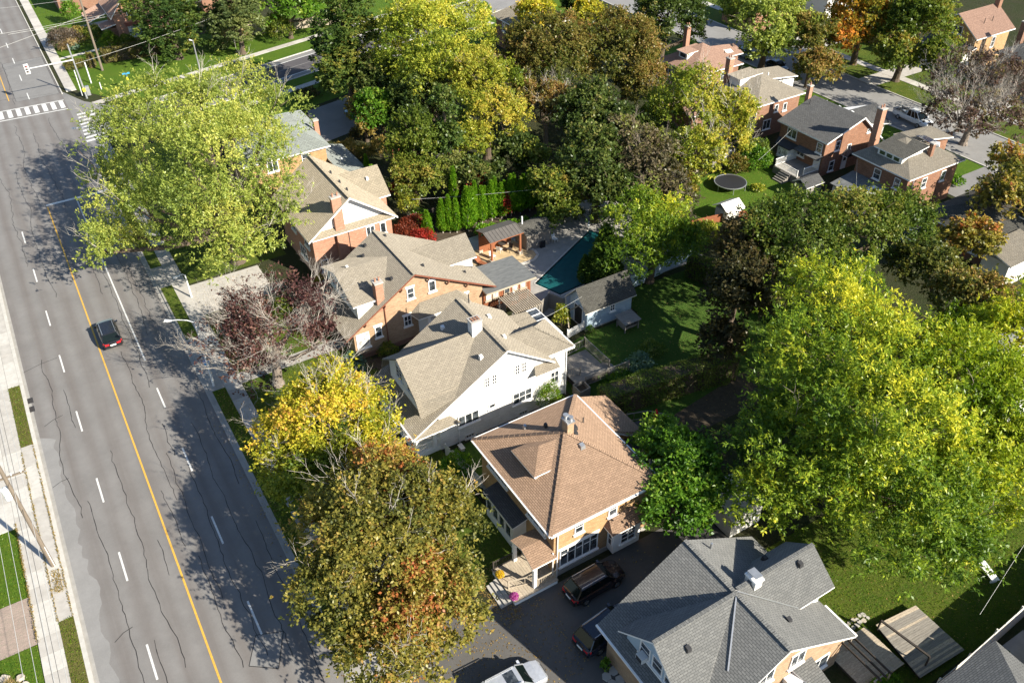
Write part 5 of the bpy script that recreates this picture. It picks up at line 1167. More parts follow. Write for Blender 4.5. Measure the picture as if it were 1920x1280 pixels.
# flagstones around the deck
fl = setting('flagstone_edging')
for k in range(26):
    x = 33.9 + (k % 13) * .33 + rng.uniform(-.08, .08); y = 16.9 + (k // 13) * .35 + (k % 13) * .02 + rng.uniform(-.08, .08); r = rng.uniform(.12, .2)
    b = MB(); b.prism([(x + r * cos(a) * rng.uniform(.8, 1.2), y + r * sin(a) * rng.uniform(.8, 1.2)) for a in [i * pi / 3 for i in range(6)]], 0, .09); b.build('flagstone', rng.choice(('stone', 'concrete')), fl)
for k in range(8):
    x, y = 20.2 + (k % 4) * .62 + rng.uniform(-.05, .05), 22.3 + (k // 4) * .7 + rng.uniform(-.05, .05)
    b = MB(); b.prism([(x + .33 * cos(a) * rng.uniform(.85, 1.1), y + .34 * sin(a) * rng.uniform(.85, 1.1)) for a in [i * pi / 3 for i in range(6)]], .02, .12); b.build('flagstone', 'concrete', fl)
ur = thing('planter', 'round dark plant pot on pale paving beside the dark roof', 'planter', (20.4, 23.4, .12)); b = MB(); b.cyl((0, 0, 0), (0, 0, .45), .2, .28, 12); b.build('pot', 'metal_dark', ur, local=True)
pt = thing('planter', 'round pot with green plant on the bottom right terrace', 'planter', (42.6, 10.2, 0)); b = MB(); b.cyl((0, 0, 0), (0, 0, .35), .36, .45, 16); b.build('pot', 'stone', pt, local=True)
sheet('terrace_south', [(38.9, 3), (46, 3), (46, 11.0), (38.9, 11.0)], 'concrete3', .02)

# trampoline
TR = thing('trampoline', 'large round trampoline on the bright far lawn', 'trampoline', (72.0, 68.0, 0))
b = MB(); b.cyl((0, 0, .82), (0, 0, .84), 1.75, n=40); b.build('mat', 'black_plastic', TR, local=True)
b = MB(); n = 40
for i in range(n):
    a, c = 2 * pi * i / n, 2 * pi * (i + 1) / n; b.bar((1.95 * cos(a), 1.95 * sin(a), .83), (1.95 * cos(c), 1.95 * sin(c), .83), .09)
b.build('rim', 'metal', TR, local=True)
b = MB()
for i in range(n):
    a, c = 2 * pi * i / n, 2 * pi * (i + 1) / n; b.poly([(1.75 * cos(a), 1.75 * sin(a), .835), (1.91 * cos(a), 1.91 * sin(a), .835), (1.91 * cos(c), 1.91 * sin(c), .835), (1.75 * cos(c), 1.75 * sin(c), .835)])
b.build('pad', 'metal_dark', TR, local=True)
for i in range(6):
    a = i * pi / 3; b = MB(); b.bar((1.93 * cos(a), 1.93 * sin(a), 0), (1.93 * cos(a), 1.93 * sin(a), .8), .06); b.build('leg', 'metal', TR, local=True)
WS = thing('playhouse', 'small white slatted playhouse at the near end of the trampoline lawn', 'playhouse', (66.3, 62.6, 0))
wallbox(WS, 65.6, 61.6, 67.8, 63.6, 0, 1.5, 'offwhite'); roof(WS, [[(65.3, 61.3, 1.55), (68.1, 61.3, 1.55), (68.1, 62.6, 2.3), (65.3, 62.6, 2.3)], [(68.1, 63.9, 1.55), (65.3, 63.9, 1.55), (65.3, 62.6, 2.3), (68.1, 62.6, 2.3)]], 'offwhite', .06, 'white')
for k in range(7):
    b = MB(); b.box(65.56, 61.65 + k * .28, .1, 65.6, 61.85 + k * .28, 1.4); b.build('slat', 'white', WS)
SD = thing('shed', 'tiny grey gabled shed beside the white back stairs', 'shed', (78.6, 62, 0)); wallbox(SD, 77.4, 60.8, 80.0, 62.8, 0, 1.7, 'wood_grey'); roof(SD, [[(77.2, 60.6, 1.7), (80.2, 60.6, 1.7), (80.2, 61.8, 2.4), (77.2, 61.8, 2.4)], [(80.2, 63, 1.7), (77.2, 63, 1.7), (77.2, 61.8, 2.4), (80.2, 61.8, 2.4)]], 'sh_char', .08)
CV = thing('canoe', 'white upturned canoe behind the far grey fence', 'canoe', (75.5, 73.3, 1.2), .3)
b = MB(); st = []
for i in range(9):
    t_ = i / 8; w = .42 * sin(pi * t_) ** .6 + .02; h = .35 * sin(pi * t_) ** .5; st.append([(-2.2 + 4.4 * t_, w * cos(a), h * sin(a)) for a in [j * pi / 6 for j in range(7)]])
for r_, s_ in zip(st[:-1], st[1:]):
    for j in range(6): b.poly([r_[j], s_[j], s_[j + 1], r_[j + 1]])
b.build('hull', 'white', CV, True, True)

# ================================================================== STREET FURNITURE AND POLES
def street_lamp(x, y, h, ang, reach, lab):
    t = thing('street_lamp', lab, 'street lamp', (x, y, 0))
    b = MB(); b.cyl((0, 0, 0), (0, 0, h), .11, .07, 10); b.build('pole', 'metal_light', t, local=True)
    d = Vector((cos(ang), sin(ang), 0)); b = MB(); pts = [Vector((0, 0, h - .1)), d * reach * .3 + Vector((0, 0, h + .12)), d * reach * .7 + Vector((0, 0, h + .15)), d * reach + Vector((0, 0, h + .05))]
    for p, q in zip(pts[:-1], pts[1:]): b.cyl(p, q, .045, .045, 8)
    b.build('arm', 'metal_light', t, local=True)
    e = pts[-1]; b = MB(); s = Vector((-d.y, d.x, 0)); P = lambda f, w, z: e + d * f + s * w + Vector((0, 0, z))
    b.hexa([P(-.1, -.08, -.06), P(.6, -.12, -.08), P(.6, .12, -.08), P(-.1, .08, -.06)], [P(-.1, -.06, .06), P(.5, -.1, .08), P(.5, .1, .08), P(-.1, .06, .06)]); h_ = b.build('lamp_head', 'metal_light', t, local=True)
    b = MB(); b.box(e.x + d.x * .3 - .1, e.y + d.y * .3 - .1, e.z - .11, e.x + d.x * .3 + .1, e.y + d.y * .3 + .1, e.z - .07); b.build('lens', 'clear_lens', h_, local=True)
    return t
street_lamp(6.7, 65.0, 7.4, 2.55, 2.1, 'curved-arm street lamp beside the purple maple')
street_lamp(6.9, 110, 8, 2.6, 2.3, 'curved-arm street lamp poking out of the lime-green tree near the crosswalk')
t = street_lamp(8.7, 80.2, 2.9, 3.1, .6, 'short bracket lamp on the sidewalk above the bare branches'); t['label'] = 'short white lamp post beside the pale driveway above the purple maple'
LP = thing('utility_pole', 'plain grey metal pole standing by the cross street', 'pole', (25.8, 137.6, 0)); b = MB(); b.cyl((0, 0, 0), (0, 0, 7.2), .13, .09, 10); b.build('pole', 'metal', LP, local=True); b = MB(); b.cyl((0, 0, 7.1), (-.5, .1, 7.3), .05, .1, 8); b.build('cap', 'metal_light', LP, local=True)
UP = thing('utility_pole', 'leaning-looking brown wooden utility pole by the left pavement', 'utility pole', (-9.05, 51.3, .12))
b = MB(); b.cyl((0, 0, 0), (0, 0, 12), .17, .12, 12, 0); b.build('pole', 'pole_wood', UP, local=True)
b = MB(); b.cyl((-.35, .15, 7.4), (-.35, .15, 8.3), .28, .28, 14); b.cyl((-.35, .15, 8.3), (-.35, .15, 8.4), .2, .1, 12); b.build('transformer', 'metal_light', UP, local=True)
b = MB(); b.bar((-1.2, 0, 9.3), (1.2, 0, 9.3), .1, .12); b.build('crossarm', 'pole_wood', UP, local=True)
for x in (-1.0, -.4, .4, 1.0):
    b = MB(); b.cyl((x, 0, 9.36), (x, 0, 9.55), .05, .04, 6); b.build('insulator', 'metal_light', UP, local=True)
b = MB(); b.cyl((.1, -.12, 0), (.1, -.12, 2.2), .03, .03, 6); b.build('ground_conduit', 'metal_light', UP, local=True)
UP2 = thing('utility_pole', 'tall brown wooden pole on the lawn by the hedge at the top left', 'utility pole', (13.5, 153.4, 0))
b = MB(); b.cyl((0, 0, 0), (0, 0, 12.5), .2, .14, 12, 0); b.build('pole', 'pole_wood', UP2, local=True)
b = MB(); b.bar((-1.2, 0, 11.6), (1.2, 0, 11.6), .1, .12); b.build('crossarm', 'pole_wood', UP2, local=True)
def wire(pts, lab, r=.018, mt='wire', group='overhead wires'):
    P = []
    for p, q in zip(pts[:-1], pts[1:]):
        p = Vector(p); q = Vector(q); L = (q - p).length; n = 14
        for i in range(n + 1):
            t_ = i / n; c = p.lerp(q, t_); c.z -= .012 * L * 4 * t_ * (1 - t_)
            if not P or (c - P[-1]).length > .01: P.append(c)
    b = MB()
    for p, q in zip(P[:-1], P[1:]): b.cyl(p, q, r, r, 4, 0, False)
    return tag(b.build('wire', mt), lab, 'wire', group)
for i, (x, z) in enumerate(((-10.05, 9.5), (-9.45, 9.5), (-8.65, 9.5), (-8.05, 9.5), (-9.2, 7.0), (-9.0, 6.4))):
    wire([(x, 5, z - .2), (x, 51.3, z), (x - 1, 100, z - .2)], ['overhead wire on the outer left arm of the left pole', 'overhead wire on the inner left arm of the left pole', 'overhead wire on the inner right arm of the left pole', 'overhead wire nearest the road on the left pole', 'lower overhead wire on the left pole', 'lowest overhead wire on the left pole'][i], .014, 'wire' if i < 4 else 'wire_dark')
for (p, q, lab) in (((-14, 152, 9.2), (22, 164.8, 5.5), 'house service wire crossing above the top left hedge, upper'), ((2, 150, 9), (46, 160, 8), 'pale wire passing in front of the broad spruce'),
        ((-12, 168, 9.5), (13.5, 153.4, 11.5), 'white wire crossing the road at the top left corner'), ((-12, 172, 10), (30, 182, 9), 'topmost white wire crossing the road'), ((9.2, 142.5, 5.4), (40, 152, 7), 'low wire over the corner lawn'),
        ((-10, 146, 7), (13.5, 153.4, 9), 'thin wire across the road above the traffic signal'), ((30, 150, 9), (80, 168, 9), 'wire passing over the fence at the top')):
    wire([p, q], lab, .018)
for (p, q, lab) in (((33.9, 52, 5), (40.4, 54.6, 3.6), 'service wire to the blue garage'), ((60, 17, 6), (42, 12.5, 3), 'pale wire over the shaded lawn at the bottom right'), ((74, 66, 4), (83.3, 69.5, 4.6), 'service wire to the far red house'), ((80, 56, 3), (84.2, 60, 4.8), 'service wire by the far conservatory'),
        ((34.5, 80, 4), (55, 71, 4.5), 'garden wire above the cedar row')):
    wire([p, q], lab, .011)
# traffic signals
TS = thing('traffic_signal', 'white-backed traffic signal on a horizontal arm at the crosswalk', 'traffic light', (9.2, 142.5, 0))
b = MB(); b.cyl((0, 0, 0), (-.2, .6, 8.2), .15, .1, 12); b.build('pole', 'metal', TS, local=True)
b = MB(); b.cyl((-.1, .4, 5.9), (-6.2, .7, 5.75), .09, .06, 10); b.build('mast_arm', 'metal_light', TS, local=True)
b = MB(); b.box(-6.85, .55, 5.05, -6.25, .62, 6.5); b.build('backboard', 'white', TS, local=True)
hs = MB(); hs.box(-6.72, .4, 5.2, -6.38, .55, 6.35); hd = hs.build('signal_housing', 'white', TS, local=True)
for k, mt in enumerate(('wood_dark', 'wood_dark', 'red_lens')):
    b = MB(); b.cyl((-6.55, .4, 5.4 + k * .38), (-6.55, .33, 5.4 + k * .38), .12, .12, 12); b.build('lens', mt, hd, local=True)
    b = MB(); b.hexa([(-6.69, .2, 5.5 + k * .38), (-6.41, .2, 5.5 + k * .38), (-6.41, .4, 5.53 + k * .38), (-6.69, .4, 5.53 + k * .38)], [(-6.69, .2, 5.52 + k * .38), (-6.41, .2, 5.52 + k * .38), (-6.41, .4, 5.55 + k * .38), (-6.69, .4, 5.55 + k * .38)]); b.build('visor', 'wood_dark', hd, local=True)
b = MB(); b.box(.2, .2, .3, .75, .7, 1.7); b.build('control_cabinet', 'metal', TS, local=True)
b = MB(); b.box(-.25, -.35, 1.2, .15, -.1, 1.7); b.build('pedestrian_box', 'yellow_sign', TS, local=True)
b = MB(); b.cyl((-.4, 1.6, 0), (-.4, 1.6, 4.0), .08, .07, 8); tag(b.build('signal_post', 'metal_light', TS, local=True), None, None)
TP = thing('signal_post', 'short white post standing behind the traffic signal', 'post', (10.9, 148.6, 0)); b = MB(); b.cyl((0, 0, 0), (0, 0, 3.4), .1, .1, 8); b.build('post', 'metal_light', TP, local=True)
SN = thing('street_name_sign', 'blue street name sign on a short post on the corner lawn', 'sign', (15.6, 142.0, 0))
b = MB(); b.cyl((0, 0, 0), (0, 0, 2.6), .05, .05, 8); b.build('post', 'metal', SN, local=True); b = MB(); b.box(-.55, -.02, 2.6, .55, .02, 2.85); b.build('blade', 'blue_sign', SN, local=True); b = MB(); b.box(-.02, -.5, 2.3, .02, .5, 2.55); b.build('blade', 'blue_sign', SN, local=True); b = MB(); b.box(-.16, -.06, 1.7, .16, -.03, 2.2); b.build('notice_plate', 'yellow_sign', SN, local=True)
BO = thing('bollard', 'small white bollard on the corner lawn near the signal cabinet', 'bollard', (11.8, 145.1, 0)); b = MB(); b.cyl((0, 0, 0), (0, 0, 1.1), .07, .06, 10); b.cyl((0, 0, 1.1), (0, 0, 1.16), .06, .02, 10); b.build('post', 'white', BO, local=True)
BA = thing('street_banner', 'navy banners hanging from a bracket at the left edge', 'banner', (-11.6, 66.2, .12))
b = MB(); b.cyl((0, 0, 0), (0, 0, 5.2), .07, .05, 8); b.build('post', 'metal', BA, local=True)
for k, (dx, dy) in enumerate(((.05, -.3), (.32, -.1), (.5, .12))):
    b = MB(); b.hexa([(dx, dy, 4.2), (dx + .25, dy - .1, 4.15), (dx + .27, dy - .06, 4.15), (dx + .02, dy + .03, 4.2)], [(0, 0, 5.1), (dx + .2, dy, 5.0), (dx + .22, dy + .04, 5.0), (0, .05, 5.1)]); b.build('cloth', 'flag_navy', BA, local=True)
for i, (x, y, z, mt, lab) in enumerate(((7.0, 68.4, .12, 'blue_sign', 'small blue recycling box at the kerb under the purple maple'), (13.4, 67.5, .02, 'steel_blue', 'small pale blue box on the lawn behind the purple maple'))):
    b = MB(); b.hexa([(x - .22, y - .16, z), (x + .22, y - .16, z), (x + .22, y + .16, z), (x - .22, y + .16, z)], [(x - .26, y - .2, z + .35), (x + .26, y - .2, z + .35), (x + .26, y + .2, z + .35), (x - .26, y + .2, z + .35)]); tag(b.build('recycling_box', mt), lab, 'box')

# ================================================================== VEHICLES
def car(name, lab, cat, loc, rot, body, L=4.55, W=1.82, H=1.66, kind='suv', group=None, sunroof=False):
    t = thing(name, lab, cat, loc, rot, group)
    hl = L / 2; belt = H * .6; hood = H * (.62 if kind == 'suv' else .56); zb = .24
    # lower body stations: x, half width, top z, bottom z
    if kind == 'pickup': S_ = [(-hl, .86, 1.0, .5), (-hl + .12, .93, 1.08, .42), (-hl + .8, .96, 1.1, .4), (-.3, .97, 1.12, .4), (.6, .97, 1.12, .4), (1.5, .96, 1.1, .42), (hl - .5, .93, 1.02, .42), (hl - .12, .86, .92, .45), (hl, .76, .8, .5)]
    else: S_ = [(-hl, .8, belt * .9, .42), (-hl + .1, .9, belt * .99, .32), (-hl + .45, .96, belt, .27), (-.6, 1, belt, zb), (.4, 1, belt * .99, zb), (hl - 1.25, .99, hood * .99, .26), (hl - .6, .95, hood * .93, .3), (hl - .15, .85, hood * .82, .36), (hl, .68, hood * .66, .44)]
    b = MB(); R_s = []
    for x, w, zt, z0 in S_:
        w *= W / 2; R_s.append([(x, -w * .9, z0), (x, -w, z0 + .14), (x, -w, (z0 + zt) / 2 + .05), (x, -w * .985, zt - .1), (x, -w * .88, zt), (x, -w * .45, zt + .025), (x, 0, zt + .035), (x, w * .45, zt + .025), (x, w * .88, zt), (x, w * .985, zt - .1), (x, w, (z0 + zt) / 2 + .05), (x, w, z0 + .14), (x, w * .9, z0)])
    for r1, r2 in zip(R_s[:-1], R_s[1:]):
        for j in range(len(r1) - 1): b.poly([r1[j], r1[j + 1], r2[j + 1], r2[j]][::-1])
        b.poly([r1[0], r2[0], r2[-1], r1[-1]][::-1])
    b.poly(R_s[0][::-1]); b.poly(R_s[-1]); bo = b.build('body', body, t, True, True)
    hw = W / 2
    # greenhouse
    if kind == 'pickup': g0, g1, g2, g3 = -.55, -.4, 1.0, 1.75
    elif kind == 'suv': g0, g1, g2, g3 = -hl + .18, -hl + .62, .55, 1.25
    else: g0, g1, g2, g3 = -hl + .75, -hl + 1.5, .35, 1.15
    zt = H - .05; zl = (1.1 if kind == 'pickup' else belt) - .01; wb, wt = hw * .9, hw * .72
    lo = [(g0, -wb, zl), (g3, -wb * .96, zl), (g3, wb * .96, zl), (g0, wb, zl)]; hi = [(g1, -wt, zt), (g2, -wt, zt), (g2, wt, zt), (g1, wt, zt)]
    b = MB(); b.hexa(lo, hi); b.build('windows', 'glass_green', t, local=True)
    b = MB(); r0 = [(g1 - .03, -wt - .02, zt - .02), (g2 + .02, -wt - .02, zt - .02), (g2 + .02, wt + .02, zt - .02), (g1 - .03, wt + .02, zt - .02)]; rr = [(g1 + .06, -wt + .1, H), (g2 - .06, -wt + .1, H - .01), (g2 - .06, wt - .1, H - .01), (g1 + .06, wt - .1, H)]
    b.hexa(r0, rr)
    for i in range(4): b.bar(lo[i], hi[i], .075, .06)
    for f in (.36, .68):
        for s in (-1, 1):
            xa = g0 + (g3 - g0) * f; xb = g1 + (g2 - g1) * f; b.bar((xa, s * wb * .995, zl), (xb, s * (wt + .008), zt), .07, .03)
    b.build('roof', body, t, False, True)
    if sunroof:
        b = MB(); b.box(g2 - 1.0, -wt + .2, H + .002, g2 - .3, wt - .2, H + .015); b.build('sunroof', 'glass', t, local=True)
    if kind == 'suv':
        for s in (-1, 1):
            b = MB(); b.bar((g1 + .1, s * (wt - .06), H + .07), (g2 - .15, s * (wt - .06), H + .06), .045); b.bar((g1 + .12, s * (wt - .06), H - .02), (g1 + .12, s * (wt - .06), H + .07), .04); b.bar((g2 - .17, s * (wt - .06), H - .02), (g2 - .17, s * (wt - .06), H + .06), .04); b.build('roof_rail', 'metal', t, local=True)
    for s in (-1, 1):
        b = MB(); b.hexa([(g3 - .35, s * (hw * .92), belt + .0), (g3 - .15, s * (hw * .92), belt), (g3 - .18, s * (hw + .2), belt + .02), (g3 - .33, s * (hw + .2), belt + .02)], [(g3 - .35, s * (hw * .92), belt + .06), (g3 - .15, s * (hw * .92), belt + .06), (g3 - .18, s * (hw + .2), belt + .17), (g3 - .33, s * (hw + .2), belt + .17)]); b.build('mirror', body, t, local=True)
        zz = belt - .12 if kind != 'pickup' else .95
        b = MB(); b.box(-hl - .012, s * hw * .52 - .16 * (1), zz - .12, -hl + .16, s * hw * .52 + .16, zz + .1) if False else b.hexa([(-hl - .01, s * hw * .38, zz - .16), (-hl - .01, s * hw * .78, zz - .16), (-hl + .22, s * hw * .96, zz - .12), (-hl + .1, s * hw * .4, zz - .14)], [(-hl + .0, s * hw * .38, zz + .02), (-hl + .0, s * hw * .78, zz + .04), (-hl + .26, s * hw * .94, zz + .1), (-hl + .14, s * hw * .4, zz + .07)]); b.build('tail_light', 'red_lens', t, local=True)
        zf = hood * .66 if kind != 'pickup' else .82
        b = MB(); b.hexa([(hl - .28, s * hw * .9, zf - .1), (hl + .0, s * hw * .62, zf - .1), (hl + .01, s * hw * .4, zf - .08), (hl - .2, s * hw * .5, zf - .08)], [(hl - .42, s * hw * .88, zf + .1), (hl - .1, s * hw * .62, zf + .07), (hl - .08, s * hw * .4, zf + .06), (hl - .3, s * hw * .5, zf + .1)]); b.build('headlight', 'clear_lens', t, local=True)
    wb_ = L * .295; wr = .34
    for sx in (-1, 1):
        for s in (-1, 1):
            b = MB(); b.cyl((sx * wb_, s * (hw - .2), wr), (sx * wb_, s * (hw + .012), wr), wr, wr, 18); w = b.build('wheel', 'rubber', t, local=True)
            b = MB(); b.cyl((sx * wb_, s * (hw + .012), wr), (sx * wb_, s * (hw + .022), wr), wr * .64, wr * .6, 14)
            b.build('rim', 'chrome', w, local=True)
    b = MB(); b.box(-hl - .03, -.26, .62, -hl + .02, .26, .76); b.build('number_plate', 'white', t, local=True)
    b = MB(); b.box(-hl - .04, -hw * .8, .38, -hl + .12, hw * .8, .56); b.box(hl - .16, -hw * .66, .36, hl + .03, hw * .66, .5); b.build('bumper', 'black_plastic', t, local=True)
    b = MB(); b.box(hl - .05, -hw * .36, .56, hl + .015, hw * .36, .74 if kind != 'pickup' else .9); b.build('grille', 'metal_dark', t, local=True)
    b = MB(); b.bar((g3 + .02, -.5, zl + .03), (g3 - .3, .1, zl + .3), .025); b.build('wiper', 'black_plastic', t, local=True)
    return t
car('parked_suv', 'dark bronze-roofed black SUV parked right beside the brick house wall', 'car', (23.5, 28.95, .03), .03, 'car_brown')
car('parked_suv', 'navy-black SUV half under the dark grey roof edge', 'car', (22.1, 25.5, .03), .1, 'car_navy', 4.9, 1.9, 1.75)
car('parked_car', 'silver SUV with sunroof on the driveway at the bottom edge', 'car', (14.5, 25.3, .03), -.03, 'car_silver', 4.6, 1.84, 1.62, sunroof=True)
car('moving_suv', 'black SUV driving up the main road beside the yellow line', 'car', (.08, 77.6, .02), pi / 2, 'car_black', 4.5, 1.84, 1.66)
car('parked_car', 'grey-blue saloon parked on the far street beside the reddish-roofed house', 'car', (105.0, 100.6, .02), -pi / 2, 'car_greyblue', 4.6, 1.8, 1.42, 'sedan')
car('parked_car', 'dark blue car parked under the pale green tree on the far street', 'car', (105.2, 93.6, .02), -pi / 2, 'car_navy', 4.6, 1.8, 1.45, 'sedan')
car('parked_car', 'pale blue car at the end of the shaded driveway', 'car', (41.6, 113.2, .03), 1.9, 'car_lightblue', 4.4, 1.78, 1.45, 'sedan')
car('parked_car', 'dark car in the driveway at the right edge behind the orange-tinged tree', 'car', (80.8, 48.4, .02), .4, 'car_greyblue', 4.5, 1.8, 1.45, 'sedan')
pk = car('pickup_truck', 'white pickup truck with ladder rack and garden waste in its bed', 'truck', (106.6, 68.6, .02), -pi / 2 - .08, 'car_white', 5.9, 2.0, 1.95, 'pickup')
b = MB(); b.box(-2.75, -.82, 1.08, -.62, .82, 1.135); b.build('bed_liner', 'metal_dark', pk, local=True)
b = MB()
for s in (-.88, .88):
    b.bar((-2.85, s, 1.12), (-.6, s, 1.12), .1, .12); b.bar((-2.8, s, 2.0), (.9, s, 2.05), .06)
    for x in (-2.7, -1.6, -.65): b.bar((x, s, 1.1), (x, s, 2.0), .06)
for x in (-2.7, -1.6, -.65, .8): b.bar((x, -.88, 2.02), (x, .88, 2.02), .05)
b.bar((-2.9, -.88, 1.12), (-2.9, .88, 1.12), .1, .3); b.build('ladder_rack', 'metal', pk, local=True)

# ================================================================== VEGETATION
def leaf_object(name, pos, dirs, nrm, L, W, var, mat, parent, origin):
    """pos (n,3) leaf bases, dirs unit directions, nrm approximate normals -> one mesh of pointed leaves"""
    n = len(pos)
    side = np.cross(dirs, nrm); side /= (np.linalg.norm(side, axis=1, keepdims=True) + 1e-6)
    L = np.asarray(L).reshape(-1, 1); W = np.asarray(W).reshape(-1, 1)
    up = np.cross(side, dirs)
    v = np.empty((n, 4, 3), np.float32)
    v[:, 0] = pos; v[:, 1] = pos + dirs * L * .45 + side * W * .5 + up * W * .12; v[:, 2] = pos + dirs * L - up * W * .15; v[:, 3] = pos + dirs * L * .45 - side * W * .5 + up * W * .12
    v = v.reshape(-1, 3) - np.array(origin, np.float32)
    me = bpy.data.meshes.new(name)
    me.vertices.add(4 * n); me.vertices.foreach_set('co', v.astype(np.float32).ravel())
    me.loops.add(4 * n); me.loops.foreach_set('vertex_index', np.arange(4 * n, dtype=np.int32))
    me.polygons.add(n); me.polygons.foreach_set('loop_start', np.arange(0, 4 * n, 4, dtype=np.int32)); me.polygons.foreach_set('loop_total', np.full(n, 4, np.int32))
    a = me.attributes.new('var', 'FLOAT', 'POINT'); a.data.foreach_set('value', np.repeat(np.clip(var, 0, 1), 4).astype(np.float32))
    me.materials.append(M[mat]); me.update(calc_edges=True)
    o = bpy.data.objects.new(name, me); COL.objects.link(o)
    if parent is not None: o.parent = parent
    return o
def unit(a): return a / (np.linalg.norm(a, axis=1, keepdims=True) + 1e-9)
def crown_points(rs, lobes, N_, clump=.9, leaves=6, fill=.16, shape='round'):
    """returns leaf bases, directions, normals, variation, clump centres"""
    area = np.array([l[3] ** 2 for l in lobes]); area = area / area.sum()
    ncl_tot = 0; P = []; Dr = []; Nn = []; V = []; C = []
    for l, f in zip(lobes, area):
        x, y, z, r, rz = l; r *= .97; rz *= .97; nl = int(N_ * f); 
        if nl < 20: continue
        crad = clump * (.55 + .12 * r) if r > 1.2 else clump * .35 * r
        nc = max(14, int(11 * (r / crad) ** 2 * .55))
        d = unit(rs.normal(size=(nc, 3))); d[:, 2] = np.where(d[:, 2] < -.45, -d[:, 2], d[:, 2])
        ph = rs.uniform(0, 6.28, 6); k = rs.normal(size=(6, 3)) * 2.2
        lob = sum(np.cos(d @ k[i] + ph[i]) for i in range(6)) / 6
        m = .84 + .42 * lob + rs.uniform(-.17, .15, nc)
        inner = rs.random(nc) < fill; m = np.where(inner, rs.uniform(.25, .6, nc), m)
        sx = np.array([r, r, rz])
        if shape == 'cone':
            t = rs.random(nc) ** .7; ang = rs.uniform(0, 6.28, nc); rad = r * (1 - t) * rs.uniform(.75, 1.1, nc) + .1
            c = np.stack([np.cos(ang) * rad, np.sin(ang) * rad, (t - .5) * 2 * rz], 1); out = unit(np.stack([np.cos(ang), np.sin(ang), np.full(nc, .1)], 1))
        else:
            c = d * m[:, None] * sx; out = unit(d + np.array([0, 0, .25]))
        c = c + np.array([x, y, z]); keep = c[:, 2] > .8; c = c[keep]; out = out[keep]; nc = len(c)
        if nc == 0: continue
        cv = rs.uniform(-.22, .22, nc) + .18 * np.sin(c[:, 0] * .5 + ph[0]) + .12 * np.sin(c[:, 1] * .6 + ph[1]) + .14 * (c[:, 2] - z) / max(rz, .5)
        C.append(c)
        nt = max(1, nl // leaves); ci = rs.integers(0, nc, nt)
        off = rs.normal(size=(nt, 3)) * crad * np.array([.5, .5, .33]) * rs.uniform(.5, 1.3, (nt, 1))
        off += out[ci] * np.abs(rs.normal(size=(nt, 1))) * crad * .25
        tp = c[ci] + off; tdir = unit(off * .9 + out[ci] * .7 + rs.normal(size=(nt, 3)) * .35)
        ti = np.repeat(np.arange(nt), leaves); n = len(ti)
        dr = unit(tdir[ti] * .55 + rs.normal(size=(n, 3)) * .75 + np.array([0, 0, -.12]))
        base = tp[ti] + rs.normal(size=(n, 3)) * .05 * crad + dr * .02
        nn = unit(np.array([0, 0, .9]) + out[ci[ti]] * .5 + rs.normal(size=(n, 3)) * .55)
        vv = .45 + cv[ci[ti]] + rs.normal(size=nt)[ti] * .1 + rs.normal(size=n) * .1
        P.append(base); Dr.append(dr); Nn.append(nn); V.append(vv)
    return np.concatenate(P), np.concatenate(Dr), np.concatenate(Nn), np.concatenate(V), np.concatenate(C)
def tube(b, pts, r0, r1, n=5):
    k = len(pts) - 1
    for i in range(k):
        ra = r0 + (r1 - r0) * i / k; rb = r0 + (r1 - r0) * (i + 1) / k; b.cyl(pts[i], pts[i + 1], ra, rb, n, 0, False)
def twig(b, rr, p, d, L, r, depth):
    d = d.normalized(); q = p + d * L * .5 + Vector((rr.uniform(-.1, .1), rr.uniform(-.1, .1), rr.uniform(0, .1))) * L; e = q + (d + Vector((rr.uniform(-.3, .3), rr.uniform(-.3, .3), rr.uniform(-.1, .3)))).normalized() * L * .5
    b.cyl(p, q, r, r * .75, 3, 0, False); b.cyl(q, e, r * .75, r * .45, 3, 0, False)
    if depth > 0:
        for s in (q, e, e):
            nd = (d + Vector((rr.uniform(-.9, .9), rr.uniform(-.9, .9), rr.uniform(-.3, .6)))).normalized()
            twig(b, rr, s, nd, L * rr.uniform(.5, .75), r * .55, depth - 1)
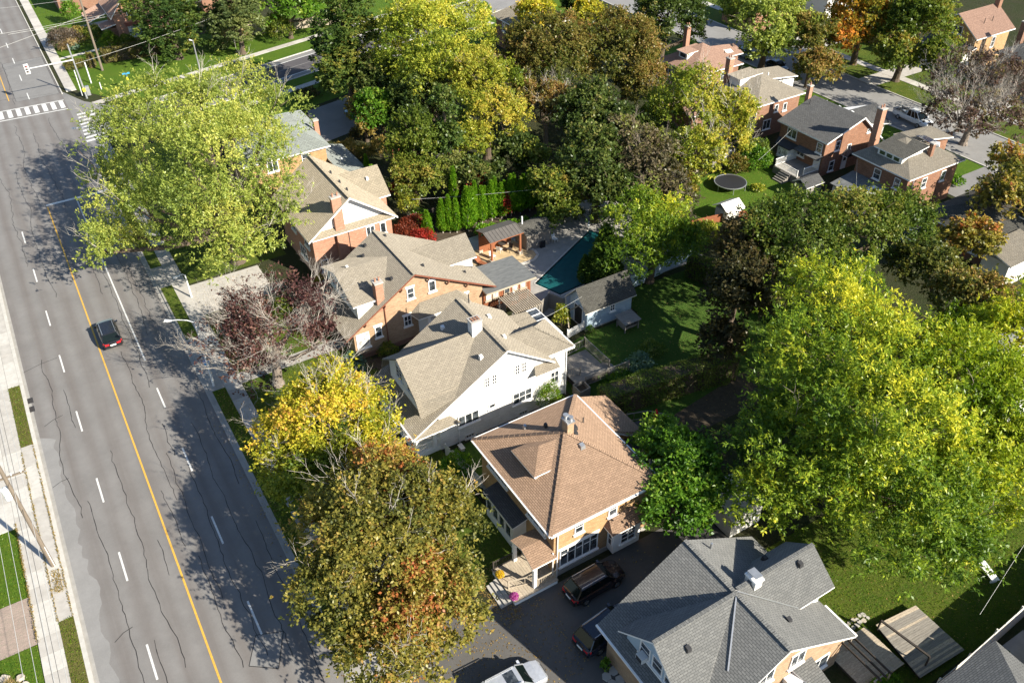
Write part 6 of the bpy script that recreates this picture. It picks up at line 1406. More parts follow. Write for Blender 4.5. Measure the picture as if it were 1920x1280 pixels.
def make_tree(name, label, leaf, N_, L, W, bare, base, lobes, seed, cat='tree', bark='bark', group=None, conifer=False, trunk_r=None):
    rs = np.random.default_rng(seed); rr = random.Random(seed)
    bx, by = base; t = thing(name, label, cat, (bx, by, 0), 0, group)
    P, Dr, Nn, V, C = crown_points(rs, lobes, N_, (1.25 if W / L < .5 else .9) if not conifer else .8, 8 if W / L < .5 else 5, .13 if bare < .4 else .08, 'cone' if conifer == 'cone' else 'round')
    if conifer: Dr = unit(Dr * np.array([1, 1, .35]) + (P - np.array([bx, by, 0])) * np.array([.25, .25, 0]) / 4)
    if bare > .2 and not conifer:
        # leaves thinned where bare limbs show
        ph = rs.uniform(0, 6.28, 3); s = np.sin(P[:, 0] * 1.1 + ph[0]) + np.sin(P[:, 1] * 1.3 + ph[1]) + np.sin(P[:, 2] * 1.2 + ph[2])
        kp = (s < 1.8 - bare * 1.5) | (rs.random(len(P)) > .72 + .16 * bare); P, Dr, Nn, V = P[kp], Dr[kp], Nn[kp], V[kp]
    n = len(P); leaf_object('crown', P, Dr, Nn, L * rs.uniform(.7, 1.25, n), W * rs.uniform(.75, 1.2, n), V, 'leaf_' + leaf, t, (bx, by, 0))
    R_ = max(l[3] for l in lobes); top = max(l[2] + l[4] for l in lobes); low = min(l[2] - l[4] for l in lobes)
    tr = trunk_r or (.1 + .022 * top + .02 * R_)
    b = MB(); fork = max(1.6, min(low + 1.0, top * .4)); cx = sum(l[0] for l in lobes) / len(lobes); cy = sum(l[1] for l in lobes) / len(lobes)
    tp = Vector((bx + (cx - bx) * .2, by + (cy - by) * .2, fork))
    b.cyl((bx, by, -.1), (bx, by, .5), tr * 1.45, tr * 1.05, 10, 0, False); tube(b, [Vector((bx, by, .5)), Vector((bx, by, 0)).lerp(tp, .5) + Vector((rr.uniform(-.1, .1), rr.uniform(-.1, .1), 0)), tp], tr * 1.05, tr * .85, 10)
    if conifer: tube(b, [tp, Vector((cx, cy, top - .4))], tr * .8, .04, 7)
    idx = rs.permutation(len(C))[:int(14 + 26 * min(1, R_ / 6) + 30 * bare)]
    mains = []
    for l in lobes:
        e = Vector((l[0], l[1], l[2] - l[4] * .15)); m = tp.lerp(e, .5) + Vector((rr.uniform(-.4, .4), rr.uniform(-.4, .4), -.3)); tube(b, [tp, m, e], tr * .6, tr * .28, 7); mains += [(m, tr * .4), (e, tr * .28), (tp.lerp(e, .75), tr * .33)]
    ends = []
    for i in idx:
        c = Vector(C[i]); s, r = min(mains, key=lambda a: (a[0] - c).length + .3 * max(0, a[0].z - c.z)); m = s.lerp(c, .5) + Vector((rr.uniform(-.3, .3), rr.uniform(-.3, .3), rr.uniform(-.1, .4)))
        r = min(r * .55, .09); tube(b, [s, m, c], r, r * .35, 4); ends.append((m, c, r * .5))
    b.build('trunk', bark, t)
    if bare > .1:
        b = MB(); k = int(len(ends) * min(1, bare * 1.3)) or 1
        for m, c, r in ends[:k]:
            d = (c - m)
            for q in (c, m.lerp(c, .5), m)[:3 if bare > .8 else 2]: twig(b, rr, q, (d.normalized() + Vector((rr.uniform(-.3, .3), rr.uniform(-.3, .3), .35))), min(2.4, .6 + .2 * R_), max(.02, r * .8), 3 if bare > .8 else 2 if bare > .25 else 1)
        b.build('bare_branches', 'bark_pale' if bare > .3 else 'bark_mid', t)
    return t
TREES = [
    ('locust_tree', 'huge yellow-green locust filling the right of the garden beyond the dark grey roof', 'locust', 100000, 0.33, 0.12, 0.15, (43.7, 25.9), [(39.7, 26.9, 7, 5.7, 4.6), (46.8, 29.4, 9, 6.9, 5.5), (52.0, 35.8, 9.5, 4.2, 3.8), (42.1, 20.0, 7, 5.9, 4.2), (42.1, 23.0, 11, 5.4, 3.7), (43.1, 17.1, 5, 3.2, 2.3), (35.7, 25.6, 5.5, 2.8, 2.2)]),
    ('locust_tree', 'second tall yellow locust at the right edge of the picture', 'locust_yellow', 60000, 0.33, 0.12, 0.12, (54.8, 22.4), [(53.4, 22.3, 9, 5.1, 4.1), (49.2, 17.3, 7, 4.4, 3.5), (62.7, 25.6, 9, 3.8, 3.1), (58.2, 28.3, 8, 3.0, 2.4)]),
    ('ash_tree', 'dark green bushy tree behind the huge locust', 'olive', 34000, 0.29, 0.19, 0.05, (62.3, 44.2), [(57.1, 45.5, 9, 5.2, 4.2), (63.6, 43.6, 9, 4.8, 3.8), (69.7, 42.9, 8, 3.9, 3.1)]),
    ('ash_tree', 'shaded brownish tree at the corner of the dark back lawn', 'dusk', 24000, 0.3, 0.2, 0.08, (50.4, 44.7), [(48.6, 43.1, 7, 3.2, 3.5), (53.7, 47.3, 8, 3.2, 3.2), (46.2, 41.9, 4, 1.9, 1.9)]),
    ('maple_tree', 'brown-green tree between the huge locust and the right edge', 'olive_rust', 18000, 0.3, 0.2, 0.08, (65.0, 32.8), [(64.1, 31.6, 8, 3.4, 2.8), (65.6, 36.6, 8, 2.9, 2.3), (65.8, 29.4, 7, 2.3, 1.8)]),
    ('locust_tree', 'small golden-green locust beside the pool', 'locust', 26000, 0.3, 0.12, 0.08, (50.7, 57.0), [(50.9, 58.3, 6, 4.1, 3.5), (47.9, 56.4, 4.5, 3.0, 2.4), (52.7, 55.2, 4.5, 2.7, 2.4), (51.5, 56.8, 5, 3.0, 2.7)]),
    ('magnolia_tree', 'bright green broad-leaved tree against the brown-roofed house', 'green', 26000, 0.28, 0.18, 0.02, (32.3, 31.1), [(32.8, 31.6, 5, 2.6, 2.3), (31.0, 29.6, 4.2, 2.5, 2.0), (33.4, 34.3, 4.6, 1.7, 1.5), (33.0, 29.5, 4.2, 1.6, 1.5)]),
    ('maple_tree', 'large orange and olive maple covering the pavement in front', 'maple', 110000, 0.24, 0.15, 0.45, (10.6, 33.5), [(10.3, 35.2, 8, 4.8, 3.8), (13.5, 34.1, 7, 3.8, 3.1), (7.1, 33.6, 6, 3.3, 2.7), (11.5, 30.4, 6, 3.6, 2.9), (8.8, 29.7, 4.5, 3.6, 2.5), (12.4, 37.5, 8, 3.2, 2.6)]),
    ('maple_tree', 'golden orange maple before the white house', 'gold', 40000, 0.25, 0.14, 0.6, (12.2, 47.0), [(11.5, 47.6, 8, 3.8, 3.0), (14.1, 46.2, 7, 3.0, 2.4), (8.8, 48.0, 6, 2.4, 1.9), (13.9, 44.1, 5.5, 2.4, 1.9), (13.2, 49.7, 8.5, 2.0, 1.6)]),
    ('maple_tree', 'low yellow-green maple crown under the golden maple', 'yellowgreen', 18000, 0.25, 0.15, 0.05, (9.9, 44.5), [(9.3, 44.4, 5, 2.9, 2.3), (7.7, 46.1, 4, 1.6, 1.3), (12.1, 43.9, 5, 2.2, 1.7)]),
    ('plum_tree', 'half bare purple-leaved maple beside the street lamp', 'purple', 22000, 0.25, 0.15, 1, (11.8, 60.9), [(11.9, 61.0, 8, 4.5, 3.6), (8.6, 62.5, 5.5, 3.0, 2.4), (14.5, 58.8, 5.5, 3.0, 2.4), (9.4, 60.0, 4.5, 2.7, 2.2), (16.9, 63.2, 7, 1.9, 1.5)]),
    ('silver_maple', 'very large pale lime-green tree by the junction at the upper left', 'lime', 105000, 0.29, 0.13, 0.35, (13.7, 89.3), [(13.2, 99.7, 12, 6.3, 5.1), (21.5, 98.8, 12, 5.3, 4.2), (23.5, 94.0, 11, 4.3, 3.4), (13.3, 73.1, 8, 3.0, 2.4), (8.7, 100.3, 10, 5.1, 4.1), (14.3, 80.7, 14, 7.3, 5.8), (7.7, 85.2, 8, 6.0, 4.2), (21.6, 88.7, 10, 3.5, 2.8), (4.8, 88.9, 4.5, 3.4, 2.4), (17.4, 76.8, 9, 4.2, 3.8), (12.6, 75.1, 9, 4.1, 3.3), (16.9, 96.1, 14, 3.5, 2.8), (5.7, 98.4, 7, 3.3, 2.3), (2.7, 85.6, 5, 2.2, 1.5)]),
    ('linden_tree', 'rounded olive tree left of the ivy-clad column tree', 'moss', 17000, 0.3, 0.2, 0.02, (37.7, 85.7), [(38.3, 87.0, 7, 3.2, 3.5), (37.1, 84.3, 4, 3.1, 2.5)]),
    ('ivy_tree', 'narrow ivy-covered tree right of the rounded olive tree', 'ivy', 9000, 0.34, 0.24, 0.05, (42.1, 85.1), [(42.2, 86.3, 11, 1.5, 2.4), (42.5, 86.0, 7, 1.8, 2.3), (41.7, 83.7, 4, 2.0, 1.8)]),
    ('honey_locust', 'tallest bright yellow tree near the top of the picture', 'yellow', 42000, 0.36, 0.18, 0.15, (50.6, 106.7), [(49.9, 108.7, 12, 6.2, 5.0), (56.1, 108.1, 11, 5.2, 4.2), (47.2, 109.0, 8, 4.5, 3.6), (49.1, 99.8, 9, 5.6, 4.5), (48.5, 116.8, 10, 2.3, 2.1)]),
    ('honey_locust', 'yellow-green tree just below the tallest yellow tree', 'yellowgreen', 26000, 0.34, 0.18, 0.2, (50.8, 91.4), [(52.9, 95.1, 9, 4.9, 3.9), (50.4, 88.2, 7, 4.0, 3.2), (45.9, 87.1, 5, 3.0, 2.4)]),
    ('maple_tree', 'rusty brown dome-shaped maple, left one of two at the top', 'rust', 32000, 0.33, 0.21, 0.05, (63.7, 97.7), [(64.1, 97.0, 9, 6.2, 5.3), (62.4, 99.7, 7, 3.7, 3.4)]),
    ('maple_tree', 'rusty brown dome-shaped maple, right one of two at the top', 'rust', 32000, 0.33, 0.21, 0.05, (73.5, 92.1), [(73.5, 93.2, 9, 5.9, 5.3), (73.4, 88.5, 6, 3.3, 2.6)]),
    ('birch_tree', 'thin birches standing below the left rusty dome maple', 'rust', 8000, 0.36, 0.2, 0.5, (58.5, 89.2), [(57.4, 90.4, 6, 2.7, 2.9), (59.5, 88.0, 6, 2.8, 3.0)]),
    ('oak_tree', 'dark shaded tree below the right rusty dome maple', 'dark', 14000, 0.38, 0.26, 0.05, (61.9, 81.6), [(61.4, 83.0, 7, 4.0, 3.2), (62.7, 79.1, 6, 3.0, 2.4)]),
    ('oak_tree', 'dark green rounded tree behind the pool deck', 'dark', 16000, 0.38, 0.26, 0.05, (53.1, 70.4), [(53.6, 72.1, 7, 3.8, 3.4), (53.3, 67.4, 4.5, 3.0, 2.4), (50.7, 70.9, 5, 1.8, 1.6)]),
    ('plum_tree', 'mottled purple-grey tree right of the dark rounded tree', 'dusk_purple', 14000, 0.36, 0.24, 0.3, (58.4, 67.8), [(58.7, 68.8, 7, 3.3, 3.3), (57.2, 63.8, 5, 3.2, 2.9), (61.0, 75.8, 7, 1.9, 1.9)]),
    ('maple_tree', 'small olive tree behind the pool shed', 'moss', 9000, 0.32, 0.22, 0.08, (49.0, 73.2), [(48.7, 72.2, 5, 2.5, 2.3), (48.2, 70.3, 3, 2.2, 1.5), (51.0, 80.3, 5, 1.7, 1.7)]),
    ('poplar_tree', 'yellow-green tree with pale bare limbs before the far brick houses', 'yellowgreen', 30000, 0.36, 0.2, 0.6, (71.2, 73.9), [(71.5, 75.6, 8, 5.0, 4.5), (70.8, 79.6, 6, 3.4, 3.1), (74.8, 72.3, 7, 3.6, 3.3), (67.1, 69.9, 5, 3.8, 3.1), (72.8, 69.7, 5, 2.6, 2.1)]),
    ('spruce_tree', 'broad spruce right of the gabled house at the top left', 'spruce', 24000, 0.5, 0.22, 0.02, (25.6, 151.8), [(25.6, 153.2, 11, 5.2, 5.2), (24.7, 149.1, 8, 6.0, 4.8), (26.4, 153.2, 4, 6.7, 4.7)]),
    ('spruce_tree', 'smaller spruce next to the grey fence at the top', 'spruce_light', 14000, 0.5, 0.22, 0.02, (35.4, 148.1), [(35.8, 147.6, 9, 3.7, 3.7), (35.2, 148.5, 5, 4.6, 3.7)]),
    ('spruce_tree', 'tall dark spruce left of the tallest yellow tree', 'spruce', 26000, 0.5, 0.24, 0.02, (42.6, 117.2), [(44.1, 118.8, 14, 3.2, 3.5), (43.1, 117.7, 10, 4.4, 4.0), (41.5, 114.2, 6, 4.7, 3.8), (42.3, 121.2, 6, 3.2, 2.5)]),
    ('oak_tree', 'dark tree over the far street, left of the reddish-roofed house', 'dark', 16000, 0.42, 0.28, 0.05, (88.6, 102.4), [(88.9, 102.2, 9, 6.1, 5.5), (86.0, 103.3, 6, 3.7, 3.0), (93.7, 101.1, 6, 2.1, 2.1)]),
    ('maple_tree', 'pale green spreading tree over the parked saloon', 'lime', 22000, 0.44, 0.26, 0.2, (102.2, 94.0), [(101.6, 93.7, 9, 6.1, 4.9), (105.0, 89.9, 7, 3.6, 2.9), (102.4, 100.1, 8, 3.8, 3.0), (100.4, 91.5, 5, 3.3, 2.6)]),
    ('maple_tree', 'olive-rust tree between the pale green tree and the orange maple', 'olive_rust', 12000, 0.4, 0.26, 0.15, (103.6, 85.5), [(105.1, 87.7, 6, 3.4, 3.7), (102.0, 83.1, 4, 3.3, 2.6)]),
    ('maple_tree', 'bright orange maple beside the far street', 'orange', 20000, 0.42, 0.28, 0.05, (113.6, 87.0), [(114.8, 87.9, 9, 4.9, 4.4), (110.9, 86.7, 6, 3.4, 3.1), (114.3, 83.8, 7, 2.4, 2.4)]),
    ('maple_tree', 'broad green street maple right of the orange maple', 'moss', 28000, 0.42, 0.28, 0.08, (116.8, 78.3), [(118.8, 80.0, 8, 6.0, 5.4), (112.0, 77.7, 6, 3.5, 2.8), (115.3, 72.9, 6, 3.1, 2.5)]),
    ('plum_tree', 'grey-purple half bare tree overhanging the far street', 'purple_grey', 16000, 0.38, 0.24, 1, (106.4, 60.2), [(108.6, 62.4, 7, 5.3, 4.2), (102.6, 59.6, 5, 4.4, 3.6), (107.1, 56.7, 5, 3.8, 3.0)]),
    ('maple_tree', 'orange-tinged tree in front of the far right bungalow', 'maple', 12000, 0.38, 0.26, 0.2, (85.4, 42.8), [(86.5, 42.8, 6, 3.1, 2.8), (94.1, 46.7, 6, 2.1, 1.9), (79.6, 40.1, 5, 2.2, 1.7), (78.1, 41.7, 4, 1.7, 1.3)]),
    ('maple_tree', 'yellow-topped maple behind the left rusty dome maple', 'gold', 8000, 0.42, 0.28, 0.1, (74.4, 116.6), [(74.4, 115.7, 8, 2.7, 2.4), (74.4, 118.9, 8, 1.7, 1.5)]),
    ('maple_tree', 'yellow-topped maple behind the right rusty dome maple', 'gold', 7000, 0.42, 0.28, 0.1, (81.3, 111.7), [(81.3, 111.7, 8, 2.3, 2.1)]),
    ('spruce_tree', 'dark spruce at the very top behind the yellow-topped maples', 'spruce', 7000, 0.5, 0.24, 0, (81.2, 115.3), [(81.2, 115.3, 9, 1.9, 2.4)]),
    ('street_tree', 'slim young green tree on the far verge at the top', 'green', 3000, 0.4, 0.26, 0, (75.2, 135.2), [(75.2, 135.2, 3.5, 1.2, 1.6)]),
    ('bush_tree', 'green bushy tree left of the rounded olive tree', 'green', 9000, 0.34, 0.22, 0.05, (41.7, 104.2), [(40.7, 103.8, 4, 3.0, 2.7), (43.6, 105.0, 4, 2.2, 2.0)]),
    ('bush_tree', 'yellow-brown small tree by the pale blue car', 'gold_brown', 6000, 0.34, 0.2, 0.1, (39.4, 104.9), [(39.6, 106.6, 4, 1.7, 1.9), (39.2, 103.3, 3, 1.7, 1.6)]),
    ('bush_tree', 'dark tree in the shade behind the rounded olive tree', 'dark', 12000, 0.4, 0.26, 0.05, (44.9, 103.8), [(45.8, 100.1, 6, 3.9, 3.5), (44.0, 107.9, 6, 3.7, 3.3)]),
    ('bush_tree', 'deep green tree in shade right of the lower yellow-green tree', 'dark', 10000, 0.38, 0.26, 0.05, (47.4, 82.4), [(50.4, 83.1, 4, 2.6, 2.4), (44.2, 81.6, 3.5, 2.5, 2.0)]),
    ('bush_tree', 'green tree beyond the fence at the top of the picture', 'green', 9000, 0.44, 0.28, 0.02, (45.0, 151.1), [(46.6, 148.8, 6, 3.7, 3.3), (42.5, 153.4, 6, 4.2, 3.7), (49.5, 149.5, 4, 2.3, 2.1)]),
]
BASE_FIX = {'half bare purple-leaved maple beside the street lamp': (11.8, 62.1), 'very large pale lime-green tree by the junction at the upper left': (15.0, 84.5),
  'large orange and olive maple covering the pavement in front': (9.7, 34.0), 'golden orange maple before the white house': (10.6, 47.0), 'low yellow-green maple crown under the golden maple': (9.6, 44.0),
  'bright orange maple beside the far street': (117.1, 88.4), 'broad green street maple right of the orange maple': (117, 80)}
for i, (nm, lab, leaf, N_, L, W, bare, base, lobes) in enumerate(TREES):
    con = 'spruce' in nm
    make_tree(nm, lab, leaf, N_, L, W, bare, BASE_FIX.get(lab, base), lobes, 100 + i, bark='bark_mid' if bare > .4 else 'bark', conifer=con)

# ---- columnar cedars: one mesh, copied
rs = np.random.default_rng(5)
def cedar_mesh(h, r, n, seed, leaf='leaf_cedar'):
    rs = np.random.default_rng(seed); t = rs.random(n) ** .85; ang = rs.uniform(0, 6.28, n); prof = np.minimum(1, t * 4 + .45) * (1 - t ** 2.2) + .06
    rad = r * prof * rs.uniform(.72, 1.06, n) * (1 + .12 * np.sin(ang * 3 + t * 9)); P = np.stack([np.cos(ang) * rad, np.sin(ang) * rad, .35 + t * (h - .35)], 1)
    out = np.stack([np.cos(ang), np.sin(ang), np.zeros(n)], 1); Dr = unit(out * .35 + np.array([0, 0, .9]) + rs.normal(size=(n, 3)) * .3); Nn = unit(out + rs.normal(size=(n, 3)) * .5)
    V = .4 + rs.normal(size=n) * .16 + .2 * np.sin(ang * 4 + t * 14)
    t_ = thing('cedar_tree', 'cedar', 'cedar', (0, 0, 0)); leaf_object('crown', P, Dr, Nn, .26 * rs.uniform(.7, 1.3, n), .1 * rs.uniform(.8, 1.2, n), V, leaf, t_, (0, 0, 0))
    b = MB(); b.cyl((0, 0, -.05), (0, 0, h * .8), .07, .02, 6, 0, False); b.build('trunk', 'bark_pale', t_, local=True); return t_
protos = [cedar_mesh(4.6, .62, 3000, 11), cedar_mesh(5.2, .55, 3000, 12), cedar_mesh(4.6, .75, 3600, 13, 'leaf_juniper')]
used = [False, False, False]
def cedar(x, y, h, lab, k=0, g='columnar cedars in the garden row', w=1.0):
    if not used[k]: o = protos[k]; used[k] = True
    else: o = copy_tree(protos[k])
    o.location = (x, y, 0); s = h / (4.6, 5.2, 4.6)[k]; o.scale = (w * (.8 + .2 * s), w * (.8 + .2 * s), s); o.rotation_euler = (0, 0, x * 3.7); o['label'] = lab; o['group'] = g
    return o
cedar(34.9, 77.4, 3.6, 'single small cedar left of the group of three, nearest the red maple')
for i, (x, y, h) in enumerate([(36.9, 77.6, 4.4), (37.6, 77.2, 4.8), (38.3, 76.8, 4.3)]): cedar(x, y, h, ['left cedar of the group of three beside the buff house roof', 'tallest middle cedar of the group of three beside the buff house roof', 'right cedar of the group of three beside the buff house roof'][i], i % 2)
cedar(39.6, 76.4, 5.6, 'fat brownish-green cedar leading the long row at its left end', 0, w=1.25)
row = 15
ORD = ['second', 'third', 'fourth', 'fifth', 'sixth', 'seventh', 'eighth', 'ninth', 'tenth', 'eleventh', 'twelfth', 'thirteenth', 'fourteenth', 'fifteenth', 'sixteenth and last']
for i in range(row):
    x = 40.6 + i * .62; y = 77.3 - i * .06 + (.25 if i % 2 else -.1); h = 4.9 + .5 * sin(i * 1.7)
    cedar(x, y, h, ORD[i] + ' cedar from the left in the long row behind the pavilion', i % 2, 'cedars of the long row behind the pavilion')
cedar(40.6, 81.6, 5.6, 'tall cedar standing behind the left end of the long cedar row', 1); cedar(45.0, 81.3, 4.8, 'cedar standing behind the middle of the long cedar row beside the red maple', 0)
cedar(32.9, 87.4, 5.4, 'bright single cedar behind the fawn-roofed house wing', 0, 'single cedars', 1.3); cedar(34.4, 92.9, 4.2, 'slim cedar further behind near the pale blue car', 1, 'single cedars', .8)
for x, y, h, w, lab in ((44.6, 60.3, 3.6, 1.0, 'small dark juniper at the near end of the poolside clump'), (45.6, 59.4, 5.0, 1.7, 'dark juniper in the middle of the poolside clump'),
        (47.3, 60.4, 5.8, 1.8, 'tallest dark juniper beside the small golden locust'), (46.6, 58.6, 4.2, 1.8, 'lower dark juniper in front of the tallest one'), (48.8, 62.4, 4.8, 1.6, 'dark juniper furthest along the pool edge')):
    cedar(x, y, h, lab, 2, 'junipers by the pool', w)

# ---- shrubs
def shrub(x, y, r, h, leaf, lab, n=900, L=.2, W=.11, z=0.0, flat=.85, cat='shrub', name='shrub', group=None):
    rs = np.random.default_rng(int(abs(x * 131 + y * 17)) + 3); t = thing(name, lab, cat, (x, y, z), 0, group)
    lob = [(x, y, z + h * .5, r, h * .52)]
    d = unit(rs.normal(size=(n, 3))); d[:, 2] = np.where(d[:, 2] < -.3, -d[:, 2], d[:, 2]); ph = rs.uniform(0, 6, 3)
    m = (1 + .14 * np.sin(d[:, 0] * 5 + ph[0]) + .12 * np.sin(d[:, 1] * 6 + ph[1]) + .1 * np.sin(d[:, 2] * 7 + ph[2])) * rs.uniform(.7, 1.05, n)
    P = d * m[:, None] * np.array([r, r, h * .52]) + np.array([x, y, z + h * .48]); P[:, 2] = np.maximum(P[:, 2], z + .03)
    Dr = unit(d * .6 + rs.normal(size=(n, 3)) * .6 + np.array([0, 0, .2])); Nn = unit(d + rs.normal(size=(n, 3)) * .6)
    V = .45 + .15 * np.sin(d[:, 0] * 8 + ph[1]) + .15 * np.sin(d[:, 1] * 7 + d[:, 2] * 5) + rs.normal(size=n) * .13
    leaf_object('foliage', P, Dr, Nn, L * rs.uniform(.7, 1.3, n), W * rs.uniform(.7, 1.3, n), V, 'leaf_' + leaf, t, (x, y, z))
    b = MB()
    for k in range(5):
        a = k * 1.25; b.cyl((x, y, z), (x + cos(a) * r * .6, y + sin(a) * r * .6, z + h * .7), .03, .015, 4, 0, False)
    b.build('stem', 'bark', t); return t
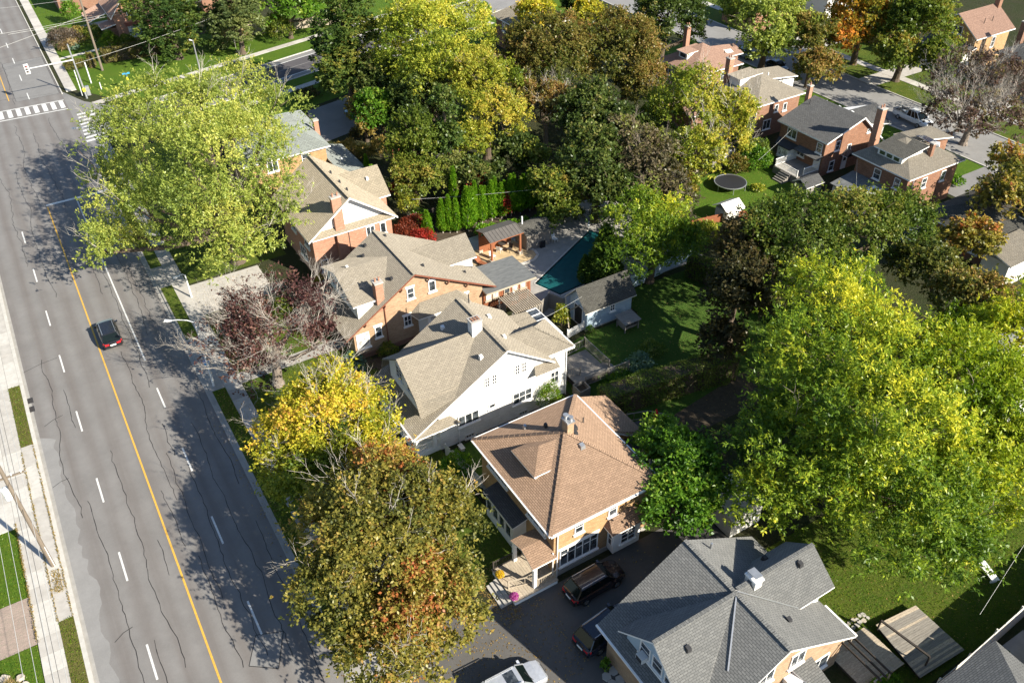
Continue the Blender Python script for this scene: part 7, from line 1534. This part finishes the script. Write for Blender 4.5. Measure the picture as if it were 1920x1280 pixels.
SH_ = [
 (30.9, 45.9, 1.0, 2.9, 'boxwood', 'dense clipped bright green bush against the white house wall', 2600, .12, .07),
 (20.4, 43.6, 1.3, 1.7, 'green', 'dark green bush by the porch railing of the white house', 1800, .2, .11), (19.2, 42.4, 1.0, 1.3, 'hedge', 'lower green bush next to the pale panel fence', 1000, .2, .11),
 (16.0, 46.5, 1.0, 1.0, 'hedge', 'low dark bush in front of the white house porch', 800, .2, .11),
 (15.0, 57.5, 1.1, 1.3, 'dark', 'dark bush at the foot of the purple maple', 900, .2, .11), (17.8, 58.9, 1.5, 1.4, 'bluegreen', 'blue-green spreading bush between the purple maple and the buff house', 1600, .2, .11),
 (19.6, 57.0, 1.2, 1.2, 'hedge', 'green bush at the side passage of the white house', 1000, .2, .11), (22.2, 60.4, 1.0, 1.2, 'moss', 'olive bush under the side wall of the buff house', 900, .18, .1),
 (24.6, 59.8, .8, 1.0, 'gold_brown', 'brownish bush in the side passage below the small windows', 700, .18, .1), (19.0, 61.4, .9, .9, 'bluegreen', 'pale leafy plant by the buff house corner', 500, .25, .16),
 (11.7, 55.0, 1.5, .9, 'moss', 'low olive bush on the front lawn beside the sidewalk', 1200, .2, .11), (14.2, 53.6, 1.8, 1.6, 'olive', 'dark bush between the purple and golden maples', 1400, .22, .12),
 (18.6, 70.3, 1.6, 2.6, 'gold_brown', 'orange-tinged bush at the front corner of the buff house', 1800, .22, .13), (20.3, 72.9, 1.2, 2.3, 'maple', 'autumn bush below the white gable house wall', 1300, .22, .13),
 (16.6, 72.0, 1.3, 2.4, 'moss', 'green bush behind the bare branches of the purple maple', 1300, .22, .13), (25.7, 73.7, .9, 3.4, 'darkred', 'dark red thin shrub against the pink brick wall', 700, .2, .12),
 (31.8, 77.2, 1.6, 2.6, 'darkred', 'dark red Japanese maple beside the white gable house', 2600, .2, .1), (33.4, 75.9, 1.4, 2.2, 'red', 'bright red small maple behind the buff house roof', 2200, .2, .1), (33.9, 79.2, 1.3, 2.4, 'darkred', 'deep red maple between the fawn roof and the single cedar', 1800, .2, .1),
 (43.2, 80.3, 1.6, 4.2, 'red', 'scarlet maple peeping above the middle of the cedar row', 2200, .25, .12), (44.7, 76.5, .6, 3.2, 'red', 'small crimson maple among the cedar trunks', 800, .2, .1), (36.9, 88.9, 1.2, 1.6, 'red', 'red shrub behind the fawn-roofed wing', 900, .22, .12),
 (35.3, 83.3, 1.2, 3.0, 'yellowgreen', 'yellow-green shrub hugging the fawn-roofed wing', 1400, .22, .13), (35.6, 80.5, 1.3, 2.0, 'green', 'green bush below the rounded olive tree', 1200, .22, .13),
 (40.5, 74.6, 1.0, 1.4, 'cedar', 'bright low bush in front of the fat cedar', 900, .2, .11), (43.0, 73.7, 1.0, 1.2, 'cedar', 'bright low bush behind the pavilion roof', 900, .2, .11), (45.4, 73.4, 1.0, 1.2, 'cedar', 'bright low bush behind the pool shed', 900, .2, .11), (47.6, 72.8, 1.1, 1.5, 'green', 'bright green bush right of the pool shed', 900, .2, .11), (41.8, 74.3, .8, 1.2, 'cedar', 'small bright bush under the cedar row', 700, .2, .11), (44.2, 73.9, .8, 1.2, 'cedar', 'small bright bush between pavilion and shed', 700, .2, .11),
 (49.6, 73.4, 1.3, 1.3, 'dusk', 'brown bush at the back of the pool terrace', 900, .2, .11), (51.5, 72.0, 1.3, 1.5, 'olive', 'dark bush at the far corner of the pool terrace', 900, .2, .11), (53.4, 69.6, 1.4, 2.0, 'dark', 'dark bush at the tip of the pool', 1000, .2, .11),
 (38.6, 55.6, .8, 2.3, 'yellowgreen', 'yellow-leaved climber on the garage front gable', 800, .2, .13), (40.3, 53.2, .4, .7, 'green', 'tiny green shrub at the garage corner by the picket fence', 300, .15, .09),
 (41.3, 46.6, 1.3, .9, 'bluegreen', 'leafy ground plants at the end of the grey deck', 900, .22, .14), (38.3, 45.5, 1.5, .8, 'green', 'leafy bed between the grey deck and the long hedge', 1000, .22, .14), (43.5, 47.6, 1.2, .9, 'hedge', 'low bush on the dark lawn beyond the deck steps', 700, .2, .12),
 (37.3, 38.0, 1.0, 1.7, 'green', 'green bush beside the red parasol', 900, .22, .14), (33.3, 17.7, .5, .6, 'green', 'small weed clump beside the bleached deck', 200, .2, .12), (34.3, 12.6, 1.1, 1.4, 'green', 'bright green shrub under the pergola rafters', 1100, .2, .12),
 (-13.0, 42.3, .55, .5, 'straw', 'spiky pale ornamental grass between the boulders', 300, .4, .03), (42.6, 10.2, .35, 1.0, 'green', 'green plant in the round terrace pot', 200, .2, .12), (20.4, 23.4, .3, 1.1, 'green', 'green plant in the dark pot by the dark roof', 200, .18, .1),
 (20.8, 29.6 + 5.2, .5, .6, 'olive', 'low plant by the sunroom', 200, .18, .1),
 (10.2, 168.6, 2.8, 3.0, 'grey_bush', 'grey-brown rounded bare bush at the top left', 2600, .35, .14), (10.8, 162.5 + 4.5, 1.4, 1.6, 'straw', 'tall straw-coloured ornamental grass by the pavement', 600, .5, .08), (12.2, 165.6 + 5, 2.2, 2.2, 'gold_brown', 'russet shrub in the top left bed', 1500, .3, .16), (14.6, 170.3, 2.5, 2.2, 'moss', 'broad olive shrub in the top left bed', 1800, .3, .16),
 (9.9, 167.2, 1.0, 1.2, 'straw', 'pale grass clump at the bed tip', 400, .4, .07), (11.3, 166.4, .9, 1.0, 'bluegreen', 'small blue-green bush at the bed edge', 400, .3, .15), (13.6, 181, 1.6, 4.4, 'green', 'narrow green tree by the white porch house', 1400, .35, .2),
 (17.0, 163.5, 1.6, 2.7, 'boxwood', 'ball-clipped green bush by the gabled house', 2600, .2, .11), (19.6, 162.5, 1.4, 2.0, 'moss', 'loose green bush between the clipped ball and the window', 1100, .28, .16), (21.9, 161.6, 1.0, 1.1, 'yellowgreen', 'yellow-green low bush under the big window', 600, .25, .14),
 (24.6, 160.8, 1.6, 2.0, 'spruce', 'dark bush under the broad spruce', 1000, .3, .16), (9.9, 156.6, 1.7, 1.5, 'hedge_brown', 'low brownish hedge stub left of the tall pole', 1600, .22, .12),
 (36.2, 155.5, 2.6, 1.8, 'straw', 'pale feathery shrubs behind the grey pole', 1100, .35, .14), (32.9, 153.2, 2.3, 1.6, 'spruce_light', 'pale green shrub at the spruce foot', 1100, .3, .16), (43.0, 150.9, 2.4, 4.2, 'moss', 'round olive bush in front of the grey fence', 2400, .34, .2),
 (38.6, 106.3, 1.2, 1.4, 'dusk', 'brown shrub by the shaded driveway', 700, .25, .14), (37.9, 124.0, 1.8, 1.1, 'dusk', 'russet low shrubs at the shaded lawn edge', 900, .3, .16), (42.2, 125.4, 2.0, 1.4, 'dark', 'dark shrubs at the shaded lawn edge', 900, .3, .16),
 (35.2, 101.8, 1.3, 2.3, 'gold_brown', 'golden conifer shrub by the pink chimney', 1300, .28, .12), (36.8, 99.6, 1.2, 2.2, 'rust', 'russet shrub left of the timber frame', 1100, .28, .12), (38.9, 99.2, 1.2, 2.8, 'gold_brown', 'brown feathery shrub by the timber frame', 1300, .28, .12),
 (43.5, 98.4, 1.4, 1.5, 'green', 'green bush beside the garden timber frame', 800, .28, .16), (45.5, 96.5, 1.6, 1.6, 'dark', 'dark bush beside the covered pond', 900, .28, .16),
 (77.8, 69.8, 1.9, 3.0, 'green', 'bright green shrub beyond the trampoline', 2600, .3, .18), (75.2, 70.2, 1.4, 2.4, 'rust', 'red-tinged shrub next to the white canoe', 1500, .3, .16), (80.3, 72.0, 1.9, 2.4, 'hedge', 'dark bush below the far red house', 1500, .3, .17), (74.4, 65.6, .8, .7, 'yellowgreen', 'low plants at the trampoline lawn edge', 400, .25, .14),
 (68.5, 72.3, 2.2, 3.4, 'olive_rust', 'mixed autumn shrub left of the trampoline', 2400, .32, .19), (65.0, 69.6, 2.2, 3.0, 'maple', 'orange shrub at the left of the bright far lawn', 2400, .32, .19),
 (96.0, 53.8, 1.0, .9, 'green', 'light green plants at the front corner of the solar-panelled house', 500, .3, .18), (101.0, 64.6, 1.0, .8, 'olive', 'low shrub on the front lawn behind the white truck', 400, .3, .18),
 (60.6, 60.2, 1.8, 2.2, 'yellowgreen', 'leafy shrub right of the small golden locust', 1500, .3, .18), (56.5, 59.0, 1.6, 2.4, 'green', 'green shrub against the long white-blue fence', 1300, .3, .18),
 (31.5, 35.5, .01, .01, 'green', '', 0, .1, .1)]
for s in SH_:
    if s[6]: shrub(s[0], s[1], s[2], s[3], s[4], s[5], s[6], s[7], s[8])
# flower pots on the porch steps
for x, y, lf, lab in ((18.1, 32.9, 'yellow', 'yellow chrysanthemum pot at the top of the porch steps'), (18.0, 30.8, 'pink', 'pink chrysanthemum pot at the bottom corner of the porch')):
    t = thing('flower_pot', lab, 'flower pot', (x, y, .53)); b = MB(); b.cyl((0, 0, 0), (0, 0, .25), .14, .19, 12); b.build('pot', 'br_pink', t, local=True)
    n = 700; d = unit(rs.normal(size=(n, 3))); d[:, 2] = np.abs(d[:, 2]); P = d * .3 * rs.uniform(.85, 1, (n, 1)) + np.array([0, 0, .25])
    leaf_object('flowers', P, unit(d + rs.normal(size=(n, 3)) * .5), d, .08, .07, rs.random(n), lf + '_flower', t, (0, 0, 0))
M_keys = None
# ---- hedges: leafy boxes
def hedge(lab, pts, w, h, leaf, dens=110, L=.16, W=.1, cat='hedge', top=0.0):
    t = thing('hedge', lab, cat, (pts[0][0], pts[0][1], 0)); P = []; Nn = []
    rs = np.random.default_rng(len(lab)); core = MB()
    for p, q in zip(pts[:-1], pts[1:]):
        p = np.array(p, float); q = np.array(q, float); d = q - p; Ln = np.linalg.norm(d); d /= Ln; nr = np.array([-d[1], d[0]])
        for face, area in (('top', Ln * w), ('l', Ln * h), ('r', Ln * h), ('e0', w * h), ('e1', w * h)):
            n = int(area * dens); u = rs.uniform(0, Ln, n); v = rs.uniform(-w / 2, w / 2, n); z = rs.uniform(0.05, h, n); o = np.zeros((n, 3))
            if face == 'top': z = np.full(n, h); o[:, 2] = 1
            elif face in 'lr': s = 1 if face == 'l' else -1; v = np.full(n, s * w / 2); o[:, 0] = nr[0] * s; o[:, 1] = nr[1] * s
            else: s = 0 if face == 'e0' else 1; u = np.full(n, s * Ln); o[:, 0] = d[0] * (2 * s - 1); o[:, 1] = d[1] * (2 * s - 1)
            wob = .1 * np.sin(u * 1.3 + z) + .08 * np.sin(u * 2.7 + v * 3)
            X = p[0] + d[0] * u + nr[0] * v; Y = p[1] + d[1] * u + nr[1] * v; Q = np.stack([X, Y, z], 1) + o * (wob[:, None] - .05 + rs.uniform(-.12, .04, (n, 1)))
            P.append(Q); Nn.append(o)
        c0 = p + nr * (w / 2 - .14); c1 = q + nr * (w / 2 - .14); c2 = q - nr * (w / 2 - .14); c3 = p - nr * (w / 2 - .14)
        core.prism([tuple(c1), tuple(c0), tuple(c3), tuple(c2)], 0, h - .16)
    P = np.concatenate(P); Nn = np.concatenate(Nn); n = len(P)
    V = .45 + .18 * np.sin(P[:, 0] * 2.1 + P[:, 1]) + .12 * np.sin(P[:, 1] * 3 + P[:, 2] * 4) + rs.normal(size=n) * .14
    leaf_object('foliage', P, unit(Nn * .5 + rs.normal(size=(n, 3)) * .7), unit(Nn + rs.normal(size=(n, 3)) * .5), L * rs.uniform(.7, 1.3, n), W * rs.uniform(.7, 1.3, n), V, 'leaf_' + leaf, t, (pts[0][0], pts[0][1], 0))
    core.build('branch_mass', 'soil', t)
    return t
hedge('long clipped dark hedge separating the two back gardens', [(34.6, 43.2), (40, 42.5), (47.6, 41.2)], 2.0, 2.6, 'hedge', 150, .15, .09)
hedge('hedge closing the far side of the dark back lawn', [(57.5, 43), (56.8, 50), (55.2, 56)], 1.6, 2.4, 'olive', 90, .2, .13)
hedge('long brown-green clipped hedge on the corner lawn at the top left', [(14.6, 157.6), (26.0, 160.4 - 3.4)], 2.6, 1.9, 'hedge_brown', 80, .24, .14)
hedge('short upright hedge piece next to the tall wooden pole', [(12.5, 155.6), (12.6, 157.8)], .9, 2.0, 'hedge_brown', 80, .24, .14)

# ---- boulders
for i, (x, y, r) in enumerate([(-13.9, 42.6, .5), (-13.5, 41.8, .42), (-13.2, 43.4, .3), (-12.3, 42.9, .3), (-12.1, 42.2, .28), (-12.4, 41.5, .3)]):
    b = MB(); rr = random.Random(i); n = 7
    lo = [(x + r * cos(a) * rr.uniform(.85, 1.15), y + r * sin(a) * rr.uniform(.85, 1.15), 0) for a in [j * 2 * pi / n for j in range(n)]]; hi = [(x + (p[0] - x) * .7, y + (p[1] - y) * .7, r * .75 + rr.uniform(-.05, .05)) for p in lo]; mid = [(x + (p[0] - x) * 1.06, y + (p[1] - y) * 1.06, r * .4) for p in lo]
    b.hexa(lo, mid); b.hexa(mid, hi); tag(b.build('boulder', 'stone', None, False), ['largest pale boulder at the bottom left corner', 'second large boulder below the largest at the bottom left', 'small boulder above the largest one at the bottom left', 'small boulder at the right tip of the bottom left bed', 'small boulder in the middle of the right side of the bottom left bed', 'lowest boulder on the right side of the bottom left bed'][i], 'boulder', 'boulders around the left bed')

# ---- garden odds and ends beyond the roofs
TF = thing('garden_pergola', 'red-brown timber garden frame with steps beyond the fawn roof', 'pergola', (41, 96, 0))
for k in range(4):
    b = MB(); b.box(40.0 + k * .9, 97.8, 0, 40.12 + k * .9, 97.92, 2.4); b.build('post', 'wood_red', TF)
for k in range(4):
    b = MB(); b.box(41.6, 96.0 + k * .45, 0, 43.2, 96.4 + k * .45, .3 + .25 * k); b.build('step', 'wood_red', TF)
b = MB(); b.box(40.0, 97.8, 2.4, 42.9, 97.95, 2.5); b.build('beam', 'wood_red', TF)
pdn = thing('pond', 'dark covered garden pond with stone rim beside the rounded olive tree', 'pond', (44.2, 94.0, 0)); b = MB(); b.poly([(43.0, 92.4, .1), (46.4, 92.8, .1), (46.2, 95.6, .1), (43.4, 95.4, .1)]); b.build('cover', 'asphalt_new', pdn); b = MB()
for p, q in (((43.0, 92.4), (46.4, 92.8)), ((46.4, 92.8), (46.2, 95.6)), ((46.2, 95.6), (43.4, 95.4)), ((43.4, 95.4), (43.0, 92.4))): b.bar((p[0], p[1], .1), (q[0], q[1], .1), .3, .2)
b.build('rim', 'concrete2', pdn)
for i in range(2): patio_chair(40.0 + i * 1.1, 92.6, .5 + i, ['white garden chair beyond the fawn roof, left', 'white garden chair beyond the fawn roof, right'][i], 'white')

# ---- scattered stuff
def scatter(name, lab, cat, regions, n, L, W, mat, seed, zbase=.03, upright=False):
    rs = np.random.default_rng(seed); P = []
    ar = np.array([(r[2] - r[0]) * (r[3] - r[1]) * r[4] for r in regions]); ar = ar / ar.sum()
    for r, f in zip(regions, ar):
        k = int(n * f); P.append(np.stack([rs.uniform(r[0], r[2], k), rs.uniform(r[1], r[3], k), np.full(k, r[5]) + rs.uniform(0, .02, k)], 1))
    P = np.concatenate(P); k = len(P)
    if upright: Dr = unit(rs.normal(size=(k, 3)) * .45 + np.array([0, 0, 1])); Nn = unit(rs.normal(size=(k, 3)) * np.array([1, 1, .2]))
    else: Dr = unit(rs.normal(size=(k, 3)) * np.array([1, 1, .12])); Nn = np.tile(np.array([[0, 0, 1.]]), (k, 1)) + rs.normal(size=(k, 3)) * .15
    o = leaf_object(name, P, Dr, Nn, L * rs.uniform(.6, 1.4, k), W * rs.uniform(.7, 1.3, k), rs.random(k), mat, None, (0, 0, 0)); o['kind'] = 'stuff'; o['label'] = lab; o['category'] = cat
scatter('fallen_leaves', 'fallen brown and gold leaves under the street maples and on the driveway', 'leaves', [(7, 24, 20, 33, 1.6, .035), (6.3, 33, 7.5, 64, 3, .135), (7.5, 30, 9, 62, .8, .14), (9, 33, 17.5, 62, 1.1, .03), (5.2, 26, 6.1, 60, 1.0, .025), (16.5, 29.5, 18.3, 34.5, 8, .035), (20, 24, 34, 30, .25, .035), (9, 66, 18, 82, .5, .035), (34, 12, 56, 25, .3, .03), (34, 36, 58, 56, .25, .03), (60, 60, 80, 72, .2, .03), (113, 60, 118, 110, .5, .04)], 9000, .11, .09, 'leaf_fallen', 21)
scatter('grass_blades', 'longer grass blades over the nearer lawns', 'grass', [(34, 11.9, 56, 25, 1.2, .02), (9, 33, 20.5, 64, .7, .02), (-20, 26, -10.95, 45, 1.0, .02), (-20, 49.4, -10.95, 56.6, 1.2, .02), (-9.5, 26, -8.55, 46, 1.6, .125), (-9.5, 65.7, -8.55, 74.6, 1.6, .125), (6.35, 32.5, 7.5, 64, 1.6, .12)], 60000, .12, .035, 'leaf_boxwood', 22, upright=True)
scatter('sidewalk_weeds', 'weeds and dead grass growing in the joints of the left pavement', 'weeds', [(-9.56, 46, -9.44, 65, 4, .13), (-8.6, 46, -8.5, 66, 5, .13), (-11.0, 45, -10.85, 57, 4, .13), (-9.3, 48.5, -8.7, 50.8, 3, .13)], 2600, .12, .05, 'leaf_gold_brown', 23, upright=True)
